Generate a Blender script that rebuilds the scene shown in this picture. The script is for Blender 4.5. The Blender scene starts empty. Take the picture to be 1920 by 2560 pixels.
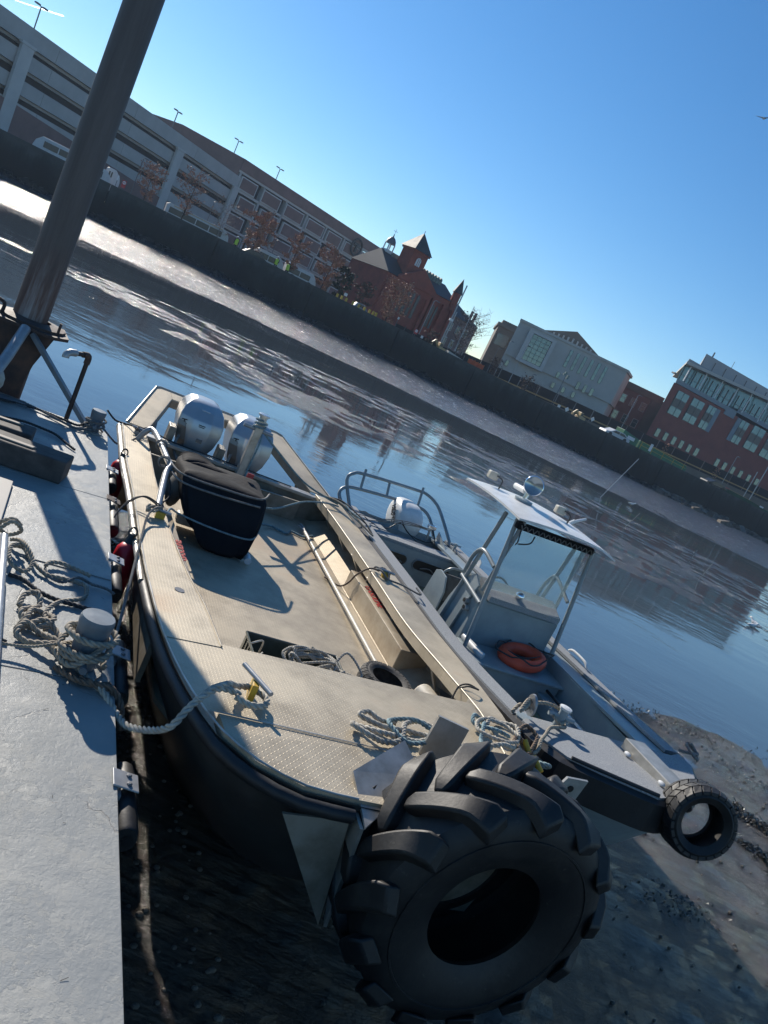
import bpy, bmesh, math, random
import numpy as np
from mathutils import Vector, Matrix, noise
S = bpy.context.scene
COL = S.collection
PI = math.pi
rnd = random.Random(7)

# ------------------------------------------------------------------ camera
PITCH, ROLL = math.atan(393/1950), math.radians(25.7)
cam = bpy.data.cameras.new('camera'); camo = bpy.data.objects.new('camera', cam); COL.objects.link(camo)
fw = Vector((0, math.cos(PITCH), -math.sin(PITCH))); r0 = Vector((1, 0, 0)); u0 = r0.cross(fw)
rt = r0*math.cos(ROLL)+u0*math.sin(ROLL); up = u0*math.cos(ROLL)-r0*math.sin(ROLL)
camo.matrix_world = Matrix(((rt.x, up.x, -fw.x, 0), (rt.y, up.y, -fw.y, 0), (rt.z, up.z, -fw.z, 2.9), (0, 0, 0, 1)))
cam.sensor_fit = 'VERTICAL'; cam.sensor_height = 36; cam.lens = 36*1950/2560
cam.clip_start = .05; cam.clip_end = 6000
S.camera = camo
S.render.resolution_x, S.render.resolution_y = 768, 1024

# ------------------------------------------------------------------ sky, sun, exposure
SUN_AZ = math.atan2(-.6235, .782)      # measured from +Y towards +X
SUN_EL = math.radians(27)
W = bpy.data.worlds.new('World'); S.world = W; W.use_nodes = True
nt = W.node_tree; bg = nt.nodes['Background']
sky = nt.nodes.new('ShaderNodeTexSky'); sky.sky_type = 'NISHITA'; sky.sun_disc = False
sky.sun_elevation = SUN_EL; sky.sun_rotation = SUN_AZ; sky.altitude = 0; sky.air_density = 1.0; sky.dust_density = .05; sky.ozone_density = 4.0
hs = nt.nodes.new('ShaderNodeHueSaturation'); hs.inputs['Saturation'].default_value = 1.22; nt.links.new(sky.outputs[0], hs.inputs['Color'])
nt.links.new(hs.outputs[0], bg.inputs[0]); bg.inputs[1].default_value = .098
sl = bpy.data.lights.new('sun', 'SUN'); sl.energy = 5.0; sl.angle = math.radians(.5); sl.color = (1, .92, .81)
so = bpy.data.objects.new('sun', sl); COL.objects.link(so)
sd = Vector((math.sin(SUN_AZ)*math.cos(SUN_EL), math.cos(SUN_AZ)*math.cos(SUN_EL), math.sin(SUN_EL)))
so.rotation_euler = sd.to_track_quat('Z', 'Y').to_euler(); so.location = (-20, 25, 30)
S.view_settings.view_transform = 'Standard'; S.view_settings.look = 'None'
S.view_settings.exposure = 0.42; S.view_settings.gamma = 1.0; S.view_settings.use_curve_mapping = False

# ------------------------------------------------------------------ frames
def frame(ox, oy, ang): return Matrix.Translation((ox, oy, 0)) @ Matrix.Rotation(ang, 4, 'Z')
WORLD = Matrix.Identity(4)
DOCK = frame(-2.565, 6.897, math.atan2(.44, .898))        # X across to the boats, Y away from the viewer, deck edge x=0
BOAT = frame(-.48, 8.5, math.atan2(.41410, .91023))       # X across, Y towards the stern
def facade(a, b): return frame(a[0], a[1], math.atan2(b[1]-a[1], b[0]-a[0]))   # X along the facade, Y away from viewer
WALLF = facade((-48.05, 75), (53.11, 125))
GAR = facade((-63.34, 92), (-50.34, 148))
TB = facade((-50.66, 148), (-27.04, 188))
COURT = facade((7.40, 150), (29.15, 150))
RED = facade((37.68, 150), (57.5, 158.2)) @ Matrix.Diagonal((1.364, 1.364, 1.364, 1)) @ Matrix.Translation((0, 0, -.774))
CHU = facade((-15.69, 128), (-2.79, 140))

# ------------------------------------------------------------------ materials
MATS = {}
class NT:
    def __init__(s, name):
        s.m = bpy.data.materials.new(name); s.m.use_nodes = True; s.t = s.m.node_tree; s.n = s.t.nodes; s.b = s.n['Principled BSDF']; MATS[name] = s.m
    def new(s, ty, **k):
        n = s.n.new(ty)
        for a, v in k.items():
            if hasattr(n, a): setattr(n, a, v)
        return n
    def L(s, a, b): s.t.links.new(a, b)
    def math(s, op, a, b=None, c=None):
        n = s.n.new('ShaderNodeMath'); n.operation = op
        for i, v in enumerate((a, b, c)):
            if v is None: continue
            if isinstance(v, (int, float)): n.inputs[i].default_value = v
            else: s.L(v, n.inputs[i])
        return n.outputs[0]
    def coord(s, scale=(1, 1, 1), rot=(0, 0, 0), obj=True):
        tc = s.n.new('ShaderNodeTexCoord'); mp = s.n.new('ShaderNodeMapping'); mp.inputs['Scale'].default_value = scale; mp.inputs['Rotation'].default_value = rot
        s.L(tc.outputs['Object'] if obj else s.n.new('ShaderNodeNewGeometry').outputs['Position'], mp.inputs[0]); return mp.outputs[0]
    def noise(s, vec, scale, detail=4, rough=.55):
        n = s.n.new('ShaderNodeTexNoise'); n.inputs['Scale'].default_value = scale; n.inputs['Detail'].default_value = detail; n.inputs['Roughness'].default_value = rough
        s.L(vec, n.inputs['Vector']); return n.outputs['Fac']
    def ramp(s, fac, stops):
        r = s.n.new('ShaderNodeValToRGB'); e = r.color_ramp.elements
        while len(e) < len(stops): e.new(.5)
        for k, (p, c) in enumerate(stops): e[k].position = p; e[k].color = (*c, 1) if len(c) == 3 else c
        s.L(fac, r.inputs[0]); return r.outputs[0]
    def mix(s, fac, a, b):
        n = s.n.new('ShaderNodeMix'); n.data_type = 'RGBA'
        for i, v in ((0, fac), (6, a), (7, b)):
            if isinstance(v, (int, float)): n.inputs[i].default_value = v
            elif isinstance(v, tuple): n.inputs[i].default_value = (*v, 1)
            else: s.L(v, n.inputs[i])
        return n.outputs[2]
    def bump(s, h, strength, dist, prev=None):
        n = s.n.new('ShaderNodeBump'); n.inputs['Strength'].default_value = strength; n.inputs['Distance'].default_value = dist
        s.L(h, n.inputs['Height'])
        if prev is not None: s.L(prev, n.inputs['Normal'])
        s.L(n.outputs[0], s.b.inputs['Normal']); return n.outputs[0]
    def set(s, **k):
        for a, v in k.items():
            i = s.b.inputs[a.replace('_', ' ')]
            if isinstance(v, (int, float)): i.default_value = v
            elif isinstance(v, tuple): i.default_value = (*v, 1)
            else: s.L(v, i)

def plain(name, c, c2=None, rough=.6, metal=0, nscale=6, var=.25, bump=0, bdist=.01, bscale=None, spec=.5, coat=0, stops=(.35, .65)):
    t = NT(name); v = t.coord(obj=False) if nscale < .8 else t.coord()
    c2 = c2 or tuple(x*(1-var) for x in c)
    f = t.noise(v, nscale, 6, .65)
    t.set(Base_Color=t.ramp(f, [(stops[0], c2), (stops[1], c)]), Metallic=metal, Specular_IOR_Level=spec)
    t.set(Roughness=t.math('MULTIPLY_ADD', f, .3*rough, rough*.85)) if rough else None
    if coat: t.set(Coat_Weight=coat, Coat_Roughness=.08)
    if bump: t.bump(t.noise(v, bscale or nscale*4, 5), bump, bdist)
    return t

plain('rubber', (.017, .017, .018), (.008, .008, .009), .55, nscale=9, bump=.3, bdist=.004)
t = plain('tire_rubber', (.020, .019, .019), (.007, .007, .008), .55, nscale=6, bump=.35, bdist=.004, bscale=30)
_v = t.coord(); _g = t.ramp(t.noise(_v, 4.5, 8, .75), [(.50, (0, 0, 0)), (.66, (1, 1, 1))]); _w = t.ramp(t.noise(_v, 22, 5, .8), [(.62, (0, 0, 0)), (.72, (1, 1, 1))])
_c = t.mix(_g, t.ramp(t.noise(_v, 6, 6), [(.35, (.005, .005, .006)), (.65, (.010, .0095, .0095))]), (.024, .021, .018)); _c = t.mix(_w, _c, (.06, .055, .048)); t.set(Base_Color=_c)
plain('dusty_tire', (.075, .07, .062), (.02, .02, .02), .75, nscale=14, bump=.5, bdist=.006)
plain('alu', (.50, .48, .44), (.33, .31, .27), .42, metal=.55, nscale=7, bump=.15, bdist=.002)
plain('alu_bright', (.72, .72, .72), (.5, .5, .5), .28, metal=.9, nscale=12)
plain('alu_dull', (.30, .27, .22), (.17, .14, .10), .5, metal=.3, nscale=5, bump=.2, bdist=.003)
plain('alu_tank', (.42, .36, .27), (.27, .21, .14), .42, metal=.35, nscale=4, bump=.1, bdist=.002)
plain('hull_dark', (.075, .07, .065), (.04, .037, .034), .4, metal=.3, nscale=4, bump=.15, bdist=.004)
plain('grey_paint', (.27, .32, .335), (.21, .25, .265), .42, nscale=5, bump=.12, bdist=.002)
plain('grey_tube', (.24, .28, .295), (.19, .22, .235), .38, nscale=9)
plain('bollard_paint', (.16, .19, .21), (.11, .13, .145), .4, nscale=7, bump=.3, bdist=.003)
plain('canvas', (.010, .012, .016), (.006, .007, .010), .85, nscale=5, bump=.5, bdist=.02, bscale=8, spec=.2)
plain('canvas_grey', (.10, .10, .095), (.05, .05, .05), .8, nscale=5, bump=.4, bdist=.01)
plain('red_vinyl', (.62, .015, .03), (.45, .01, .02), .35, nscale=8)
plain('orange_vinyl', (.80, .10, .04), (.60, .07, .03), .5, nscale=9, bump=.2, bdist=.003)
plain('white_plastic', (.70, .71, .70), (.58, .58, .56), .35, nscale=9)
plain('bucket', (.62, .58, .48), (.40, .35, .27), .5, nscale=9)
plain('green_plastic', (.05, .075, .07), (.035, .05, .047), .45, nscale=10)
plain('yellow_paint', (.62, .40, .03), (.45, .27, .03), .5, nscale=20)
plain('blue_paint', (.02, .06, .20), (.015, .04, .14), .4, nscale=9)
plain('timber', (.085, .075, .068), (.035, .030, .028), .8, nscale=9, bump=.6, bdist=.006, bscale=22)
plain('sunlit_slot', (.30, .26, .21), (.19, .16, .13), .7, nscale=12, bump=.3, bdist=.003)  # pale colour standing in for sunlight on the timbers
plain('grey_board', (.22, .215, .20), (.17, .165, .16), .6, nscale=5)
t = plain('rusty_steel', (.10, .055, .038), (.028, .021, .021), .72, nscale=5, bump=.6, bdist=.008, stops=(.42, .68))
plain('pipe_rust', (.05, .028, .022), (.02, .014, .013), .6, nscale=14, bump=.5, bdist=.003)
plain('galv', (.36, .37, .38), (.27, .28, .29), .4, metal=.4, nscale=12)
plain('chrome', (.9, .9, .9), (.85, .85, .85), .06, metal=1, nscale=3)
plain('black_plastic', (.012, .012, .013), None, .4, nscale=9)
plain('lens', (.35, .4, .42), None, .1, metal=.6, nscale=9)
plain('rope_tan', (.40, .35, .27), (.22, .19, .15), .85, nscale=26, bump=.6, bdist=.002, bscale=160)
plain('rope_white', (.50, .47, .40), (.28, .26, .22), .85, nscale=26, bump=.6, bdist=.002, bscale=160)
plain('rope_blue', (.26, .36, .37), (.10, .17, .20), .85, nscale=30, bump=.6, bdist=.002, bscale=160)
plain('rope_dark', (.055, .055, .055), (.02, .022, .026), .8, nscale=30, bump=.5, bdist=.002, bscale=160)
plain('rope_brown', (.20, .14, .10), (.10, .07, .05), .85, nscale=30, bump=.5, bdist=.002, bscale=160)
plain('rope_grey', (.20, .20, .19), (.10, .10, .10), .85, nscale=30, bump=.5, bdist=.002, bscale=160)
plain('seaweed', (.035, .028, .012), (.012, .010, .006), .3, nscale=10)
plain('leaf_dry', (.30, .09, .03), (.18, .05, .02), .7, nscale=30)
plain('red_letters', (.48, .03, .02), (.36, .02, .015), .6, nscale=30)
plain('black_letters', (.02, .02, .022), None, .5, nscale=30)
# far things
plain('concrete_grey', (.44, .43, .41), (.36, .355, .34), .85, nscale=.3)
plain('concrete_pale', (.54, .53, .50), (.46, .45, .43), .85, nscale=.35)
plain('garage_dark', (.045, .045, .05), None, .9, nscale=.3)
plain('brick_brown', (.23, .145, .13), (.18, .115, .10), .9, nscale=.5)
plain('brick_church', (.33, .075, .048), (.20, .048, .034), .9, nscale=.6)
plain('brick_red', (.27, .085, .068), (.21, .066, .054), .9, nscale=.6)
plain('slate', (.032, .038, .044), (.022, .027, .032), .6, nscale=1)
plain('copper_green', (.13, .22, .19), (.08, .13, .12), .6, nscale=1)
plain('panel_grey', (.26, .285, .30), (.23, .25, .265), .5, nscale=.5)
plain('panel_blue', (.18, .23, .27), (.155, .20, .235), .5, nscale=.5)
plain('stone_pale', (.47, .455, .42), (.40, .385, .355), .85, nscale=.4)
plain('stone_dark', (.17, .145, .12), (.13, .11, .09), .85, nscale=.5)
plain('spandrel', (.03, .035, .045), None, .3, nscale=2)
plain('mullion', (.10, .12, .13), None, .5, nscale=2)
plain('bark', (.085, .065, .055), (.055, .042, .037), .9, nscale=9)
plain('pale_twig', (.30, .27, .25), (.2, .18, .16), .8, nscale=9)
plain('russet_leaf', (.44, .23, .15), (.24, .125, .085), .8, nscale=2.2)
plain('evergreen', (.035, .055, .04), (.02, .03, .025), .8, nscale=3)
plain('shrub_brown', (.11, .07, .055), (.06, .04, .033), .8, nscale=3)
plain('vehicle_white', (.5, .52, .54), (.42, .44, .46), .4, nscale=3)
plain('vehicle_dark', (.02, .024, .03), None, .3, nscale=3)
plain('hivis', (.55, .75, .08), None, .7, nscale=9)
plain('sign_red', (.55, .05, .05), None, .5, nscale=9)
plain('sign_white', (.72, .73, .73), None, .5, nscale=9)
plain('dumpster_green', (.02, .16, .08), (.015, .11, .055), .5, nscale=2)
plain('excavator_tan', (.50, .36, .17), (.38, .26, .12), .5, nscale=3)
plain('rail_wood', (.40, .25, .10), (.30, .18, .07), .7, nscale=3)
plain('net_black', (.018, .02, .024), (.012, .013, .016), .9, nscale=1)
plain('net_green', (.03, .09, .05), (.02, .05, .03), .9, nscale=1)
plain('orange_net', (.50, .09, .03), None, .8, nscale=3)
plain('lamp_metal', (.16, .165, .175), None, .5, metal=.3, nscale=3)
plain('asphalt', (.05, .05, .052), (.04, .04, .042), .9, nscale=.4)
plain('weedy_rock', (.022, .021, .018), (.010, .010, .009), .7, nscale=2, bump=.5, bdist=.05)
plain('rock', (.16, .13, .10), (.045, .04, .032), .7, nscale=2, bump=.5, bdist=.05)
plain('gull_white', (.75, .75, .73), (.6, .6, .6), .7, nscale=30)
plain('gull_grey', (.28, .30, .32), None, .7, nscale=30)
plain('skin', (.45, .28, .2), None, .6, nscale=30)
plain('trousers', (.02, .025, .04), None, .8, nscale=30)

t = NT('contrail_ice'); _tr = t.new('ShaderNodeBsdfTranslucent'); _df = t.new('ShaderNodeBsdfDiffuse'); _ad = t.new('ShaderNodeAddShader'); _tr.inputs[0].default_value = (1, 1, 1, 1); t.L(_tr.outputs[0], _ad.inputs[0]); t.L(_df.outputs[0], _ad.inputs[1]); t.L(_ad.outputs[0], t.n['Material Output'].inputs['Surface'])

def glass(name, c, rough, metal):
    t = NT(name); v = t.coord(obj=False)
    f = t.noise(v, .35, 3)
    t.set(Base_Color=t.ramp(f, [(.3, tuple(x*.7 for x in c)), (.7, c)]), Roughness=rough, Metallic=metal, Specular_IOR_Level=.8)
glass('window_glass', (.12, .21, .22), .12, .3)
glass('window_dark', (.05, .08, .10), .12, .2)
t = NT('windshield'); t.set(Base_Color=(.80, .90, .90), Roughness=.0, IOR=1.5, Transmission_Weight=.82, Specular_IOR_Level=.9)
t = NT('clear_haze'); t.set(Base_Color=(.8, .85, .85), Roughness=.3)

# aluminium tread plate: alternating raised lozenges
def treadplate(name, c1, c2, s=52.0, metal=.35):
    t = NT(name); v = t.coord(scale=(s, s, s)); sp = t.new('ShaderNodeSeparateXYZ'); t.L(v, sp.inputs[0])
    X, Y = sp.outputs[0], sp.outputs[1]
    fx = t.math('SUBTRACT', t.math('FRACT', X), .5); fy = t.math('SUBTRACT', t.math('FRACT', Y), .5)
    par = t.math('MODULO', t.math('ABSOLUTE', t.math('ADD', t.math('FLOOR', X), t.math('FLOOR', Y))), 2)
    sg = t.math('MULTIPLY_ADD', par, 2, -1)
    fys = t.math('MULTIPLY', fy, sg)
    a = t.math('ABSOLUTE', t.math('ADD', fx, fys)); b = t.math('ABSOLUTE', t.math('SUBTRACT', fx, fys))
    d = t.math('ADD', t.math('MULTIPLY', a, 1.25), t.math('MULTIPLY', b, 4.2))
    h = t.math('SMOOTH_MIN', t.math('MAXIMUM', t.math('SUBTRACT', 1.0, d), 0), .6, .2)
    v2 = t.coord()
    n1 = t.noise(v2, 2.2, 6, .7); n2 = t.noise(v2, 60, 3)
    col = t.ramp(n1, [(.30, c2), (.55, c1), (.75, tuple(min(1, x*1.15) for x in c1))])
    col = t.mix(t.math('MULTIPLY', h, .3), col, tuple(min(1, x*1.35) for x in c1))
    n3 = t.noise(v2, 1.1, 4, .6)
    col = t.mix(t.ramp(n3, [(.58, (0, 0, 0)), (.75, (.55, .55, .55))]), col, (.26, .13, .055))
    t.set(Base_Color=col, Metallic=metal, Roughness=t.math('MULTIPLY_ADD', n1, .30, .40))
    b1 = t.bump(h, .75, .0022); t.bump(n2, .12, .001, b1)
treadplate('treadplate', (.47, .405, .30), (.32, .265, .185))
treadplate('treadplate_floor', (.44, .375, .275), (.28, .23, .16), 50)

# blue-grey deck paint with flaking
t = NT('deck_paint'); v = t.coord(); vw = t.coord(obj=False)
n1 = t.noise(vw, 1.3, 5, .6); n2 = t.noise(vw, 9, 8, .72); n3 = t.noise(vw, 2.6, 9, .78); n4 = t.noise(vw, 30, 4, .7)
base = t.ramp(n1, [(.3, (.225, .238, .232)), (.7, (.30, .308, .295))])
zone = t.ramp(t.noise(vw, 1.1, 4, .6), [(.46, (0, 0, 0)), (.58, (1, 1, 1))])
fl = t.math('MULTIPLY', t.ramp(n3, [(.50, (0, 0, 0)), (.515, (1, 1, 1))]), zone)          # flaked patches, an older cream coat shows
fl2 = t.math('MULTIPLY', t.ramp(n2, [(.56, (0, 0, 0)), (.575, (1, 1, 1))]), zone)
base = t.mix(t.math('MULTIPLY', fl, .7), base, (.36, .355, .32))
base = t.mix(t.math('MULTIPLY', fl2, .5), base, (.36, .35, .31))
base = t.mix(t.ramp(t.noise(vw, 6, 7, .85), [(.66, (0, 0, 0)), (.70, (.8, .8, .8))]), base, (.13, .085, .06))
base = t.mix(t.ramp(n4, [(.70, (0, 0, 0)), (.74, (.7, .7, .7))]), base, (.10, .10, .10))
wvt = t.new('ShaderNodeTexWave'); wvt.inputs['Scale'].default_value = .9; wvt.inputs['Distortion'].default_value = 28; wvt.inputs['Detail'].default_value = 5; wvt.inputs['Detail Scale'].default_value = 1.6; t.L(vw, wvt.inputs['Vector'])
ck = t.math('MULTIPLY', t.ramp(wvt.outputs['Fac'], [(.0, (1, 1, 1)), (.012, (0, 0, 0))]), t.ramp(t.noise(vw, 2.3, 4, .7), [(.52, (0, 0, 0)), (.60, (1, 1, 1))]))
base = t.mix(t.math('MULTIPLY', ck, .4), base, (.12, .10, .085))
t.set(Base_Color=base, Roughness=t.ramp(n2, [(.3, (.36, .36, .36)), (.7, (.62, .62, .62))]), Specular_IOR_Level=.28)
b1 = t.bump(n2, .6, .008); b2 = t.bump(t.noise(vw, 45, 5, .7), .5, .003, b1); b3 = t.bump(t.math('ADD', fl, fl2), .5, -.002, b2); t.bump(ck, .5, -.003, b3)

# granular non-skid
t = NT('nonskid'); v = t.coord()
n1 = t.noise(v, 130, 3, .8); n2 = t.noise(v, 3, 3)
t.set(Base_Color=t.mix(n2, t.ramp(n1, [(.35, (.09, .10, .11)), (.5, (.25, .265, .275)), (.68, (.50, .51, .50))]), (.24, .25, .26)), Roughness=.7)
t.bump(n1, .8, .004)
t = NT('nonskid_moss'); v = t.coord()
n1 = t.noise(v, 110, 3, .8); n2 = t.noise(v, 2.3, 4)
t.set(Base_Color=t.mix(t.ramp(n2, [(.4, (0, 0, 0)), (.65, (.8, .8, .8))]), t.ramp(n1, [(.35, (.14, .14, .11)), (.65, (.36, .35, .30))]), (.20, .20, .07)), Roughness=.75)
t.bump(n1, .7, .004)
# brushed silver cowling
t = NT('cowl_silver'); v = t.coord(); n1 = t.noise(v, 3, 3)
t.set(Base_Color=t.ramp(n1, [(.3, (.36, .38, .40)), (.7, (.48, .50, .51))]), Metallic=.6, Roughness=.36, Coat_Weight=.15, Coat_Roughness=.15)
t = NT('cowl_grey'); t.set(Base_Color=(.24, .215, .19), Metallic=.5, Roughness=.35)
# big pile: vertical streaks
t = NT('pile_steel'); v = t.coord(scale=(9, 9, .7)); n1 = t.noise(v, 1, 5, .7); n2 = t.noise(t.coord(), 12, 5, .7)
sp = t.new('ShaderNodeSeparateXYZ'); t.L(t.coord(obj=False), sp.inputs[0])
low = t.ramp(t.math('MULTIPLY_ADD', t.noise(t.coord(), 3, 4), .9, t.math('MULTIPLY_ADD', sp.outputs[2], -.9, 2.1)), [(.35, (0, 0, 0)), (.8, (1, 1, 1))])
c = t.ramp(n1, [(.3, (.085, .068, .062)), (.7, (.135, .115, .108))])
r = t.ramp(n1, [(.35, (.05, .03, .028)), (.5, (.12, .065, .05)), (.68, (.30, .28, .27))])
t.set(Base_Color=t.mix(low, c, r), Roughness=.6); b1 = t.bump(n2, .4, .006)

# sea wall: grey-green above, black wet weed below (tide stain)
t = NT('seawall'); v = t.coord(obj=False, scale=(1, 1, .25)); n1 = t.noise(v, .8, 6, .7); n2 = t.noise(t.coord(obj=False), .25, 4)
sp = t.new('ShaderNodeSeparateXYZ'); t.L(t.coord(obj=False), sp.inputs[0])
zz = t.math('MULTIPLY_ADD', n1, 3.0, t.math('SUBTRACT', sp.outputs[2], .95))
col = t.ramp(t.math('MULTIPLY', zz, .2), [(.50, (.007, .007, .007)), (.72, (.014, .014, .014)), (.88, (.026, .029, .029)), (1.0, (.058, .062, .060))])
t.set(Base_Color=t.mix(t.ramp(n2, [(.5, (0, 0, 0)), (.7, (.5, .5, .5))]), col, (.022, .027, .022)), Roughness=.75)
t.bump(n1, .6, .1)

def mud(name, cols, scale, rlo, rhi, bs, bd, pud=None):
    t = NT(name); v = t.coord(obj=False); vs = t.coord(obj=False, scale=(1, 1.3, 1))
    n1 = t.noise(vs, scale, 7, .7); n2 = t.noise(v, bs, 8, .75); n3 = t.noise(v, bs*6, 5, .7)
    t.set(Base_Color=t.ramp(n1, [(.3, cols[0]), (.7, cols[1])]), Roughness=t.ramp(n1, [(.35, (rlo,)*3), (.65, (rhi,)*3)]), Specular_IOR_Level=.65)
    b1 = t.bump(n2, 1.0, bd); b2 = t.bump(n3, .8, bd*.2, b1)
    if name == 'mud_near': t.bump(t.noise(t.coord(obj=False, scale=(4, 15, 1), rot=(0, 0, .5)), 1.0, 3, .5), .8, .035, b2)
    else: t.bump(t.noise(v, 8.5, 4, .7), 1.0, .055, b2)
    t.set(Specular_IOR_Level=1.0)
mud('mud_near', ((.014, .013, .012), (.055, .043, .031)), 1.3, .04, .24, 11, .06)
mud('mud_far', ((.014, .015, .016), (.048, .045, .043)), 1.6, .07, .28, 3.4, .13)

# water
t = NT('water'); v = t.coord(obj=False, scale=(1, 1.6, 1), rot=(0, 0, .2)); 
msk = t.ramp(t.noise(t.coord(obj=False), .11, 3), [(.42, (.10,)*3), (.62, (1,)*3)])
n1 = t.noise(v, 3.2, 4, .55); n2 = t.noise(v, .7, 3, .5)
h = t.math('MULTIPLY', t.math('MULTIPLY_ADD', n1, .35, n2), msk)
t.set(Base_Color=(.055, .072, .088), Roughness=.03, IOR=1.4, Specular_IOR_Level=.6); t.bump(h, .35, .045)
M = MATS

# ------------------------------------------------------------------ mesh helpers
def smoothpath(pts, step, closed=False):
    P = [Vector(p) for p in pts]; out = []
    n = len(P); seg = n if closed else n-1
    for i in range(seg):
        if closed: a, b, c, d = P[(i-1) % n], P[i], P[(i+1) % n], P[(i+2) % n]
        else: a, b, c, d = P[max(i-1, 0)], P[i], P[i+1], P[min(i+2, n-1)]
        k = max(1, int(math.ceil((c-b).length/step)))
        for j in range(k):
            s = j/k; s2 = s*s; s3 = s2*s
            out.append(.5*((2*b)+(c-a)*s+(2*a-5*b+4*c-d)*s2+(3*b-a-3*c+d)*s3))
    if not closed: out.append(P[-1])
    return out
def frames_along(P, closed=False):
    n = len(P); T = []
    for i in range(n):
        a = P[(i-1) % n] if closed or i else P[0]; b = P[(i+1) % n] if closed or i < n-1 else P[-1]
        v = b-a; T.append(v.normalized() if v.length > 1e-9 else Vector((0, 0, 1)))
    N = []; u = T[0].orthogonal().normalized()
    for i in range(n):
        u = (u-T[i]*u.dot(T[i])); u = u.normalized() if u.length > 1e-6 else T[i].orthogonal().normalized(); N.append(u.copy())
    return T, N
class MB:
    def __init__(s): s.v = []; s.f = []
    def add(s, vs, fs, X=None):
        o = len(s.v)
        s.v += [tuple(X @ Vector(p)) if X is not None else tuple(p) for p in vs]; s.f += [tuple(i+o for i in f) for f in fs]; return s
    def box(s, x0, x1, y0, y1, z0, z1, X=None):
        v = [(x0, y0, z0), (x1, y0, z0), (x1, y1, z0), (x0, y1, z0), (x0, y0, z1), (x1, y0, z1), (x1, y1, z1), (x0, y1, z1)]
        return s.add(v, [(0, 3, 2, 1), (4, 5, 6, 7), (0, 1, 5, 4), (1, 2, 6, 5), (2, 3, 7, 6), (3, 0, 4, 7)], X)
    def prism(s, poly, z0, z1, X=None):
        """poly: list of (x, y); z0/z1 number or list per vertex"""
        n = len(poly); za = z0 if isinstance(z0, (list, tuple)) else [z0]*n; zb = z1 if isinstance(z1, (list, tuple)) else [z1]*n
        v = [(p[0], p[1], za[i]) for i, p in enumerate(poly)]+[(p[0], p[1], zb[i]) for i, p in enumerate(poly)]
        f = [tuple(range(n-1, -1, -1)), tuple(range(n, 2*n))]+[(i, (i+1) % n, n+(i+1) % n, n+i) for i in range(n)]
        return s.add(v, f, X)
    def xz(s, poly, y0, y1, X=None):
        """poly in (x, z), extruded along y"""
        n = len(poly); v = [(p[0], y0, p[1]) for p in poly]+[(p[0], y1, p[1]) for p in poly]
        f = [tuple(range(n)), tuple(range(2*n-1, n-1, -1))]+[((i+1) % n, i, n+i, n+(i+1) % n) for i in range(n)]
        return s.add(v, f, X)
    def yz(s, poly, x0, x1, X=None):
        n = len(poly); v = [(x0, p[0], p[1]) for p in poly]+[(x1, p[0], p[1]) for p in poly]
        f = [tuple(range(n-1, -1, -1)), tuple(range(n, 2*n))]+[(i, (i+1) % n, n+(i+1) % n, n+i) for i in range(n)]
        return s.add(v, f, X)
    def rings(s, R, cap=True, closed=False, X=None):
        k = len(R[0]); v = [p for r in R for p in r]; f = []; n = len(R)
        for i in range(n if closed else n-1):
            a = i*k; b = ((i+1) % n)*k
            for j in range(k): f.append((a+j, a+(j+1) % k, b+(j+1) % k, b+j))
        if cap and not closed: f += [tuple(range(k-1, -1, -1)), tuple((n-1)*k+j for j in range(k))]
        return s.add(v, f, X)
    def tube(s, pts, r, n=8, step=None, closed=False, X=None, cap=True, sy=1.0):
        P = smoothpath(pts, step, closed) if step else [Vector(p) for p in pts]
        T, N = frames_along(P, closed); R = []
        for i, p in enumerate(P):
            rr = r(i/(len(P)-1)) if callable(r) else r
            B = T[i].cross(N[i]); R.append([p+N[i]*math.cos(2*PI*j/n)*rr+B*math.sin(2*PI*j/n)*rr*sy for j in range(n)])
        return s.rings(R, cap, closed, X)
    def rope(s, pts, r, step=None, pitch=None, closed=False, strands=3, n=5, X=None):
        step = step or r*.55; pitch = pitch or r*6.5
        P = smoothpath(pts, step, closed); T, N = frames_along(P, closed); L = 0
        A = [0]
        for i in range(1, len(P)): L += (P[i]-P[i-1]).length; A.append(2*PI*L/pitch)
        for k in range(strands):
            R = []
            for i, p in enumerate(P):
                B = T[i].cross(N[i]); a = A[i]+2*PI*k/strands
                c = p+(N[i]*math.cos(a)+B*math.sin(a))*r*.5
                R.append([c+(N[i]*math.cos(2*PI*j/n)+B*math.sin(2*PI*j/n))*r*.56 for j in range(n)])
            s.rings(R, True, closed, X)
        return s
    def lathe(s, prof, n=24, X=None, cap=True, arc=2*PI):
        """prof: (radius, z) bottom to top about z"""
        return s.rings([[Vector((p[0]*math.cos(2*PI*j/n), p[0]*math.sin(2*PI*j/n), p[1])) for j in range(n)] for p in prof], cap, False, X)
    def bar(s, a, b, w, h=None, X=None):
        h = h or w; a = Vector(a); b = Vector(b); d = (b-a).normalized(); u = d.cross(Vector((0, 0, 1)))
        u = Vector((1, 0, 0)) if u.length < 1e-3 else u.normalized(); q = u.cross(d)
        R = [[p+u*w/2*i+q*h/2*j for i, j in ((-1, -1), (1, -1), (1, 1), (-1, 1))] for p in (a, b)]
        return s.rings(R, True, False, X)
    def blob(s, c, rx, ry, rz, seg=12, ring=8, X=None):
        R = []
        for i in range(ring+1):
            a = -PI/2+PI*i/ring; cr = max(math.cos(a), .02)
            R.append([Vector((c[0]+rx*cr*math.cos(2*PI*j/seg), c[1]+ry*cr*math.sin(2*PI*j/seg), c[2]+rz*math.sin(a))) for j in range(seg)])
        return s.rings(R, True, False, X)
    def mesh(s, name, o=(0, 0, 0)):
        m = bpy.data.meshes.new(name); m.from_pydata([(x-o[0], y-o[1], z-o[2]) for x, y, z in s.v], [], s.f); m.update(); return m
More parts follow.
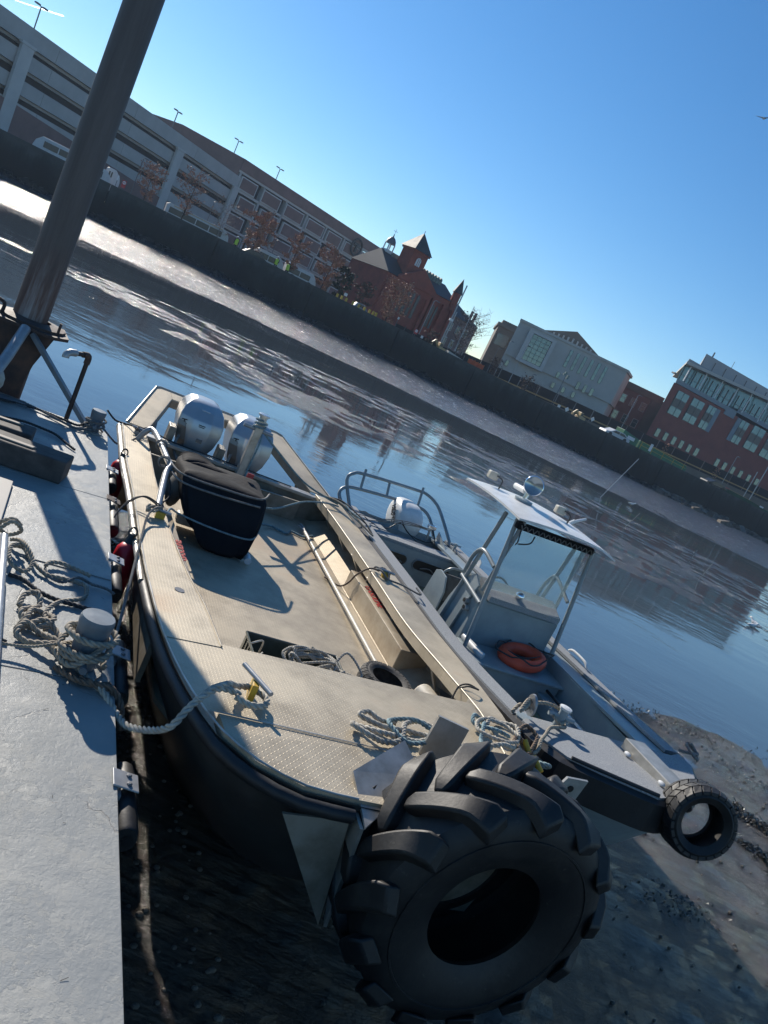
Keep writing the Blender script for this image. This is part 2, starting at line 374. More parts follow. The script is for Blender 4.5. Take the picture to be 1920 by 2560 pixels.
    def build(s, name, mat, parent=None, F=WORLD, smooth=False, bevel=0, label=None, cat=None, group=None, kind=None, recalc=False, o=None, subsurf=0):
        if parent is not None: o = parent['_o']
        elif o is None:
            a = np.array(s.v); o = ((a[:, 0].min()+a[:, 0].max())/2, (a[:, 1].min()+a[:, 1].max())/2, a[:, 2].min())
        m = s.mesh(name, o)
        bm = bmesh.new(); bm.from_mesh(m); bmesh.ops.recalc_face_normals(bm, faces=bm.faces); bm.to_mesh(m); bm.free()
        if smooth:
            m.polygons.foreach_set('use_smooth', [True]*len(m.polygons))
            if smooth != 'all':
                bpy_ang(m, 38)
        m.materials.append(M[mat] if isinstance(mat, str) else mat)
        ob = bpy.data.objects.new(name, m); COL.objects.link(ob)
        ob['_o'] = tuple(float(q) for q in o)
        if parent is not None: ob.parent = parent
        else: ob.matrix_world = F @ Matrix.Translation(o)
        if bevel:
            b = ob.modifiers.new('bevel', 'BEVEL'); b.width = bevel; b.segments = 2; b.limit_method = 'ANGLE'; b.angle_limit = .6
        if subsurf:
            b = ob.modifiers.new('sub', 'SUBSURF'); b.levels = b.render_levels = subsurf
        tag(ob, label, cat, group, kind); return ob
def bpy_ang(m, deg):
    bm = bmesh.new(); bm.from_mesh(m); a = math.radians(deg)
    for e in bm.edges:
        e.smooth = not (len(e.link_faces) == 2 and e.calc_face_angle(0) > a)
    bm.to_mesh(m); bm.free()
def tag(o, label=None, cat=None, group=None, kind=None):
    if label: o['label'] = label
    if cat: o['category'] = cat
    if group: o['group'] = group
    if kind: o['kind'] = kind
def thing(name, loc, F=WORLD, label=None, cat=None, group=None, kind=None):
    o = bpy.data.objects.new(name, None); COL.objects.link(o); o.empty_display_size = .1
    o.matrix_world = F @ Matrix.Translation(loc); o['_o'] = tuple(float(q) for q in loc)
    tag(o, label, cat, group, kind); return o
def copy_tree(o, parent=None, label=None):
    c = o.copy(); COL.objects.link(c)
    if parent is not None: c.parent = parent
    if label: c['label'] = label
    for ch in o.children: copy_tree(ch, c)
    return c
def text_part(name, txt, size, X, mat, parent, ext=.001, spacing=1.0, shear=0, sx=1.0):
    cu = bpy.data.curves.new(name, 'FONT'); cu.body = txt; cu.size = size; cu.extrude = ext; cu.align_x = 'CENTER'; cu.align_y = 'CENTER'; cu.space_character = spacing; cu.shear = shear; cu.offset = size*.012
    tmp = bpy.data.objects.new('tmp', cu); COL.objects.link(tmp)
    dg = bpy.context.evaluated_depsgraph_get(); m = bpy.data.meshes.new_from_object(tmp.evaluated_get(dg)); bpy.data.objects.remove(tmp)
    o = parent['_o']
    m.transform(Matrix.Translation((-o[0], -o[1], -o[2])) @ X @ Matrix.Diagonal((sx, 1, 1, 1)))
    m.materials.clear(); m.materials.append(M[mat]); ob = bpy.data.objects.new(name, m); COL.objects.link(ob); ob.parent = parent; ob['_o'] = o
    return ob
def basis(x, y, z, loc):
    x, y, z = Vector(x).normalized(), Vector(y).normalized(), Vector(z).normalized()
    return Matrix(((x.x, y.x, z.x, loc[0]), (x.y, y.y, z.y, loc[1]), (x.z, y.z, z.z, loc[2]), (0, 0, 0, 1)))
# numpy value noise
_rs = np.random.RandomState(3); _tab = _rs.rand(256, 256)
def vnoise(x, y):
    xi = np.floor(x).astype(int); yi = np.floor(y).astype(int); fx = x-xi; fy = y-yi
    fx = fx*fx*(3-2*fx); fy = fy*fy*(3-2*fy)
    g = lambda a, b: _tab[a & 255, b & 255]
    return (g(xi, yi)*(1-fx)+g(xi+1, yi)*fx)*(1-fy)+(g(xi, yi+1)*(1-fx)+g(xi+1, yi+1)*fx)*fy-.5
def fbm(x, y, o=4):
    r = 0; a = 1
    for k in range(o): r = r+a*vnoise(x*2**k+17*k, y*2**k+31*k); a *= .5
    return r
def sheet(name, xs, ys, zf, mat, **k):
    X, Y = np.meshgrid(xs, ys); Z = zf(X, Y); nx, ny = len(xs), len(ys)
    v = np.stack([X.ravel(), Y.ravel(), Z.ravel()], 1)
    i = np.arange(nx-1)[None, :]+np.arange(ny-1)[:, None]*nx; i = i.ravel()
    f = np.stack([i, i+1, i+nx+1, i+nx], 1)
    m = bpy.data.meshes.new(name); m.from_pydata(v.tolist(), [], f.tolist()); m.polygons.foreach_set('use_smooth', [True]*len(m.polygons)); m.materials.append(M[mat])
    o = bpy.data.objects.new(name, m); COL.objects.link(o); tag(o, **k); return o
# ================================================================== THE SETTING
def interp(pts):
    xs = [p[0] for p in pts]; ys = [p[1] for p in pts]
    return lambda x: np.interp(x, xs, ys)
shore_near = interp([(-60, 4), (-8, 6), (-4, 7.6), (0, 9.2), (4.4, 10.2), (6.5, 10.4), (9, 9.4), (14, 7.5), (30, 3)])
shore_far = interp([(-60, 29), (-18, 27), (-11, 25.5), (-4.6, 22), (-.5, 22), (4.9, 22), (8.5, 20), (14, 25), (20, 26), (60, 28)])
band_lo = interp([(-60, 27), (-18, 31), (-12, 38), (-4, 41.5), (10, 43.5), (15, 40), (60, 36)])
band_hi = interp([(-60, 50), (-32, 52), (-19, 57), (-6, 59.5), (13, 58), (22, 56), (90, 48)])
water = MB().add([(-900, -300, 0), (900, -300, 0), (900, 700, 0), (-900, 700, 0)], [(0, 1, 2, 3)]).build('water', 'water', kind='structure')

def z_near(X, Y):
    d = shore_near(X)-Y+1.2*fbm(X*.5, Y*.5, 3)
    base = np.clip(d*.028, -.22, .16)
    return base+.035*fbm(X*1.6, Y*1.6, 4)*np.clip(d+.6, 0, 1.2)+.016*fbm(X*7, Y*7, 3)*np.clip(d, 0, 1)
sheet('mud_bank', np.arange(-9, 14.01, .07), np.arange(-1.5, 12.6, .07), z_near, 'mud_near', kind='structure')
sheet('mud_behind', np.linspace(-60, 60, 60), np.linspace(-60, -1.5, 30), lambda X, Y: X*0+.13, 'mud_near', kind='structure')
def z_flat(X, Y):
    a = np.clip((Y-shore_far(X))/6+.7*fbm(X*.18, Y*.5, 4), -1, 1); b = np.clip((band_lo(X)-Y)/1.2+.6*fbm(X*.15+9, Y*.3, 2), -1, 1)
    m = np.minimum(a, b)
    u, w = X*.9+Y*.43, Y*.9-X*.43
    rip = .40*fbm(X*.25, Y*.5, 2)+.35*fbm(X*.9+3, Y*1.2, 2)+.50*fbm(X*1.9+5, Y*2.6, 2)
    return np.where(m > 0, -.010+.016*np.clip(m, 0, .6), m*.12)+.036*rip*np.clip(m+.35, 0, 1)
sheet('mud_flat', np.arange(-42, 44, .20), np.arange(18, 46, .125), z_flat, 'mud_far', kind='structure')
def z_bank(X, Y):
    d = Y-band_hi(X)+1.0*fbm(X*.2, Y*.3, 3)
    wy = 98.75+(X+0)*.4943            # the foot of the sea wall
    t = np.clip(d/np.maximum(wy-band_hi(X), 1), -.1, 1.1)
    top = np.interp(X, [-60, -30, 0, 30, 60], [1.5, 1.5, .75, .15, .1])
    return np.where(d < 0, d*.08, .02+top*t**1.5)+.075*fbm(X*.9, Y*.9, 3)*np.clip(d, 0, 1)+.10*fbm(X*.9, Y*.9, 3)*np.clip(t-.5, 0, 1)
sheet('mud_slope', np.arange(-75, 80, .33), np.arange(46, 142, .3), z_bank, 'mud_far', kind='structure')

# sea wall
wt = lambda u: 4.92-.0062*u
def wall():
    t = thing('sea_wall', (40, 0, -1), WALLF, 'long dark stained concrete sea wall along the far river bank', 'sea wall')
    b = MB(); u = -70
    while u < 250:
        w = 11.5; b.add([(u+.03, 0, -1.5), (u+w-.03, 0, -1.5), (u+w-.03, 1.2, -1.5), (u+.03, 1.2, -1.5), (u+.03, .18, wt(u)-.3), (u+w-.03, .18, wt(u+w)-.3), (u+w-.03, 1.2, wt(u+w)-.3), (u+.03, 1.2, wt(u)-.3)],
              [(0, 3, 2, 1), (4, 5, 6, 7), (0, 1, 5, 4), (1, 2, 6, 5), (2, 3, 7, 6), (3, 0, 4, 7)]); u += w
    b.build('wall_panels', 'seawall', t)
    b = MB(); u = -70
    while u < 250:
        w = 5.75; b.add([(u+.02, .08, wt(u)-.297), (u+w-.02, .08, wt(u+w)-.297), (u+w-.02, 1.3, wt(u+w)-.297), (u+.02, 1.3, wt(u)-.297), (u+.02, .08, wt(u)), (u+w-.02, .08, wt(u+w)), (u+w-.02, 1.3, wt(u+w)), (u+.02, 1.3, wt(u))],
              [(0, 3, 2, 1), (4, 5, 6, 7), (0, 1, 5, 4), (1, 2, 6, 5), (2, 3, 7, 6), (3, 0, 4, 7)]); u += w
    b.build('coping', 'seawall', t)
    MB().box(-70, 250, .25, 1.1, -1.4, 3.0).build('wall_core', 'seawall', t)
wall()
q = MB().add([(-400, 1.25, 4.15), (900, 1.25, 4.15), (900, 900, 4.15), (-400, 900, 4.15)], [(0, 1, 2, 3)]).build('quay_ground', 'asphalt', F=WALLF, kind='structure')
# rubble at the foot of the wall
def rocks(name, n, ulo, uhi, vlo, vhi, smin, smax, seed):
    r = random.Random(seed); b = MB()
    for k in range(n):
        u = r.uniform(ulo, uhi); v = -abs(r.gauss(0, 1))*(vhi-vlo)*.45-vlo; s = r.uniform(smin, smax)*r.choice((1, 1, .6, 1.5))
        p = WALLF @ Vector((u, v, 0)); z = float(z_bank(np.array([p.x]), np.array([p.y]))[0])
        R = Matrix.Rotation(r.uniform(0, 6.28), 4, 'Z') @ Matrix.Rotation(r.uniform(-.5, .5), 4, 'X')
        vs = []; 
        for (i, j, l) in ((-1, -1, -1), (1, -1, -1), (1, 1, -1), (-1, 1, -1), (-.7, -.7, 1), (.7, -.7, 1), (.7, .7, 1), (-.7, .7, 1)):
            vs.append(Vector((i*s*r.uniform(.7, 1.2), j*s*r.uniform(.6, 1), l*s*r.uniform(.3, .6))))
        X = Matrix.Translation((u, v, z+.05)) @ R
        b.add(vs, [(0, 3, 2, 1), (4, 5, 6, 7), (0, 1, 5, 4), (1, 2, 6, 5), (2, 3, 7, 6), (3, 0, 4, 7)], X)
    o = b.build(name, 'rock' if name == 'boulders' else 'weedy_rock', F=WALLF, kind='stuff'); return o
o = rocks('rubble', 900, -20, 95, .2, 5, .12, .42, 5); tag(o, 'dark weedy rubble scattered along the foot of the sea wall', 'rubble')
o = rocks('boulders', 260, 88, 125, .3, 7, .3, .75, 6); tag(o, 'larger brown boulders heaped below the sea wall at far right', 'boulders')

# ------------------------------------------------------------------ open-deck parking garage (concrete ramps)
def garage():
    t = thing('parking_garage', (20, 0, 4), GAR, 'long grey concrete parking garage with open ramped decks', 'parking garage')
    U0, U1 = -40, 58.3
    sp = [(15.6, 17.6), (13.0, 14.75), (10.15, 11.8), (7.6, 9.15), (5.0, 6.3)]
    # the visible openings: dark storeys set back behind the spandrels
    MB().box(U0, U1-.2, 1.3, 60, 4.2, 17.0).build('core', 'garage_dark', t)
    for k, (a, b_) in enumerate(sp):
        u = U0
        while u < U1-1:
            w = min(16.6, U1-u)
            MB().box(u+.03, u+w-.03, -.1 if k == 0 else 0, 1.3, a, b_).build('spandrel_panel', 'concrete_grey', t); u += w
    for k in range(4): MB().box(U0, U1, .6, 1.28, sp[k][0]-.35, sp[k][0]-.01).build('slab_edge', 'concrete_grey', t)
    for u in (-29, -12.4, 4.9, 21.5, 38.6, 57.4):
        MB().box(u-.95, u+.95, -.55, -.12, 4.2, 15.4).build('column', 'concrete_pale', t)
        MB().box(u-1.15, u+1.15, -.6, -.12, 15.42, 15.75).build('column_head', 'concrete_pale', t)
    MB().xz([(U0, 4.2), (U1, 4.2), (U1, 6.4), (39, 7.4), (5, 8.9), (U0, 9.2)], -.5, 1.2).build('brick_base', 'brick_brown', t)
    for k, u in enumerate((9.2, 24.5, 40.5)):
        lamp_double((u, 4, 17.6), 3.4, GAR, 'twin head light pole on the concrete garage roof, %s from the left' % ('first', 'second', 'third')[k])
def lamp_double(loc, h, F, label):
    t = thing('light_pole', loc, F, label, 'light pole', 'light poles on the garage roofs'); x, y, z = loc
    MB().tube([(x, y, z), (x, y, z+h)], .09, 6).build('pole', 'lamp_metal', t)
    MB().bar((x-.45, y, z+h), (x+.45, y, z+h), .08).build('crossarm', 'lamp_metal', t)
    for s in (-1, 1): MB().box(x+s*.65-.32, x+s*.65+.32, y-.22, y+.22, z+h-.02, z+h+.14).build('lamp_head', 'lamp_metal', t)
garage()

# ------------------------------------------------------------------ brick panelled garage with the T roundel
def brick_garage():
    t = thing('brick_garage', (23, 0, 4), TB, 'brown brick panelled parking building with a round T sign', 'parking garage')
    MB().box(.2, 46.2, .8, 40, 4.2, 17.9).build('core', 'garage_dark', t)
    MB().box(-.1, 46.5, -.3, 40, 18.75, 20.8).build('parapet', 'brick_brown', t)
    MB().box(-.1, 46.5, -.15, 1.2, 18.35, 18.74).build('parapet_band', 'concrete_pale', t)
    MB().prism([(-.12, -.1), (-.12, 40), (-10, 40), (-10, 6)], 16.9, 20.8).build('side_wall', 'brick_brown', t)
    MB().prism([(-.12, -.2), (-.12, 40), (-10, 40), (-10, 5.9)], 16.2, 16.88).build('side_band', 'concrete_pale', t)
    for z0, z1 in ((15.2, 15.62), (11.7, 12.15), (8.4, 8.8)): MB().box(0, 46.4, -.05, .8, z0, z1).build('floor_band', 'concrete_pale', t)
    cols = [(.9, 5.2), (6.9, 12.0), (13.6, 19.2), (20.7, 26.1), (27.6, 32.4), (33.9, 39.2), (40.4, 46.0)]
    for row, (z0, z1) in enumerate(((15.65, 18.05), (12.2, 14.75), (8.85, 11.3), (5.6, 8.0))):
        for k, (a, b_) in enumerate(cols):
            s = 1.1*(row % 2)
            MB().box(a+s, min(b_+s, 46.3), -.35, .1, z0, z1).build('panel_frame', 'concrete_pale', t)
            MB().box(a+s+.25, min(b_+s, 46.3)-.25, -.42, -.353, z0+.25, z1-.22).build('brick_panel', 'brick_brown', t)
    for k in range(8): u = .25+k*6.62; MB().box(u, min(u+.5, 46.3), -.06, .8, 4.2, 18.33).build('column', 'concrete_grey', t)
    s = thing('round_sign', (37.2, -.9, 17.2), TB, 'large round black T emblem on the brick garage wall', 'sign')
    X = Matrix.Translation((37.2, -.9, 18.0)) @ Matrix.Rotation(PI/2, 4, 'X')
    MB().tube([(37.2+1.75*math.cos(a), -.9, 18.0+1.75*math.sin(a)) for a in [2*PI*i/40 for i in range(40)]], .24, 6, closed=True).build('ring', 'black_plastic', s, smooth=True)
    MB().box(36.1, 38.3, -1.0, -.75, 18.35, 18.85).build('letter_bar', 'black_plastic', s)
    MB().box(36.93, 37.47, -1.0, -.75, 16.85, 18.347).build('letter_stem', 'black_plastic', s)
    for k, u in enumerate((1.6, 13.5)):
        lamp_double((u, 5, 20.8), 2.9, TB, 'twin head light pole on the brick garage roof, %s' % ('nearer the concrete garage', 'farther along to the right')[k])
brick_garage()
# low classical stone building behind, right of the brick garage
t = thing('stone_hall', (52, 10, 4), TB, 'pale stone hall with a low pitched roof beside the brick garage', 'building')
MB().box(47, 56, 6, 26, 4.2, 16.0).build('wall', 'stone_pale', t); MB().box(46.6, 56.4, 5.5, 26.5, 16.003, 16.7).build('cornice', 'stone_pale', t)
MB().xz([(46.8, 16.703), (56.2, 16.703), (51.5, 18.4)], 6, 26).build('roof', 'slate', t)
for z in (6, 10.5): MB().box(49.5, 52.5, 5.9, 6.5, z, z+3).build('window', 'window_dark', t)

# ------------------------------------------------------------------ red brick church
def church():
    t = thing('church', (8, 3, 4), CHU, 'dark red brick church with slate roofs, belfry tower and green copper ridges', 'church')
    MB().box(-.3, 10, 0, 11, 4.2, 12.4).build('wall', 'brick_church', t)
    MB().box(10.003, 16.6, 1.2, 10, 4.2, 13.2).build('nave_wall', 'brick_church', t)
    MB().xz([(1.7, 12.403), (10.4, 12.403), (10.4, 13.1), (6.2, 15.5), (1.7, 12.6)], -.25, .6).build('gable', 'brick_church', t)
    b = MB(); b.add([(-.5, -.3, 12.45), (7.6, -.3, 12.45), (7.6, 5.5, 15.7), (.5, 5.5, 15.7), (-.5, 11, 12.45), (7.6, 11, 12.45)], [(0, 1, 2, 3), (3, 2, 5, 4), (0, 3, 4), (1, 5, 2)])
    b.build('roof', 'slate', t)
    b = MB(); b.add([(2.3, 4.4, 14.7), (6.0, 4.4, 14.7), (6.0, 6.4, 14.7), (2.3, 6.4, 14.7), (2.3, 4.9, 15.9), (6.0, 4.9, 15.9), (6.0, 6, 15.9), (2.3, 6, 15.9)], [(4, 5, 6, 7), (0, 1, 5, 4), (1, 2, 6, 5), (2, 3, 7, 6), (3, 0, 4, 7)])
    rb = b.build('ridge_vent', 'copper_green', t)
    b = MB(); b.add([(7.6, .9, 13.22), (16.8, .9, 13.22), (16.2, 5.6, 15.7), (7.6, 5.6, 15.7), (16.8, 10.3, 13.22), (7.6, 10.3, 13.22)], [(0, 1, 2, 3), (3, 2, 4, 5), (1, 4, 2), (0, 3, 5)])
    b.build('nave_roof', 'slate', t)
    for k in range(9): MB().xz([(7.9+k*.72, 14.95), (8.5+k*.72, 14.95), (8.5+k*.72, 15.95), (8.2+k*.72, 16.25), (7.9+k*.72, 15.95)], 4.4, 5.0).build('cresting', 'copper_green', t)
    # tower
    MB().box(3.5, 6.7, 1.0, 4.2, 12.41, 17.4).build('tower', 'brick_church', t)
    MB().box(3.3, 6.9, .8, 4.4, 17.403, 17.7).build('tower_cornice', 'brick_church', t)
    MB().add([(3.1, .6, 17.71), (7.1, .6, 17.71), (7.1, 4.6, 17.71), (3.1, 4.6, 17.71), (5.0, 2.5, 20.6), (5.2, 2.5, 20.6), (5.2, 2.7, 20.6), (5, 2.7, 20.6)], [(0, 3, 2, 1), (4, 5, 6, 7), (0, 1, 5, 4), (1, 2, 6, 5), (2, 3, 7, 6), (3, 0, 4, 7)]).build('tower_roof', 'slate', t)
    MB().tube([(5.1, 2.6, 20.6), (5.1, 2.6, 21.1)], .06, 5).build('finial', 'lamp_metal', t)
    arch = [(4.6, 15.4), (5.6, 15.4)]+[(5.1+.5*math.cos(a), 16.2+.55*math.sin(a)) for a in [PI*i/8 for i in range(9)]]
    w = MB().xz(arch, .9, .99).build('window', 'sign_white', t)
    for xx in (4.93, 5.27): MB().box(xx-.03, xx+.03, .86, .897, 15.4, 16.6).build('mullion', 'brick_church', w)
    # white cupola
    MB().box(1.1, 2.5, 4.8, 6.2, 15.4, 15.9).build('cupola_base', 'sign_white', t)
    for a, b_ in ((1.15, 4.85), (2.3, 4.85), (1.15, 6.0), (2.3, 6.0)): MB().box(a, a+.16, b_, b_+.16, 15.903, 16.9).build('cupola_post', 'sign_white', t)
    MB().lathe([(.9, 16.903), (.85, 17.1), (.75, 17.5), (.45, 17.9), (.12, 18.1), (.05, 18.6)], 12, Matrix.Translation((1.8, 5.5, 0))).build('cupola_dome', 'lamp_metal', t, smooth=True)
    MB().tube([(1.8, 5.5, 18.6), (1.8, 5.5, 19.4)], .03, 5).build('weathervane', 'lamp_metal', t)
    MB().box(1.4, 2.2, 5.47, 5.53, 19.0, 19.06).build('weathervane_arrow', 'lamp_metal', t)
    # turret at the nave end
    MB().lathe([(.75, 12.0), (.75, 15.0)], 10, Matrix.Translation((15.9, 1.3, 0))).build('turret', 'brick_church', t)
    MB().lathe([(.95, 15.0), (.12, 17.3), (.03, 17.6)], 10, Matrix.Translation((15.9, 1.3, 0))).build('turret_roof', 'slate', t)
    # buttresses and tall windows
    for u in (.2, 2.8, 9.3): MB().box(u-.3, u+.3, -.5, -.003, 4.2, 11.4).build('buttress', 'brick_church', t)
    for u in (11.2, 14.0, 16.2): MB().box(u-.3, u+.3, .6, 1.197, 4.2, 12.2).build('buttress', 'brick_church', t)
    for u in (4.2, 5.3, 6.4, 7.5): MB().xz([(u-.3, 7.5), (u+.3, 7.5), (u+.3, 11.2), (u, 11.7), (u-.3, 11.2)], -.06, .1).build('lancet_window', 'spandrel', t)
    for u in (12.2, 13.0): MB().xz([(u-.25, 7.5), (u+.25, 7.5), (u+.25, 11), (u, 11.5), (u-.25, 11)], 1.12, 1.3).build('lancet_window', 'spandrel', t)
church()
# brick houses right of the church
t = thing('brick_row', (21, 6, 4), CHU, 'brown brick building with hipped slate roof right of the church', 'building')
MB().box(16.9, 26.2, 4, 14, 4.2, 11.7).build('wall', 'brick_brown', t)
MB().add([(16.7, 3.7, 11.703), (26.4, 3.7, 11.703), (26.4, 14.2, 11.703), (16.7, 14.2, 11.703), (19, 8.5, 14.3), (23.2, 8.5, 14.3)], [(0, 3, 2, 1), (0, 1, 5, 4), (1, 2, 5), (2, 3, 4, 5), (3, 0, 4)]).build('roof', 'slate', t)
for u in (24.6, 25.6): MB().box(u-.18, u+.18, 5, 5.4, 11.8, 14.1).build('chimney', 'brick_brown', t)
for u in (18, 20, 22, 24):
    for z in (6.3, 9): f = MB().box(u-.45, u+.45, 3.9, 3.99, z, z+1.5).build('window', 'sign_white', t); MB().box(u-.36, u+.36, 3.85, 3.897, z+.1, z+1.4).build('pane', 'window_dark', f)
# cream gabled house low beside it
t = thing('pale_house', (28, 8, 4), CHU, 'small pale stone house with a sloping roof left of the courthouse', 'building')
MB().box(27.2, 31.5, 12, 20, 4.2, 9.5).build('wall', 'stone_dark', t); MB().xz([(27, 9.503), (31.7, 9.503), (29.3, 11)], 12, 20).build('roof', 'slate', t)
MB().box(28, 28.8, 11.9, 12.3, 6.6, 8.2).build('window', 'window_dark', t)

# ------------------------------------------------------------------ courthouse (pale stone, modern)
def court():
    t = thing('courthouse', (11, 10, 4), COURT, 'pale stone courthouse with one big framed window and six tall slits', 'building')
    MB().prism([(0, 0), (21.9, 0), (24.6, 8), (24.6, 16), (1.6, 16)], 9.9, 16.35).build('wall', 'stone_pale', t)
    MB().prism([(.15, .35), (21.7, .35), (24.3, 8), (24.3, 15.8), (1.8, 15.8)], 4.2, 9.897).build('lower_wall', 'stone_pale', t)
    MB().prism([(-.1, -.2), (22.1, -.2), (24.9, 8), (24.9, 16.2), (1.6, 16.2)], 16.353, 16.8).build('parapet', 'stone_pale', t)
    # projecting surround of the big window
    for a in ((2.3, 3.25, 9.7, 15.8), (7.0, 7.7, 9.7, 15.8)): MB().box(a[0], a[1], -.9, -.003, a[2], a[3]).build('window_surround', 'concrete_pale', t)
    MB().box(3.253, 6.997, -.9, -.003, 15.35, 15.8).build('window_surround', 'concrete_pale', t); MB().box(3.253, 6.997, -.9, -.003, 9.7, 10.3).build('window_surround', 'concrete_pale', t)
    f = MB().box(3.26, 6.99, -.25, -.01, 10.31, 15.34).build('window', 'mullion', t)
    for i in range(4):
        for j in range(6):
            x0 = 3.32+i*.92; z0 = 10.36+j*.83
            MB().box(x0+.03, x0+.86, -.31, -.253, z0+.03, z0+.78).build('pane', 'window_glass', f)
    def win(x0, x1, z0, z1, n):
        f = MB().box(x0, x1, -.07, -.003, z0, z1).build('window', 'mullion', t)
        h = (z1-z0)/n
        for k in range(n): MB().box(x0+.07, x1-.07, -.11, -.073, z0+k*h+.05, z0+(k+1)*h-.04).build('pane', 'window_glass', f)
    for k in range(6): win(10.75+k*1.42, 11.4+k*1.42, 12.3, 15.65, 3)
    for x in (10.4, 14.6, 16.0, 17.4): win(x, x+.7, 9.95 if x < 11 else 9.6, 11.1, 1)
    for x in (.85, 10.4, 12.5, 14.6): win(x, x+.7, 7.9, 9.0, 1)
    # older temple fronted block behind
    p = thing('temple_block', (12, 22, 4), COURT, 'older stone block with pediment rising behind the courthouse roof', 'building')
    MB().box(5.0, 19.5, 17, 34, 4.2, 17.6).build('wall', 'stone_dark', p)
    MB().xz([(5.0, 17.9), (19.8, 17.9), (12.4, 20.9)], 17.4, 34).build('pediment_roof', 'stone_dark', p)
    MB().box(4.8, 19.9, 16.7, 34.2, 17.603, 17.897).build('cornice', 'stone_pale', p)
    for k in range(9): MB().box(8.0+k*1.05, 8.35+k*1.05, 16.95, 17.35, 17.9, 19.1-abs(k-4)*.12+.2).build('dentil_column', 'stone_pale', p)
    MB().box(20.2, 21.3, 18, 19, 16.9, 18.2).build('chimney', 'stone_dark', p)
    # old stone block left
    o = thing('old_stone_block', (0, 30, 4), COURT, 'dark old stone building with cornice, left of the courthouse', 'building')
    MB().box(-2.6, 3.5, 22, 40, 4.2, 15.6).build('wall', 'stone_dark', o); MB().box(-3.0, 3.9, 21.5, 40.5, 15.603, 16.3).build('cornice', 'stone_dark', o)
    MB().box(-2.2, 3.5, 22.5, 40, 16.303, 17.1).build('attic', 'stone_dark', o)
    MB().box(-2.0, .6, 21.7, 22.2, 11.8, 14.2).build('window', 'window_dark', o)
    # brown brick block right
    o = thing('brick_block', (30, 22, 4), COURT, 'dark brown brick building with stone cornice right of the courthouse', 'building')
    MB().box(23.6, 34.3, 15, 34, 4.2, 14.9).build('wall', 'brick_brown', o); MB().box(23.4, 34.8, 14.6, 34.4, 14.903, 15.5).build('cornice', 'stone_dark', o)
    MB().box(23.6, 34.2, 15, 34, 15.503, 16.3).build('parapet', 'stone_dark', o); MB().box(32.0, 34.35, 14.7, 14.997, 4.2, 14.9).build('corner_pier', 'stone_dark', o)
    for k, u in enumerate((26.6, 28.8, 31.0)):
        for z in (8.3, 11.9):
            f = MB().box(u-.6, u+.6, 14.9, 14.997, z, z+1.8).build('window', 'stone_pale', o)
            MB().box(u-.48, u+.48, 14.85, 14.897, z+.1, z+1.0).build('pane', 'window_glass', f); MB().box(u-.48, u+.48, 14.85, 14.897, z+1.06, z+1.7).build('pane', 'window_glass', f)
court()

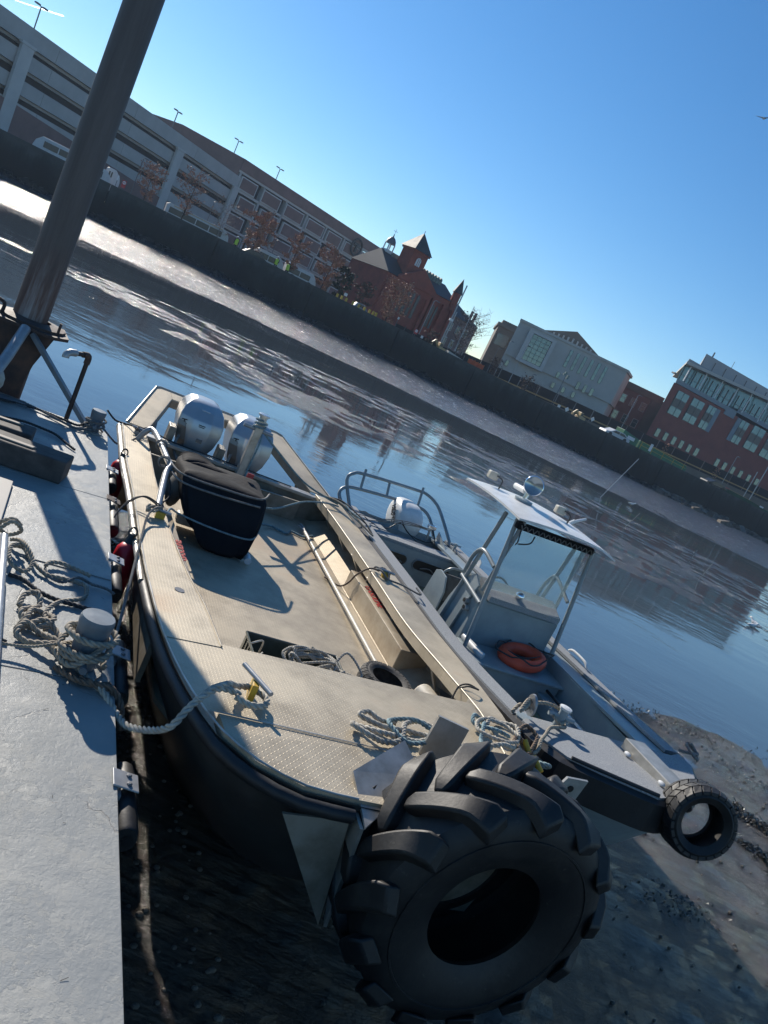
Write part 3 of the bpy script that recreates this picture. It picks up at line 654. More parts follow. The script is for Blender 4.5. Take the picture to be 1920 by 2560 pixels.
# ------------------------------------------------------------------ red brick block at right
def red():
    t = thing('red_block', (14, 5, 4), RED, 'modern red brick block with glazed top floor under a white canopy roof', 'building')
    MB().prism([(.2, 0), (34, 0), (34, 18), (14, 18)], 4.2, 14.25).build('wall', 'brick_red', t)
    for x0, x1, z0, z1 in ((.3, 10.1, 14.3, 14.85), (10.103, 11.9, 13.7, 14.85), (11.903, 34, 14.7, 15.3)):
        MB().prism([(x0, -.12), (x1, -.12), (x1+4.5, 6), (x0+4.6, 6)], z0, z1).build('fascia_panel', 'panel_blue', t)
    MB().box(10.0, 12.0, -.06, .5, 13.72, 14.7).build('notch_panel', 'panel_blue', t)
    MB().prism([(1.0, .9), (34, .9), (34, 16), (12.5, 16)], 14.853, 17.0).build('glass_wall', 'window_glass', t)
    sl_ = lambda u: 17.0+.082*u*0+.07*u*.8
    for k in range(26):
        u = 1.2+k*1.05; MB().box(u, u+.06, .8, .897, 14.86, 17.0).build('mullion', 'mullion', t)
    MB().box(1.0, 34, .82, .897, 15.7, 15.76).build('transom', 'mullion', t)
    MB().add([(-.3, -1.0, 16.98), (34, -1.0, 19.3), (34, 17, 19.3), (12, 17, 16.98), (-.3, -1.0, 17.35), (34, -1.0, 19.7), (34, 17, 19.7), (12, 17, 17.35)], [(0, 3, 2, 1), (4, 5, 6, 7), (0, 1, 5, 4), (1, 2, 6, 5), (2, 3, 7, 6), (3, 0, 4, 7)]).build('canopy_roof', 'stone_pale', t)
    MB().add([(1.0, 1, 17.0), (34, 1, 17.0), (34, 1, 19.3), (1.0, 1, 17.06)], [(0, 1, 2, 3)]).build('clerestory', 'window_glass', t)
    MB().prism([(2.4, 2.5), (34, 2.5), (34, 17.5), (13, 17.5)], 17.4, 18.3).build('roof_parapet', 'panel_blue', t)
    for u in (1.1, 3.95, 6.9, 9.8, 12.4, 15.6, 18.8, 22): MB().bar((u, -.4, 14.9), (u+.03, -.4, 17.0+u*.068), .14).build('canopy_post', 'sign_white', t)
    def win(x0, x1, z0, z1, side=0):
        f = MB().box(x0, x1, -.08, -.003, z0, z1).build('window', 'mullion', t); w = (x1-x0)/2; h = (z1-z0)/3
        for i in range(2):
            for j in range(3): MB().box(x0+i*w+.05, x0+(i+1)*w-.05, -.13, -.083, z0+j*h+.04, z0+(j+1)*h-.04).build('pane', 'spandrel' if j == 1 else 'window_glass', f)
        if side: a = x1 if side > 0 else x0-.75; MB().box(a+.003, a+.747, -.09, -.003, z0, z1).build('side_panel', 'panel_blue', t)
    win(1.4, 3.5, 10.3, 13.65); win(4.2, 6.4, 10.4, 13.75); win(7.1, 8.6, 10.5, 13.9, 1); win(13.4, 15.0, 10.8, 14.2, -1); win(15.9, 18.3, 10.9, 14.4); win(19.2, 21.6, 10.9, 14.5); win(24, 26.4, 10.9, 14.5); win(27.5, 30, 10.9, 14.5)
    for u in (1.3, 2.8, 4.35, 5.8, 7.3, 8.75, 12.9, 14.4, 16.1, 17.7, 19.4, 21.1):
        f = MB().box(u, u+.75, -.07, -.003, 6.75, 7.95).build('window', 'mullion', t); MB().box(u+.06, u+.69, -.11, -.073, 6.82, 7.88).build('pane', 'window_glass', f)
    MB().prism([(8, 7), (34, 7), (34, 17), (15.5, 17)], 18.303, 20.8).build('plant_screen', 'panel_grey', t)
    for k in range(9): MB().box(8+k*2.2, 8.08+k*2.2, 6.93, 6.997, 18.4, 20.3).build('screen_louvre', 'spandrel', t)
    MB().tube([(10, 8, 20.7), (10, 8, 21.7)], .12, 6).build('vent_pipe', 'lamp_metal', t); MB().tube([(14, 8, 20.7), (14, 8, 22)], .04, 5).build('antenna', 'lamp_metal', t)
    MB().box(-.25, .15, .3, 1, 15.3, 15.5).build('wall_lamp', 'lamp_metal', t)
red()

# ------------------------------------------------------------------ quay: ramp wall, timber rail, screen fence
def quay():
    rz = lambda u: np.interp(u, [58, 75, 119, 160], [4.2, 4.95, 6.1, 7.2])
    t = thing('ramp_wall', (90, 9, 4), WALLF, 'weathered concrete ramp wall with timber rail rising along the far street', 'retaining wall')
    MB().xz([(58, 4.16), (160, 4.16), (160, 6.9), (119, 5.8), (75, 4.75), (58, 4.22)], 9, 9.6).build('wall', 'stone_dark', t)
    for k in range(10):
        u = 59+k*10; MB().add([(u, 8.9, rz(u)+.05), (u+9.9, 8.9, rz(u+9.9)+.05), (u+9.9, 9.05, rz(u+9.9)+.05), (u, 9.05, rz(u)+.05), (u, 8.9, rz(u)+.25), (u+9.9, 8.9, rz(u+9.9)+.25), (u+9.9, 9.05, rz(u+9.9)+.25), (u, 9.05, rz(u)+.25)], [(0, 3, 2, 1), (4, 5, 6, 7), (0, 1, 5, 4), (1, 2, 6, 5), (2, 3, 7, 6), (3, 0, 4, 7)]).build('rail', 'rail_wood', t)
    f = thing('screen_fence', (90, 13, 4), WALLF, 'black mesh screen fence on thin posts in front of the buildings', 'fence')
    u = 60
    while u < 150:
        a, b_ = rz(u), rz(u+3.6); h = 1.55
        MB().add([(u+.05, 13, 4.16), (u+3.55, 13, 4.16), (u+3.55, 13, b_+h), (u+.05, 13, a+h), (u+.05, 13.05, 4.16), (u+3.55, 13.05, 4.16), (u+3.55, 13.05, b_+h), (u+.05, 13.05, a+h)], [(0, 1, 2, 3), (7, 6, 5, 4), (0, 4, 5, 1), (1, 5, 6, 2), (2, 6, 7, 3), (3, 7, 4, 0)]).build('mesh_panel', 'net_black', f)
        MB().tube([(u, 12.95, 4.16), (u, 12.95, a+h+.15)], .045, 5).build('post', 'lamp_metal', f); u += 3.6
    g = thing('guard_fence', (20, 3, 4), WALLF, 'low dark mesh fence on the quay edge before the church', 'fence')
    for k in range(11):
        u = 45.5+k*1.3; MB().tube([(u, 3.2, 4.16), (u, 3.2, 5.3)], .04, 5).build('post', 'lamp_metal', g); MB().box(u+.04, u+1.26, 3.2, 3.23, 4.2, 5.1).build('mesh_panel', 'net_black', g)
quay()

# ================================================================== THE STEEL PONTOON AND WHAT IS ON IT
def dock():
    t = thing('steel_pontoon', (-1.5, -4, 0), DOCK, 'blue grey painted steel work pontoon filling the left edge, with bollards', 'pontoon')
    ys = [.25, -1.63, -4.12, -6.6, -9.4]
    MB().box(-3.2, -.012, -9.39, .24, .05, .985).build('float_hull', 'deck_paint', t)
    for k in range(4):
        b = MB(); a, c = ys[k], ys[k+1]
        sk = (0, .12, .1, 0, 0)
        b.prism([(-3.2, c+sk[k+1]*-2), (-.0, c+.004), (-.0, a-.004), (-3.2, a-sk[k]*2-.008)], .986, 1.0)
        b.build('deck_plate', 'deck_paint', t, bevel=.003)
    # raised weld scars and cover strips
    MB().box(-.50, -.008, -3.02, -2.995, 1.0, 1.006).build('weld_seam', 'deck_paint', t); 
    MB().box(-.03, .004, -9.39, .25, .955, .984).build('edge_angle', 'deck_paint', t)
    # rubber edge fenders: D section lying along the edge, held by a bolted steel plate
    def fender(y0, y1, py, plate='galv', r=.062):
        R = []; n = 12
        def ring(y, s=1): return [Vector((.0+r+math.cos(2*PI*j/n)*r*s, y, .915+math.sin(2*PI*j/n)*r*1.15*s)) for j in range(n)]
        b = MB().rings([ring(y0, .9), ring(y0+.012), ring(y1-.012), ring(y1, .9)])
        f = b.build('edge_fender', 'rubber', t, smooth=True)
        MB().tube([(.015+r, y0-.003, .915), (.015+r, y0+.02, .915)], .024, 10).build('fender_bore', 'black_plastic', f)
        MB().prism([(-.02, py-.05), (.085, py-.05), (.085, py+.05), (-.02, py+.05)], [1.004, .985, .985, 1.004], [1.012, .993, .993, 1.012]).build('bracket_plate', plate, f, bevel=.003)
        for dy in (-.024, .024): MB().lathe([(.011, .99), (.011, 1.006), (.006, 1.009)], 6, Matrix.Translation((.045, py+dy, 0))).build('bolt', 'lamp_metal', f)
        MB().box(0, .02, py-.07, py+.07, .86, .98).build('back_plate', 'galv', f)
    fender(-1.10, -.72, -.86, 'galv', .046); fender(-2.02, -1.42, -1.60, 'rusty_steel', .046); fender(-3.02, -2.56, -2.68, 'galv', .046); fender(-4.10, -3.60, -3.80, 'galv', .046); fender(-4.98, -4.60, -4.76, 'galv', .05); fender(-7.2, -6.5, -6.9)
    # bollards
    def bollard(x, y, r, h):
        X = Matrix.Translation((x, y, 1.0))
        p = MB().lathe([(r*.82, 0), (r*.84, h*.5), (r*1.0, h*.93), (r*1.0, h), (r*.93, h+.012), (0.001, h+.014)], 28, X).build('bollard', 'bollard_paint', t, smooth=True)
        MB().lathe([(r*1.35, .001), (r*1.35, .012), (r*.9, .016)], 28, X).build('base_ring', 'deck_paint', p)
        MB().tube([(x-r*1.25, y-.0, 1.09), (x+r*1.25, y, 1.09)], .014, 10).build('cross_pin', 'bollard_paint', p, smooth=True)
        MB().tube([(x, y-r*1.9, 1.075), (x, y, 1.075)], .017, 10).build('cross_pin', 'bollard_paint', p, smooth=True)
    bollard(-.165, -4.04, .078, .26); bollard(-.145, .08, .066, .2)
    # bent standpipe
    p = MB().tube([(-.38, .21, .99), (-.385, .21, 1.56)], .021, 10).build('standpipe', 'pipe_rust', t, smooth=True)
    MB().tube([(-.385, .21, 1.545), (-.385, .21, 1.60), (-.40, .195, 1.625), (-.44, .15, 1.625)], .029, 10, .02).build('elbow', 'rusty_steel', p, smooth=True)
    MB().tube([(-.42, .17, 1.625), (-.52, .06, 1.625)], .021, 10).build('pipe_arm', 'pipe_rust', p, smooth=True)
    MB().tube([(-.50, .08, 1.625), (-.545, .03, 1.622), (-.57, .005, 1.60), (-.57, .0, 1.57)], .031, 10, .02).build('elbow', 'galv', p, smooth=True)
    # pile guide: flange, gusset plate and braces
    g = MB().lathe([(.30, 1.60), (.31, 1.60), (.31, 1.65), (.17, 1.67), (.17, 1.60)], 14, Matrix.Translation((-.93, .78, 0)), cap=False).build('pile_guide', 'rusty_steel', t)
    MB().prism([(-1.75, .45), (-.70, .45), (-.58, .62), (-.64, 1.1), (-1.75, 1.1)], 1.595, 1.625).build('guide_flange', 'rusty_steel', g)
    MB().box(-.70, -.675, .6, .62, 1.626, 1.74).build('lug', 'rusty_steel', g)
    MB().xz([(-1.75, 1.59), (-.70, 1.59), (-.79, 1.30), (-.82, 1.10), (-.80, .80), (-.90, .1), (-1.75, .1)], .50, .54).build('gusset_plate', 'rusty_steel', g)
    MB().yz([(.54, .1), (1.05, .1), (1.05, 1.59), (.54, 1.59)], -.99, -.96).build('gusset_plate', 'rusty_steel', g)
    MB().tube([(-.95, .46, 1.60), (-1.0, .1, 1.38), (-1.12, -.62, 1.0)], .048, 14).build('brace_pipe', 'galv', g, smooth=True)
    MB().bar((-.88, .46, 1.58), (-.20, .16, 1.01), .055, .04).build('brace_bar', 'bollard_paint', g)
    MB().prism([(-1.3, .0), (-.72, .08), (-.74, .24), (-1.3, .24)], 1.001, 1.02).build('shoe_plate', 'bollard_paint', g)
    MB().tube([(-1.18, .62, 1.63), (-1.18, .62, 1.72), (-1.25, .62, 1.74), (-1.27, .62, 1.63)], .016, 8, .03).build('shackle', 'rusty_steel', g)
    # hand rail tube at the left edge of the picture
    MB().tube([(-.615, -3.15, 1.14), (-.53, -4.3, 1.14), (-.48, -5.2, 1.14)], .022, 12).build('rail_tube', 'galv', t, smooth=True)
    for y, x in ((-3.2, -.612), (-5.1, -.487)): MB().tube([(x, y, 1.0), (x, y, 1.135)], .018, 8).build('rail_post', 'galv', t)
dock()
# tall steel pile
X = Matrix.Translation((-.955, .8, 0))
MB().lathe([(.155, -1.2), (.155, 9.0)], 40, X).build('mooring_pile', 'pile_steel', F=DOCK, smooth=True, label='tall round rusty steel mooring pile rising through the guide frame', cat='pile')
# timbers on the deck
def timber(poly, z0, z1, label, mat='timber', name='timber_beam'):
    MB().prism(poly, z0, z1).build(name, mat, F=DOCK, bevel=.012, label=label, cat='timber', group='timbers on the pontoon')
timber([(-1.9, -1.58), (-.36, -1.66), (-.31, -1.42), (-1.9, -1.28)], 1.0, 1.17, 'thick dark squared timber beam lying across the pontoon deck, nearest to the viewer')
timber([(-1.9, -1.12), (-.62, -1.10), (-.60, -.84), (-1.9, -.84)], 1.0, 1.12, 'flatter dark timber baulk lying behind the thick beam at left edge')
timber([(-1.9, -.98), (-.70, -.95), (-.70, -.91), (-1.9, -.93)], 1.1205, 1.135, 'sunlight painted as a pale narrow batten on top of the rear timber baulk', 'sunlit_slot', 'sunstripe')  # pale strip painted where sun falls through a slot
timber([(-1.9, -1.50), (-.60, -1.60), (-.57, -1.55), (-1.9, -1.43)], 1.1705, 1.182, 'sunlight painted as a pale strip along the top of the nearest beam', 'sunlit_slot', 'sunstripe')  # second painted stripe of sun, along the near beam
MB().prism([(-1.9, -3.4), (-.645, -2.95), (-.645, -1.95), (-1.9, -1.86)], 1.003, 1.028).build('deck_board', 'grey_board', F=DOCK, bevel=.004, label='flat grey beige board lying on the pontoon at the left edge', cat='board')
# white buoy with blue top hanging behind the brace pipe
b = thing('pear_buoy', (-1.03, .02, 1.0), DOCK, 'dirty white pear shaped buoy with a blue top beside the pile guide', 'buoy')
X = Matrix.Translation((-1.10, .02, 1.03)) @ Matrix.Rotation(-.12, 4, 'X')
MB().lathe([(.001, 0), (.08, .006), (.125, .05), (.148, .11), (.145, .17), (.12, .22)], 24, X).build('body', 'bucket', b, smooth='all')
MB().lathe([(.12, .22), (.085, .27), (.055, .31), (.03, .33), (.028, .37), (.001, .372)], 24, X).build('top', 'blue_paint', b, smooth='all')

# ------------------------------------------------------------------ WORKBOAT (bare aluminium)
def sh(y):
    k = min(max((-2.8-y)/2.8, 0), 1); return 1.05+.22*k*k*(3-2*k)
PORT = [(-2.45, .05), (-2.43, -.6), (-2.41, -1.2), (-2.36, -2.0), (-2.33, -2.7), (-2.31, -3.3), (-2.30, -3.8), (-2.29, -4.3), (-2.26, -4.72), (-2.20, -5.05), (-2.11, -5.30), (-1.98, -5.46), (-1.80, -5.56), (-1.58, -5.58)]
STAR = [(.0, .05), (.01, -.6), (.02, -1.2), (.03, -2.0), (.03, -2.7), (.02, -3.3), (-.04, -3.8), (-.13, -4.3), (-.22, -4.62), (-.32, -4.92), (-.42, -5.16), (-.54, -5.36), (-.68, -5.50), (-.88, -5.58)]
def workboat():
    t = thing('workboat', (-1.2, -2.5, .05), BOAT, 'bare aluminium open workboat with tread plate decks, tied to the pontoon', 'boat')
    out = PORT+STAR[::-1]
    def level(z, inset, rake):
        r = []
        for x, y in out:
            k = max(0, min(1, (-2.6-y)/3.0)); cx = -1.2
            r.append(Vector((x+(cx-x)*inset*(1+.9*k*k), y+rake*k*k*1.0, z if z is not None else sh(y)-.03)))
        return r
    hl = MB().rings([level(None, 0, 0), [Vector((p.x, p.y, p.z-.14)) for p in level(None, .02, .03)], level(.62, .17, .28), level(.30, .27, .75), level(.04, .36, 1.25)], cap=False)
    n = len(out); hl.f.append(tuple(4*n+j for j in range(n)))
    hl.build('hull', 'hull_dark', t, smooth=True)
    MB().box(-2.36, -.06, .0, .05, .2, 1.0).build('transom', 'alu_dull', t)
    # floor
    MB().prism([(-2.2, .0), (-.05, .0), (-.02, -3.4), (-.25, -4.7), (-1.9, -4.8), (-2.15, -4.3), (-2.2, -3)], .72, .75).build('cockpit_floor', 'treadplate_floor', t)
    MB().add([(-.34, -.1, .753), (-.06, -.1, .86), (-.05, -3.9, .86), (-.34, -3.9, .753)], [(0, 1, 2, 3)]).build('floor_bevel', 'treadplate_floor', t)
    MB().box(-.075, -.05, -4.2, 0, .75, 1.0).build('side_lining', 'alu_dull', t); MB().box(-2.26, -2.23, -4.2, 0, .75, 1.0).build('side_lining', 'alu_dull', t)
    # side decks with a thin folded inner lip
    def strip(outer, inner, name, thick=.012, lip=.05, mat='treadplate'):
        po, pi = smoothpath([(x, y, 0) for x, y in outer], .15), smoothpath([(x, y, 0) for x, y in inner], .15)
        N = 26; S_ = lambda P, q: P[min(int(q*(len(P)-1)), len(P)-1)].lerp(P[min(int(q*(len(P)-1))+1, len(P)-1)], q*(len(P)-1)-int(q*(len(P)-1)))
        R = []
        for i in range(N+1):
            a, c = S_(po, i/N), S_(pi, i/N); za, zc = sh(a.y), sh(c.y)
            R.append([Vector((a.x, a.y, za)), Vector((c.x, c.y, zc)), Vector((c.x, c.y, zc-lip)), Vector((c.x+(a.x-c.x)*.04, c.y, zc-lip)), Vector((c.x+(a.x-c.x)*.05, c.y, zc-thick)), Vector((a.x, a.y, za-thick))])
        return MB().rings(R).build(name, mat, t)
    PI_ = [(-2.22, .02), (-2.19, -.6), (-2.17, -1.41), (-2.13, -2.1), (-2.09, -2.65), (-2.03, -3.33), (-1.985, -3.85), (-1.98, -4.45)]
    strip([p for p in PORT if p[1] > -4.5]+[(-2.275, -4.5)], PI_, 'side_deck')
    SI = [(-.30, .02), (-.27, -.6), (-.26, -1.4), (-.26, -2.2), (-.27, -3.0), (-.28, -3.7), (-.32, -4.2)]
    strip([p for p in STAR if p[1] > -4.25]+[(-.14, -4.33)], SI, 'side_deck', lip=.075)
    # bright worn folded edges
    for P, nm in ((PI_, 'deck_lip'), (SI+[(-.345, -4.4), (-.40, -4.62), (-.47, -4.9), (-.52, -5.1)], 'deck_lip')):
        MB().tube([(x, y, sh(y)+.004) for x, y in P], .005, 6, .15).build(nm, 'alu_dull', t, smooth=True)
    # raised coaming swinging across the foredeck at starboard
    R = []
    for x, y in [(-.32, -4.2), (-.345, -4.4), (-.40, -4.62), (-.47, -4.9), (-.52, -5.1)]:
        R.append([Vector((x-.004, y, sh(y)-.05)), Vector((x-.004, y, sh(y)+.003)), Vector((x+.01, y, sh(y)+.003)), Vector((x+.01, y, sh(y)-.05))])
    MB().rings(R).build('coaming', 'alu', t)
    MB().prism([(-.345, -4.4), (-.32, -4.2), (-.14, -4.33), (-.22, -4.62), (-.32, -4.92), (-.42, -5.16), (-.52, -5.1), (-.47, -4.9), (-.40, -4.62)], [sh(y)-.012 for y in (-4.4, -4.2, -4.33, -4.62, -4.92, -5.16, -5.1, -4.9, -4.62)], [sh(y) for y in (-4.4, -4.2, -4.33, -4.62, -4.92, -5.16, -5.1, -4.9, -4.62)]).build('side_deck', 'treadplate', t)
    # foredeck: aft plate and two bow plates, 25 mm lower than the caps
    def plate(poly, name, d=0): MB().prism(poly, [sh(y)-.035-d for x, y in poly], [sh(y)-d for x, y in poly]).build(name, 'treadplate', t)
    b = MB(); rows = []
    for y in np.linspace(-4.40, -5.16, 9):
        pl = np.interp(-y, [4.3, 4.72, 5.05, 5.3], [-2.275, -2.25, -2.19, -2.10]); pr = np.interp(-y, [4.3, 4.62, 4.9, 5.16], [-.335, -.41, -.48, -.55])
        if y > -4.45: pl = -1.975
        rows.append([(pl, y-.02*(0), sh(y)-.004), (pr, y+.1*(1 if y > -4.41 else 0), sh(y)-.004)])
    vs = [p for r in rows for p in r]; b.add(vs, [(2*i, 2*i+1, 2*i+3, 2*i+2) for i in range(len(rows)-1)])
    b.add([(rows[0][0][0], rows[0][0][1], sh(-4.4)-.004), (rows[0][1][0], rows[0][1][1], sh(-4.4)-.004), (rows[0][1][0], rows[0][1][1], sh(-4.4)-.12), (rows[0][0][0], rows[0][0][1], sh(-4.4)-.12)], [(0, 1, 2, 3)])
    b.add([(-2.275, -4.5, sh(-4.5)-.004), (-1.975, -4.40, sh(-4.4)-.004), (-1.975, -4.50, sh(-4.5)-.004)], [(0, 1, 2)])
    b.build('foredeck_plate', 'treadplate', t)
    bp = [(-2.10, -5.165), (-1.2, -5.165), (-.55, -5.165), (-.54, -5.36), (-.68, -5.50), (-.88, -5.56), (-1.58, -5.56), (-1.80, -5.54), (-1.98, -5.44), (-2.09, -5.29)]
    MB().prism(bp, [1.20]*10, [sh(y)-.004+(-.012 if y < -5.3 else 0) for x, y in bp]).build('bow_plate', 'treadplate', t)
    MB().bar((-2.1, -5.163, 1.2585), (-.56, -5.163, 1.2585), .006, .003).build('weld_bead', 'alu', t)
    # rub rails
    pts = [(x-.012, y, sh(y)-.045) for x, y in PORT if y > -3.4]
    MB().tube(pts+[(-2.32, -3.6, sh(-3.6)-.05)], lambda q: .030-.012*q*q, 12, .12).build('rub_rail', 'alu', t, smooth=True)
    pts = [(x+.004*(1 if y > -5.1 else .5), y-(0 if y > -5.1 else .02), sh(y)-.065) for x, y in PORT if y < -2.6]
    MB().tube([(-2.345, -2.4, sh(-2.4)-.075)]+pts, lambda q: .022+.008*min(1, q*3), 12, .12, sy=1.0).build('rubber_rail', 'rubber', t, smooth=True)
    MB().tube([(x+.0, y, sh(y)-.07) for x, y in STAR if y < -.2], .05, 10, .15).build('rubber_rail', 'rubber', t, smooth=True)
    MB().tube([(x+.004, y, sh(y)+.002) for x, y in PORT], .005, 6, .2).build('cap_edge', 'alu', t)
    # starboard hanging knees
    for y in (-.35, -.95, -1.5, -2.02, -2.34, -2.66, -2.98, -3.55, -3.95):
        MB().bar((-.255, y, sh(y)-.06), (-.09, y+.02, .80), .035, .012).build('side_frame', 'alu', t)
        MB().box(-.26, -.06, y-.006, y+.006, sh(y)-.05, sh(y)-.02).build('side_frame', 'alu', t)
    # gasoline tanks
    k1 = MB().prism([(-.33, -3.22), (-.08, -3.22), (-.08, -1.78), (-.33, -1.78)], .755, .935).build('fuel_tank', 'alu_tank', t, bevel=.006)
    X = basis((0, -1, 0), (1, 0, 0), (0, 0, 1), (-.262, -2.30, .938))
    text_part('lettering', 'GASOLINE', .10, X, 'red_letters', k1, .0006, .95, 0, .92)
    MB().lathe([(.022, .936), (.022, .955), (.014, .96)], 14, Matrix.Translation((-.22, -1.98, 0))).build('filler_cap', 'black_plastic', k1)
    k2 = MB().prism([(-2.22, -3.45), (-1.93, -3.45), (-2.03, -1.9), (-2.22, -1.9)], .755, .975).build('fuel_tank', 'alu_tank', t, bevel=.006)
    X = basis((-.06, 1, 0), (-1, -.06, 0), (0, 0, 1), (-1.998, -2.72, .978))
    text_part('lettering', 'GASOLINE', .085, X, 'red_letters', k2, .0006, .95, 0, .95)
    # cleats: crossbar on a yellow painted stub
    def cleat(x, y, ang, mat='yellow_paint'):
        z = sh(y); c = MB().box(x-.05, x+.05, y-.014, y+.014, z, z+.085, Matrix.Translation((x, y, 0)) @ Matrix.Rotation(ang-.6, 4, 'Z') @ Matrix.Translation((-x, -y, 0))).build('cleat', mat, t, bevel=.003)
        d = Vector((math.cos(ang), math.sin(ang), 0))*.115; MB().tube([(x-d.x, y-d.y, z+.095), (x+d.x, y+d.y, z+.095)], .012, 10).build('crossbar', 'galv', c, smooth=True)
    cleat(-1.93, -4.96, -1.15); 
    for x, y in ((-2.17, -2.42), (-.13, -2.05), (-2.3, -.2)):
        z = sh(y); c = MB().box(x-.035, x+.035, y-.022, y+.022, z, z+.05).build('cleat', 'yellow_paint' if x != -2.3 else 'galv', t, bevel=.004); MB().tube([(x-.07, y+.02, z+.06), (x+.07, y-.02, z+.06)], .012, 8).build('crossbar', 'galv', c)
    MB().lathe([(.03, sh(-3.75)+.0005), (.03, sh(-3.75)+.003)], 18, Matrix.Translation((-2.12, -3.72, 0))).build('deck_fill', 'lamp_metal', t)
    # push knees at the bow
    for s, x in ((1, -1.56),):
        z = 1.27
        MB().add([(x, -5.42, z+.015), (x+.30*s, -5.20, z+.08), (x+.36*s, -5.36, z+.02), (x+.02*s, -5.66, z-.06), (x, -5.42, z+.003), (x+.30*s, -5.20, z+.068), (x+.36*s, -5.36, z+.008), (x+.02*s, -5.66, z-.072)],
                 [(0, 1, 2, 3), (7, 6, 5, 4), (0, 4, 5, 1), (1, 5, 6, 2), (2, 6, 7, 3), (3, 7, 4, 0)]).build('push_knee', 'alu', t)
        MB().xz([(x-.29*s, z-.12), (x-.01*s, z-.10), (x+.085*s, .66)], -5.585, -5.573).build('knee_web', 'alu_dull', t)
        q = [(x, -5.40, z-.05), (x, -5.66, z-.07), (x+.10*s, -5.60, .67), (x+.10*s, -5.42, .92)]
        MB().add(q+[(a_+.016, b_, c_) for a_, b_, c_ in q], [(0, 1, 2, 3), (7, 6, 5, 4), (0, 4, 5, 1), (1, 5, 6, 2), (2, 6, 7, 3), (3, 7, 4, 0)]).build('knee_plate', 'alu', t)
    MB().add([(-1.10, -5.10, sh(-5.1)), (-.96, -5.16, sh(-5.1)), (-.94, -5.14, sh(-5.1)+.20), (-1.08, -5.08, sh(-5.1)+.20), (-1.10, -5.115, sh(-5.1)), (-.96, -5.175, sh(-5.1)), (-.94, -5.155, sh(-5.1)+.20), (-1.08, -5.095, sh(-5.1)+.20)], [(0, 1, 2, 3), (7, 6, 5, 4), (0, 4, 5, 1), (1, 5, 6, 2), (2, 6, 7, 3), (3, 7, 4, 0)]).build('tire_bracket', 'alu', t)
    MB().xz([(-.14, 1.18), (-.11, 1.25), (.03, 1.255), (.01, 1.12), (-.06, 1.12)], -5.01, -4.995).build('bow_bracket', 'alu', t); MB().tube([(-.06, -5.015, 1.19), (-.06, -4.99, 1.19)], .02, 10).build('bracket_hole', 'black_plastic', t); MB().bar((-.72, -5.30, 1.14), (-.06, -4.98, 1.16), .05).build('bracket_arm', 'alu_dull', t)
    MB().xz([(-1.5, 1.15), (-.65, 1.15), (-.75, .75), (-1.4, .75)], -5.50, -5.46).build('bow_face', 'alu_dull', t)
    # stern guard round the outboards
    def gplate(poly, zs, nm='guard_plate'):
        MB().prism(poly, [z-.012 for z in zs], zs).build(nm, 'treadplate', t)
    A_, B_, C_, D_ = (-2.40, .12), (-2.14, 1.30), (-.60, 1.36), (-.12, .06)
    gplate([A_, (-2.19, .12), (-1.96, 1.12), (-1.98, 1.31), (-2.14, 1.31)], [1.06, 1.06, 1.26, 1.30, 1.30])
    gplate([(-1.977, 1.31), (-1.957, 1.12), (-.78, 1.18), (-.74, 1.37)], [1.30, 1.26, 1.26, 1.30])
    gplate([(-.737, 1.37), (-.777, 1.18), (-.36, .06), (-.12, .06), (-.56, 1.30), (-.60, 1.37)], [1.30, 1.26, 1.06, 1.06, 1.29, 1.30])
    for a, c in (((-2.19, .12, 1.045), (-1.96, 1.12, 1.245)), ((-1.957, 1.125, 1.245), (-.78, 1.185, 1.245)), ((-.78, 1.18, 1.245), (-.36, .06, 1.045))):
        d = Vector((0, 0, -.09)); a, c = Vector(a), Vector(c); MB().add([a, c, c+d, a+d, a+Vector((.008, .008, 0)), c+Vector((.008, .008, 0)), c+d+Vector((.008, .008, 0)), a+d+Vector((.008, .008, 0))], [(0, 1, 2, 3), (7, 6, 5, 4), (0, 4, 5, 1), (1, 5, 6, 2), (2, 6, 7, 3), (3, 7, 4, 0)]).build('guard_web', 'alu_dull', t)
    MB().tube([(-2.41, .1, 1.065), (-2.15, 1.28, 1.30), (-2.10, 1.32, 1.305), (-.64, 1.38, 1.305), (-.56, 1.33, 1.30), (-.11, .05, 1.065)], .009, 8).build('guard_edge', 'alu', t, smooth=True)
    for x, y, z in ((-.44, .5, 1.1), (-2.1, .5, 1.1)): MB().bar((x, y, z), (x+.0, .05, .75), .03, .01).build('guard_strut', 'alu', t)
    MB().prism([(-2.22, -.06), (-.30, -.06), (-.30, .07), (-2.22, .07)], 1.0, 1.035).build('transom_cap', 'alu', t, bevel=.004)
    MB().prism([(-2.3, -.45), (-.5, -.22), (-.5, -.19), (-2.3, -.42)], .75, .97).build('splash_board', 'alu_dull', t)
    # davit post with T bar
    d = MB().box(-1.255, -1.175, -.20, -.12, .75, 1.60).build('davit_post', 'alu', t, bevel=.006)
    MB().tube([(-1.215, -.16, 1.60), (-1.215, -.16, 1.665)], .042, 16).build('post_head', 'alu_bright', d, smooth=True)
    MB().lathe([(.042, 1.665), (.062, 1.672), (.062, 1.69), (.05, 1.695)], 20, Matrix.Translation((-1.215, -.16, 0))).build('post_cap', 'alu_bright', d, smooth=True)
    MB().tube([(-1.37, -.14, 1.52), (-1.06, -.18, 1.52)], .02, 10).build('crossbar', 'galv', d, smooth=True)
    # grab rail on the port deck
    MB().tube([(-2.30, -.40, 1.05), (-2.25, -.42, 1.17), (-2.19, -.5, 1.20), (-2.12, -1.4, 1.22), (-2.10, -1.55, 1.215), (-2.13, -1.66, 1.18), (-2.17, -2.2, 1.05)], .026, 12, .05).build('grab_rail', 'galv', t, smooth=True)
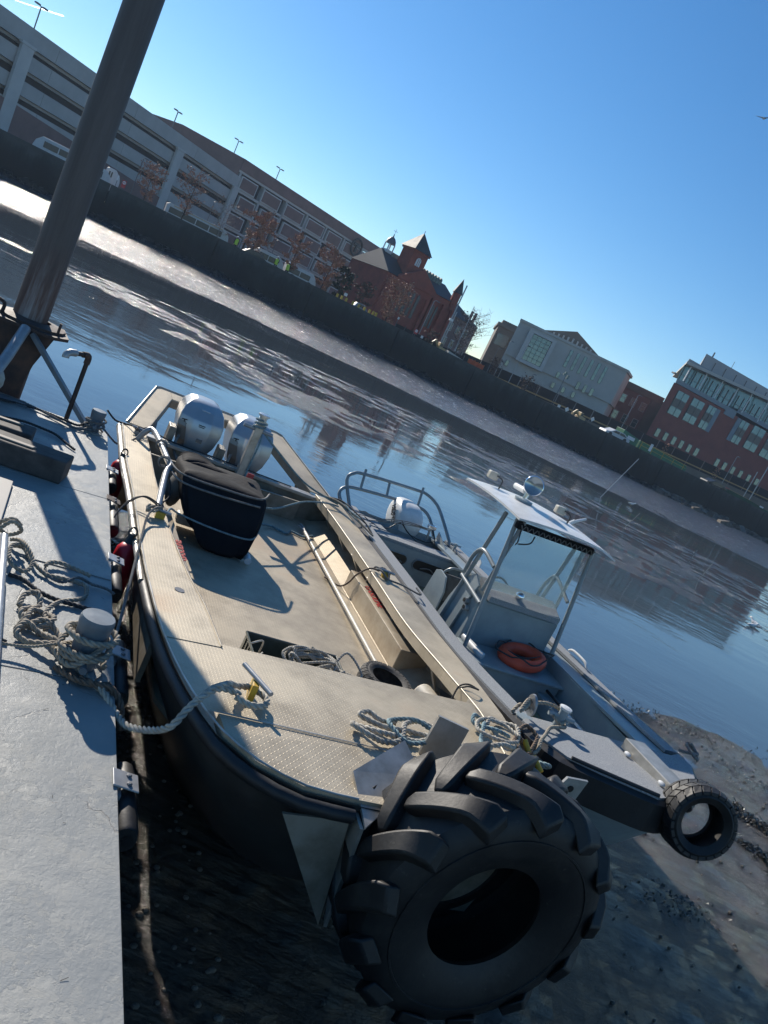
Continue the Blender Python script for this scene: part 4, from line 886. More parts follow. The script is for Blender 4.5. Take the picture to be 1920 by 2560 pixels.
    # outboards
    def outboard(cx):
        e = MB()
        prof = [(.86, .05, .28, .50), (.90, .10, .22, .58), (.97, .155, .17, .66), (1.08, .205, .13, .72), (1.22, .235, .12, .76), (1.33, .235, .15, .77), (1.42, .21, .22, .75), (1.48, .16, .30, .70), (1.505, .10, .38, .62)]
        R = []
        for z, w, yf, yb in prof:
            q = w*.42; c = w*.30
            R.append([Vector((cx+x, y, z)) for x, y in ((-q, yf), (q, yf), (w, yf+c), (w*.97, yb-c), (q, yb), (-q, yb), (-w*.97, yb-c), (-w, yf+c))])
        ob = e.rings(R).build('outboard_motor', 'cowl_silver', t, smooth='all', bevel=.0); 
        m_ = ob.modifiers.new('bevel', 'BEVEL'); m_.width = .012; m_.segments = 2; m_.limit_method = 'ANGLE'; m_.angle_limit = .35
        s_ = ob.modifiers.new('wn', 'WEIGHTED_NORMAL')
        # dark lettered panel on the forward port chamfer
        def on(z, s, off=.004):   # point on the chamfer face, s 0 (front) .. 1 (side)
            i = [k for k in range(len(prof)-1) if prof[k][0] <= z <= prof[k+1][0]][0]; a, b_ = prof[i], prof[i+1]; q = (z-a[0])/(b_[0]-a[0])
            w, yf = a[1]+(b_[1]-a[1])*q, a[2]+(b_[2]-a[2])*q
            x0, y0, x1, y1 = -w*.42, yf, -w, yf+w*.30
            return Vector((cx+x0+(x1-x0)*s-off*.7, y0+(y1-y0)*s-off*.7, z))
        zs = [.98, 1.03, 1.08, 1.15, 1.22, 1.27]; lo = [.25, .18, .18, .25, .35, .45]
        vs = []; 
        for z, a in zip(zs, lo): vs += [on(z, a), on(z, 1.0)]
        MB().add(vs, [(2*i, 2*i+1, 2*i+3, 2*i+2) for i in range(len(zs)-1)]).build('side_panel', 'cowl_grey', ob)
        p0, p1 = on(1.27, .60, .008), on(1.00, .50, .008); dx = (p1-p0).normalized(); nrm = Vector((-.45, -.88, -.12)); dy = nrm.cross(dx); 
        text_part('lettering', 'HONDA', .088, basis(dx, dy, dx.cross(dy), (p0+p1)/2), 'black_letters', ob, .0008, 1.0, 0, 1.0)
        MB().box(cx-.05, cx+.05, .225, .30, 1.405, 1.44).build('latch_handle', 'cowl_silver', ob, bevel=.012)
        for k in range(4): MB().box(cx-.035+.004*k, cx+.035-.004*k, .128+.001*k, .16, 1.285-.018*k, 1.293-.018*k).build('vent_slot', 'black_plastic', ob)
        MB().box(cx-.005, cx+.055, .112, .13, 1.11, 1.15).build('rating_label', 'lens', ob)
        MB().prism([(cx-.09, .2), (cx+.09, .2), (cx+.08, .6), (cx-.08, .6)], .70, .90).build('midsection', 'cowl_grey', ob, bevel=.02)
        MB().prism([(cx-.05, .3), (cx+.05, .3), (cx+.02, .6), (cx-.02, .6)], -.2, .72).build('leg', 'cowl_grey', ob, bevel=.02)
        MB().box(cx-.17, cx+.17, .07, .22, .70, .98).build('mount_bracket', 'cowl_grey', ob, bevel=.01)
        MB().tube([(cx-.19, .1, 1.12), (cx-.2, .02, 1.0), (cx-.12, -.1, .9), (cx+.1, -.3, .78)], .016, 8, .04).build('cable_hose', 'rope_grey', ob, smooth=True)
    outboard(-1.70); outboard(-1.13)
    MB().box(-2.0, -1.93, .1, .3, .95, 1.18).build('trim_bracket', 'alu_dull', t, bevel=.006); MB().box(-1.45, -1.38, .1, .3, .92, 1.14).build('trim_bracket', 'alu_dull', t, bevel=.006)
    # canvas covered helm console
    c = MB()
    prof = [(.755, .17, .26, .12), (.80, .22, .30, .10), (.92, .29, .33, .06), (1.05, .345, .33, .02), (1.18, .375, .30, 0), (1.24, .385, .27, 0), (1.27, .36, .24, 0), (1.285, .2, .14, 0)]
    R = []; n = 56
    for z, hx, hy, sx_ in prof:
        ring = []
        for j in range(n):
            a = 2*PI*j/n; ca, sa = math.cos(a), math.sin(a); e = .15
            x = math.copysign(abs(ca)**e, ca)*hx; y = math.copysign(abs(sa)**e, sa)*hy
            f = 1+(.075*math.sin(a*9+2+z*3)+.045*math.sin(a*17-z*5))*max(0, 1.28-z)*1.6
            nn = noise.noise(Vector((x*9, y*9, z*5)))*.032
            zz = z+.03*noise.noise(Vector((x*5+3, y*5, z)))
            if z < .82: zz = z+.10*max(0, -math.cos(a))+.03*math.sin(a*5)
            ring.append(Vector((-1.66+sx_+x*f+nn+.04*(z-.76), -1.70+y*f+nn+.42*(z-.76), zz)))
        R.append(ring)
    c.rings(R).build('canvas_cover', 'canvas', t, smooth='all', subsurf=1)
    c2 = MB(); R = []
    for z, hx, hy, ox in ((1.12, .33, .14, 0), (1.20, .345, .15, 0), (1.265, .31, .12, 0), (1.28, .12, .05, 0)):
        R.append([Vector((-1.68+math.copysign(abs(math.cos(a))**.16, math.cos(a))*hx+.012*math.sin(7*a+z*20), -1.33+math.copysign(abs(math.sin(a))**.16, math.sin(a))*hy+.25*(z-1.25), z-.10*math.cos(a)*(.4 if z < 1.3 else -.4)+.02*math.sin(3*a))) for a in [2*PI*j/36 for j in range(36)]])
    c2.rings(R).build('canvas_hood', 'canvas', t, smooth='all', subsurf=1)
    MB().yz([(-1.62, .78), (-1.5, .78), (-1.46, .86), (-1.6, .86)], -1.9, -1.55).build('folded_strap', 'bucket', t, bevel=.02)
    MB().blob((-1.98, -1.45, 1.02), .07, .16, .16).build('canvas_fold', 'canvas_grey', t, smooth='all')
    MB().box(-1.44, -1.38, -1.385, -1.375, 1.31, 1.35).build('cover_tag', 'sign_red', t)
    MB().tube([(-1.30, -1.92, .80), (-1.30, -2.0, .79)], .03, 14).build('console_foot', 'white_plastic', t, smooth=True)
    return t
workboat()

# ================================================================== GREY SKIFF ALONGSIDE
def shb(y):
    k = min(max((-2.8-y)/2.8, 0), 1); return 1.05+.20*k*k*(3-2*k)
def skiff():
    t = thing('skiff', (.9, -2.4, .05), BOAT, 'grey painted open skiff with a windscreen console under a hard roof', 'boat')
    L = [(.10, .15), (.10, -.6), (.10, -1.5), (.09, -2.4), (.07, -3.1), (.05, -3.8), (.03, -4.2), (.03, -4.5), (.10, -4.71), (.30, -4.83), (.64, -4.97)]
    Rr = [(1.62, .15), (1.66, -.6), (1.69, -1.5), (1.74, -2.4), (1.77, -2.9), (1.72, -3.47), (1.66, -3.85), (1.62, -4.1), (1.55, -4.32), (1.32, -4.6), (.98, -4.86)]
    out = L+Rr[::-1]
    def level(z, inset, rake): return [Vector((x+(.88-x)*inset, y+rake*max(0, min(1, (-3-y)/2))**2, shb(y)-.02 if z is None else z)) for x, y in out]
    hl = MB().rings([level(None, 0, 0), [Vector((p.x, p.y, p.z-.20)) for p in level(None, .0, .03)], level(.6, .08, .35), level(.28, .2, .8), level(.04, .45, 1.3)], cap=False)
    n = len(out); hl.f.append(tuple(4*n+j for j in range(n))); hl.build('hull', 'grey_paint', t, smooth=True)
    # black rubber band round the bow and sides
    P = [(x-.012, y, shb(y)-.10) for x, y in L]+[(.80, -4.95, shb(-4.9)-.10)]
    R = []
    for p in smoothpath(P, .12):
        R.append([Vector((p.x-.03, p.y-.015, p.z+.075)), Vector((p.x+.03, p.y+.02, p.z+.09)), Vector((p.x+.03, p.y+.02, p.z-.12)), Vector((p.x-.03, p.y-.015, p.z-.11))])
    MB().rings(R).build('rubber_band', 'rubber', t)
    MB().tube([(x+.02, y, shb(y)-.06) for x, y in Rr], .03, 8, .2).build('rub_rail', 'rubber', t, smooth=True)
    def strip(a, b, name, mat, dz=0, th=.025, n=18):
        pa, pb = smoothpath([(*p, 0) for p in a], .1), smoothpath([(*p, 0) for p in b], .1); R = []
        for i in range(n+1):
            p = pa[int(i/n*(len(pa)-1))]; q = pb[int(i/n*(len(pb)-1))]; zp, zq = shb(p.y)+dz, shb(q.y)+dz
            R.append([Vector((p.x, p.y, zp)), Vector((q.x, q.y, zq)), Vector((q.x, q.y, zq-th)), Vector((p.x, p.y, zp-th))])
        return MB().rings(R).build(name, mat, t)
    strip([p for p in L if p[1] > -4.3], [(x+.15, y) for x, y in L if p and y > -4.3], 'gunwale_cap', 'nonskid')
    strip([(x, y) for x, y in Rr if y > -4.15], [(x-.13, y) for x, y in Rr if y > -4.15], 'gunwale_cap', 'nonskid')
    strip([(x-.135, y) for x, y in Rr if y > -4.15], [(x-.33, y) for x, y in Rr if y > -4.15], 'side_shelf', 'grey_paint', -.03)
    # foredeck
    dk = [(.18, -4.2), (1.45, -4.2), (1.60, -4.12), (1.54, -4.32), (1.31, -4.58), (.98, -4.84), (.64, -4.95), (.31, -4.81), (.12, -4.70), (.04, -4.5), (.04, -4.3)]
    MB().prism(dk, [shb(y)-.03 for x, y in dk], [shb(y)+.004 for x, y in dk]).build('foredeck', 'nonskid', t)
    MB().box(.2, 1.42, -4.21, -4.19, .6, shb(-4.2)-.03).build('deck_bulkhead', 'grey_paint', t)
    MB().tube([(.14, -4.71, shb(-4.7)+.01), (.31, -4.80, shb(-4.8)+.012), (.64, -4.94, shb(-4.95)+.012)], .012, 8, .1).build('deck_edge', 'rubber', t)
    # inside
    MB().prism([(.2, -4.19), (1.45, -4.19), (1.5, -.5), (.2, -.5)], .57, .60).build('floor', 'nonskid_moss', t)
    MB().box(.21, .235, -4.18, -.4, .6, 1.03).build('side_lining', 'grey_paint', t); MB().prism([(1.40, -4.18), (1.42, -4.18), (1.50, -.4), (1.48, -.4)], .6, 1.01).build('side_lining', 'grey_paint', t)
    MB().prism([(1.17, -4.17), (1.39, -4.17), (1.44, -2.3), (1.22, -2.3)], .601, .80).build('side_bench', 'grey_paint', t, bevel=.008)
    MB().prism([(1.10, -4.17), (1.165, -4.17), (1.215, -2.3), (1.15, -2.3)], .602, .68).build('bench_step', 'nonskid_moss', t, bevel=.005)
    MB().box(.83, 1.0, -4.86, -4.34, shb(-4.5)-.0, shb(-4.5)+.075).build('bow_post_base', 'alu', t, bevel=.006)
    for y in (-4.45, -4.78): MB().blob((.80, y, shb(y)+.02), .02, .03, .014, 8, 5).build('pad_eye', 'white_plastic', t, smooth=True)
    # bitts on the near bow corner
    b = MB().tube([(.10, -4.24, 1.15), (.10, -4.24, 1.16)], .06, 16).build('mooring_bitt', 'grey_paint', t)
    MB().lathe([(.06, -.008), (.06, .008)], 20, Matrix.Translation((.10, -4.24, 1.25)) @ Matrix.Rotation(1.35, 4, 'Y') @ Matrix.Diagonal((1.25, .85, 1, 1))).build('eye_disc', 'galv', b, smooth=True)
    b = MB().tube([(.32, -4.28, 1.15), (.32, -4.28, 1.30)], .028, 12).build('mooring_bitt', 'grey_paint', t, smooth=True)
    MB().lathe([(.04, 1.30), (.042, 1.315), (.02, 1.32)], 14, Matrix.Translation((.32, -4.28, 0))).build('bitt_head', 'white_plastic', b)
    MB().tube([(.23, -4.26, 1.245), (.41, -4.30, 1.245)], .016, 8).build('crossbar', 'grey_paint', b)
    # stern: hatch bulkhead, shelf, splash plates
    MB().prism([(.25, -.48), (1.48, -.48), (1.48, -.25), (.25, -.25)], .97, 1.0).build('stern_shelf', 'nonskid', t)
    bk = MB().box(.24, 1.49, -.50, -.485, .60, .968).build('stern_bulkhead', 'grey_paint', t)
    for x0, x1 in ((.30, .80), (.88, 1.36)):
        h = (.885-.765)/2; pts = [(x0+h+h*math.cos(a), .825+h*math.sin(a)) for a in np.linspace(PI/2, 1.5*PI, 8)]+[(x1-h+h*math.cos(a), .825+h*math.sin(a)) for a in np.linspace(-PI/2, PI/2, 8)]
        f = MB().xz(pts, -.512, -.502).build('hatch_opening', 'black_plastic', bk)
        MB().tube([(p[0], -.512, p[1]) for p in pts], .006, 6, closed=True).build('hatch_rim', 'grey_tube', f)
        MB().tube([(x0+.1, -.53, .80), (x0+.2, -.55, .83), (x0+.3, -.54, .79), (x0+.38, -.56, .82), (x0+.44, -.53, .80)], .007, 6, .03).build('hose', 'rope_grey', f)
    MB().lathe([(.035, 0), (.04, .02), (.025, .03)], 16, Matrix.Translation((.33, -.515, .885)) @ Matrix.Rotation(PI/2, 4, 'X')).build('filler_ring', 'galv', bk)
    MB().box(.1, 1.62, .10, .15, .3, .97).build('transom', 'grey_paint', t)
    MB().prism([(1.36, -.47), (1.60, -.47), (1.58, .14), (1.36, .14)], .985, 1.01).build('stern_deck', 'nonskid', t)
    MB().prism([(.22, -.24), (.55, -.24), (.5, .1), (.22, .1)], .985, 1.008).build('stern_deck', 'nonskid', t)
    MB().yz([(-.24, 1.01), (.13, 1.01), (.13, 1.12)], 1.352, 1.366).build('splash_plate', 'grey_paint', t)
    MB().box(1.5, 1.53, -.1, -.07, 1.01, 1.11).build('stern_cleat', 'grey_paint', t); MB().tube([(1.44, -.085, 1.09), (1.59, -.085, 1.09)], .010, 8).build('cleat_bar', 'grey_paint', t)
    MB().yz([(-.55, 1.04), (-.47, 1.04), (-.47, 1.10), (-.50, 1.13), (-.54, 1.11)], 1.65, 1.66).build('pad_eye', 'white_plastic', t)
    for x in (1.74,): MB().tube([(x-.02, -2.75, 1.07), (x-.02, -2.69, 1.10), (x-.02, -2.5, 1.10), (x-.02, -2.44, 1.07)], .012, 8, .03).build('side_cleat', 'white_plastic', t, smooth=True)
    # stern guard rail
    rp = [(1.54, .02, 1.01), (1.46, .35, 1.22), (1.40, .58, 1.34), (1.28, .72, 1.39), (1.1, .70, 1.395), (.30, .42, 1.395), (.12, .33, 1.37), (.06, .28, 1.28), (.18, .12, 1.01)]
    MB().tube(rp, .020, 12, .05).build('stern_rail', 'grey_tube', t, smooth=True)
    lp = [(1.46, .12, 1.01), (1.40, .40, 1.14), (1.28, .50, 1.205), (.28, .22, 1.215), (.05, .12, 1.18), (-.02, .02, 1.01)]
    MB().tube([(1.40, .30, 1.01), (1.36, .46, 1.14), (1.28, .60, 1.21), (1.0, .58, 1.225), (.28, .33, 1.225), (.06, .24, 1.20), (.0, .16, 1.12), (.08, .05, 1.01)], .020, 12, .05).build('stern_rail', 'grey_tube', t, smooth=True)
    for a, b_ in (((.28, .33, 1.225), (.28, .43, 1.45)), ((.68, .46, 1.225), (.68, .56, 1.39)), ((1.18, .60, 1.22), (1.20, .72, 1.45))): MB().tube([a, b_], .017, 8).build('rail_upright', 'grey_tube', t, smooth=True)
    MB().tube([(1.54, .02, 1.0), (1.54, .02, 1.06)], .026, 10).build('rail_foot', 'lamp_metal', t)
    # outboard
    cx = .98; prof = [(.80, .06, .22, .50), (.86, .12, .16, .60), (.95, .17, .10, .66), (1.06, .195, .08, .68), (1.17, .19, .12, .68), (1.25, .15, .22, .64), (1.285, .09, .32, .56)]
    R = []
    for z, w, yf, yb in prof:
        R.append([Vector((cx+w*math.copysign(abs(math.cos(a))**.7, math.cos(a)), (yf+yb)/2+(yb-yf)/2*math.copysign(abs(math.sin(a))**.7, math.sin(a)), z)) for a in [2*PI*j/20 for j in range(20)]])
    ob = MB().rings(R).build('outboard_motor', 'white_plastic', t, smooth='all', subsurf=1)
    text_part('lettering', 'HONDA', .085, basis((0, -.70, -.72), (.12, -.7, .69), (-.99, 0, .1), (cx-.20, .27, 1.08)), 'black_letters', ob, .003)
    text_part('lettering', '4 STROKE', .030, basis((0, -.70, -.72), (.12, -.7, .69), (-.99, 0, .1), (cx-.20, .37, 1.12)), 'black_letters', ob, .003)
    MB().prism([(cx-.08, .15), (cx+.08, .15), (cx+.08, .5), (cx-.08, .5)], .3, .82).build('midsection', 'white_plastic', ob, bevel=.02)
    MB().box(cx-.14, cx+.14, .08, .16, .6, .93).build('mount_bracket', 'grey_paint', ob, bevel=.01)
    # stern light on a bracket with wires
    s = MB().tube([(1.18, .0, .98), (1.16, .0, 1.14)], .015, 8).build('light_bracket', 'galv', t)
    MB().box(1.12, 1.22, -.03, .03, 1.15, 1.20).build('light_body', 'chrome', s, bevel=.006)
    MB().tube([(.9, .0, 1.12), (1.16, .02, 1.12)], .008, 6).build('bracket_arm', 'galv', s)
    MB().tube([(1.18, -.01, 1.16), (1.25, -.05, 1.05), (1.12, -.10, 1.0), (.9, -.08, 1.02), (.75, -.05, 1.10), (.6, -.1, 1.0), (.4, -.15, 1.01), (.25, -.2, 1.06)], .005, 6, .04).build('wire', 'black_plastic', s)
    MB().tube([(1.19, -.01, 1.14), (1.24, -.12, 1.0), (1.0, -.25, .99), (.85, -.1, 1.05), (.78, -.0, 1.12)], .005, 6, .04).build('wire', 'black_plastic', s)
    # aft seat unit
    st = MB().prism([(.50, -2.02), (1.30, -2.02), (1.30, -1.72), (.50, -1.72)], .6, .72).build('helm_seat', 'grey_paint', t)
    for x in (.50, 1.29): MB().yz([(-2.03, .6), (-1.60, .6), (-1.70, 1.18), (-1.78, 1.215), (-1.92, 1.20), (-2.00, 1.08)], x, x+.018).build('side_panel', 'grey_paint', st, bevel=.003)
    MB().box(.52, 1.29, -1.80, -1.76, .70, 1.16).build('back_panel', 'grey_paint', st)
    MB().yz([(-2.0, .98), (-1.80, 1.0), (-1.80, 1.20), (-1.86, 1.22), (-1.97, 1.10)], .53, 1.27).build('cushion', 'canvas_grey', st, bevel=.02)
    MB().tube([(.52, -1.80, 1.19), (.56, -1.84, 1.27), (.68, -1.86, 1.29), (1.12, -1.86, 1.29), (1.24, -1.84, 1.27), (1.28, -1.80, 1.19)], .012, 8, .03).build('seat_rail', 'grey_tube', st, smooth=True)
    # console
    c = MB().prism([(.53, -2.52), (1.42, -2.50), (1.42, -2.18), (.53, -2.20)], .6, [1.28, 1.28, 1.40, 1.40]).build('console', 'grey_paint', t, bevel=.008)
    MB().prism([(.60, -2.56), (1.38, -2.54), (1.40, -2.30), (.58, -2.32)], [1.30, 1.30, 1.37, 1.37], [1.35, 1.35, 1.425, 1.425]).build('console_top', 'nonskid', c)
    MB().yz([(-2.30, .62), (-2.05, .62), (-2.05, .9), (-2.10, 1.10), (-2.18, 1.30), (-2.34, 1.44), (-2.46, 1.38), (-2.40, 1.2)], .505, .525).build('side_panel', 'grey_paint', c, bevel=.003)
    for z, y in ((1.20, -2.40), (1.15, -2.44)):
        k = MB().tube([(.53, y, z), (.48, y-.005, z)], .026, 16).build('gauge_socket', 'galv', c, smooth=True); MB().tube([(.485, y, z), (.475, y, z)], .018, 14).build('socket_face', 'black_plastic', k)
    MB().blob((.93, -2.46, 1.41), .045, .045, .038, 16, 8).build('compass', 'chrome', c, smooth='all')
    MB().tube([(.95, -2.12, 1.32), (.95, -2.06, 1.30)], .015, 8).build('wheel_shaft', 'black_plastic', c); MB().tube([(.95+.13*math.cos(a), -2.06+.02*math.sin(a), 1.27+.13*math.sin(a)) for a in [2*PI*i/24 for i in range(24)]], .011, 8, closed=True).build('steering_wheel', 'black_plastic', c)
    # console seat in front
    b = MB().prism([(.52, -2.93), (1.41, -2.93), (1.43, -2.53), (.52, -2.53)], .6, .875).build('front_seat', 'grey_paint', t, bevel=.01)
    MB().prism([(.50, -2.96), (1.44, -2.96), (1.46, -2.525), (.50, -2.525)], .878, .905).build('seat_lid', 'grey_paint', b, bevel=.01)
    MB().tube([(.56, -2.54, .93), (.575, -2.80, .93), (.60, -2.86, .925)], .032, 12, .05).build('seat_roll', 'white_plastic', b, smooth=True)
    # T-top frame
    def post(a, b_, r=.020): MB().tube([a, b_], r, 12).build('roof_post', 'grey_tube', t, smooth=True)
    post((.50, -2.10, .62), (.50, -2.33, 2.03)); post((.50, -2.70, .88), (.50, -2.53, 2.05)); post((.54, -2.48, 1.35), (.52, -2.62, 2.05), .015)
    post((1.42, -2.02, .80), (1.42, -2.20, 2.0)); post((1.43, -2.36, 1.0), (1.42, -2.31, 2.0), .018); post((1.45, -2.60, .90), (1.42, -2.43, 2.02))
    MB().tube([(.50, -2.16, 1.38), (.48, -2.2, 1.54), (.48, -2.26, 1.63), (.48, -2.36, 1.65), (.49, -2.56, 1.60)], .018, 10, .04).build('grab_bar', 'grey_tube', t, smooth=True)
    MB().tube([(.49, -2.16, 1.34), (.49, -2.62, 1.28)], .018, 10).build('grab_bar', 'grey_tube', t, smooth=True)
    MB().tube([(.50, -2.54, 1.84), (.52, -2.60, 1.84)], .012, 8).build('grab_bar', 'grey_tube', t)
    MB().tube([(1.42, -2.02, 1.33), (1.42, -2.05, 1.50), (1.42, -2.12, 1.61), (1.42, -2.22, 1.60), (1.43, -2.45, 1.50)], .018, 10, .04).build('grab_bar', 'grey_tube', t, smooth=True)
    MB().prism([(.57, -2.50), (1.36, -2.44), (1.36, -2.432), (.57, -2.492)], 1.40, 2.0).build('windscreen', 'windshield', t)
    MB().tube([(.57, -2.495, 1.40), (.57, -2.495, 2.0)], .007, 6).build('screen_edge', 'grey_tube', t); MB().tube([(1.0, -2.30, 1.36), (.70, -2.28, 1.38)], .004, 6).build('wiper', 'black_plastic', t)
    # visor under the front lip
    MB().prism([(.46, -2.64), (1.38, -2.50), (1.38, -2.44), (.46, -2.58)], 1.985, 2.045).build('canvas_visor', 'canvas', t, bevel=.01)
    for k in range(14): MB().tube([(.48+k*.065, -2.655+k*.0099, 2.03), (.50+k*.065, -2.66+k*.0099, 1.995), (.53+k*.065, -2.648+k*.0099, 2.03)], .005, 5).build('lacing', 'rope_grey', t)
    # roof: thin cambered plate
    R = []
    for i in range(13):
        y = -1.62-1.08*i/12; row = []
        hw = .50
        for j in range(13):
            q = j/12; x = .40+1.08*q+.05*(i/12)*0; tip = max(0, (q-.82)/.18)
            row.append(Vector((x, y+.02*q, 2.085+.030*(1-(2*q-1)**2)+.02*(1-(2*i/12-1)**2)-.03*tip)))
        R.append(row+[Vector((p.x, p.y, p.z-.018)) for p in row[::-1]])
    MB().rings(R).build('roof', 'white_plastic', t, smooth=True) 
    # lights and brackets on the roof
    l = MB().lathe([(.085, 2.135), (.085, 2.155), (.06, 2.16)], 20, Matrix.Translation((.78, -2.05, 0))).build('searchlight', 'grey_paint', t)
    MB().tube([(.78, -2.05, 2.15), (.78, -2.05, 2.22)], .025, 10).build('swivel', 'chrome', l, smooth=True)
    X = Matrix.Translation((.80, -2.06, 2.30)) @ Matrix.Rotation(-.6, 4, 'Z') @ Matrix.Rotation(PI/2-.1, 4, 'X')
    MB().lathe([(.001, -.11), (.05, -.10), (.075, -.06), (.088, .0), (.09, .045), (.083, .05)], 28, X, cap=False).build('lamp_shell', 'chrome', l, smooth='all')
    MB().lathe([(.001, .015), (.05, .022), (.083, .045)], 28, X, cap=False).build('lamp_reflector', 'lens', l, smooth='all')
    MB().tube([(.86, -1.70, 2.20), (.80, -1.98, 2.22)], .028, 12).build('horn', 'white_plastic', t, smooth=True)
    for x, y in ((.60, -1.68), (1.10, -2.16)):
        f = MB().box(x-.05, x+.05, y-.03, y+.03, 2.17, 2.24).build('flood_light', 'bucket', t, bevel=.01); MB().tube([(x+.02, y-.04, 2.22), (x+.07, y-.08, 2.20), (x+.07, y-.08, 2.11)], .007, 6, .02).build('cable', 'black_plastic', f)
    a = MB().tube([(1.34, -2.05, 2.11), (1.38, -2.05, 2.15)], .02, 8).build('antenna_mount', 'white_plastic', t); MB().tube([(1.37, -2.05, 2.14), (1.52, -2.0, 2.20)], .013, 8).build('antenna_stub', 'white_plastic', a)
    MB().blob((.62, -2.40, 2.01), .05, .05, .04, 12, 6).build('speaker', 'black_plastic', t, smooth='all')
    # small dangling straps at the front post
    MB().tube([(.52, -2.62, 1.98), (.50, -2.68, 1.90), (.52, -2.64, 1.86)], .006, 6, .02).build('strap', 'black_plastic', t); MB().tube([(.64, -2.66, 1.98), (.60, -2.70, 1.92), (.54, -2.64, 1.87)], .006, 6, .02).build('strap', 'black_plastic', t)
    # boat hook on the shelf
skiff()
p = thing('boat_hook', (1.27, -3.4, .8), BOAT, 'long pole, black then white, lying on the side bench of the grey skiff', 'pole')
MB().tube([(1.30, -2.75, .83), (1.29, -3.28, .83)], .013, 8).build('handle', 'black_plastic', p, smooth=True)
MB().tube([(1.29, -3.28, .83), (1.27, -4.10, .83)], .011, 8).build('shaft', 'sign_white', p, smooth=True)

# ------------------------------------------------------------------ life ring on the skiff's front seat
r = thing('life_ring', (1.08, -2.70, .905), BOAT, 'faded orange life ring with a black grab rope on the skiff seat', 'life ring')
X = Matrix.Translation((1.08, -2.70, .965)) @ Matrix.Rotation(.35, 4, 'Z') @ Matrix.Rotation(-.12, 4, 'Y') @ Matrix.Diagonal((1.15, .85, 1, 1))
MB().tube([(.17*math.cos(a), .17*math.sin(a), 0) for a in [2*PI*i/40 for i in range(40)]], .055, 16, closed=True, X=X).build('ring', 'orange_vinyl', r, smooth='all')
for k in range(4):
    a0 = k*PI/2+.3
    MB().tube([(.2*math.cos(a0), .2*math.sin(a0), .045), (.245*math.cos(a0+.4), .245*math.sin(a0+.4), .05+.02*k), (.26*math.cos(a0+.8), .26*math.sin(a0+.8), .03+.015*k), (.23*math.cos(a0+1.2), .23*math.sin(a0+1.2), .05), (.2*math.cos(a0+1.57), .2*math.sin(a0+1.57), .045)], .007, 6, .02, X=X).build('grab_rope', 'rope_dark', r, smooth=True)
MB().tube([(.11, -.09, .05), (.0, -.13, .07), (-.1, -.08, .05), (-.15, .05, .05)], .006, 6, .02, X=X).build('grab_rope', 'rope_dark', r)

# ------------------------------------------------------------------ tires
def tire_body(R, Wd, rr, n=64):
    h = Wd/2
    sec = [(R, -h*.80), (R+.0, h*.80), (R-.025, h*.92), (R-.09*R/.56, h*1.0), ((R+rr)/2, h*1.02), (rr+.05*R/.56, h*.90), (rr, h*.78), (rr+.01, h*.66), (rr+.06*R/.56, h*.70), ((R+rr)/2, h*.86), (R-.10*R/.56, h*.78), (R-.07*R/.56, 0),
           (R-.10*R/.56, -h*.78), ((R+rr)/2, -h*.86), (rr+.06*R/.56, -h*.70), (rr+.01, -h*.66), (rr, -h*.78), (rr+.05*R/.56, -h*.90), ((R+rr)/2, -h*1.02), (R-.09*R/.56, -h), (R-.025, -h*.92)]
    return MB().rings([[Vector((q*math.cos(a), q*math.sin(a), z)) for q, z in sec] for a in [2*PI*i/n for i in range(n)]], closed=True)
def lug_mesh(R, h, side, hw=.042, height=.05, span=.52, steps=10):
    rings = []
    for k in range(steps+1):
        q = k/steps; w = side*(h*1.06*(1-q)-.05*h*q*1.6); th = span*(q**1.25)*(1.0)
        dq = .01; q2 = min(1, q+dq); w2 = side*(h*1.06*(1-q2)-.08*h*q2); th2 = span*(q2**1.25)
        tx, tw = R*(th2-th)+1e-6, (w2-w) if q2 > q else side*-.01
        if q2 <= q: tx, tw = R*.01, -side*.006
        L = math.hypot(tx, tw); nx, nw = -tw/L, tx/L
        ww = hw*(1.35-.45*q)*(1 if q < .93 else .55)
        row = []
        for s, top in ((-1.12, 0), (-.88, 1), (.88, 1), (1.12, 0)):
            thp = th+nx*ww*s/R; wp = w+nw*ww*s; wa = abs(wp)
            drop = 0 if wa < h*.82 else (wa-h*.82)**1.0*1.0
            rad = R-.012-drop*.9+(height+.012)*top*(1 if q < .96 else .75)
            row.append(Vector((rad*math.cos(thp), rad*math.sin(thp), wp)))
        rings.append(row)
    return MB().rings(rings)
def bowtire():
    R, Wd, rr = .525, .45, .245
    t = bpy.data.objects.new('tractor_tire', None); COL.objects.link(t)
    X = Matrix.Translation((-.96, -5.66, 1.03)) @ Matrix.Rotation(PI/2, 4, 'X') @ Matrix.Rotation(.1, 4, 'Z')
    t.matrix_world = BOAT @ X; t['_o'] = (0, 0, 0)
    tag(t, 'huge black tractor tire with curved lugs hung on the workboat bow', 'tire')
    tire_body(R, Wd, rr).build('casing', 'tire_rubber', t, smooth=True)
    for q in (1, -1): MB().tube([((R*.62+rr*.38)*math.cos(a), (R*.62+rr*.38)*math.sin(a), q*Wd/2*1.01) for a in [2*PI*i/48 for i in range(48)]], .006, 5, closed=True).build('sidewall_rib', 'tire_rubber', t)
    N = 13
    for side in (1, -1):
        first = None
        for k in range(N):
            a = 2*PI*(k+(.5 if side < 0 else 0))/N
            if first is None: first = lug_mesh(R, Wd/2, side).build('tread_lug', 'tire_rubber', t, smooth=True, bevel=.014); o = first
            else: o = first.copy(); COL.objects.link(o)
            o.matrix_local = Matrix.Rotation(a, 4, 'Z')
bowtire()
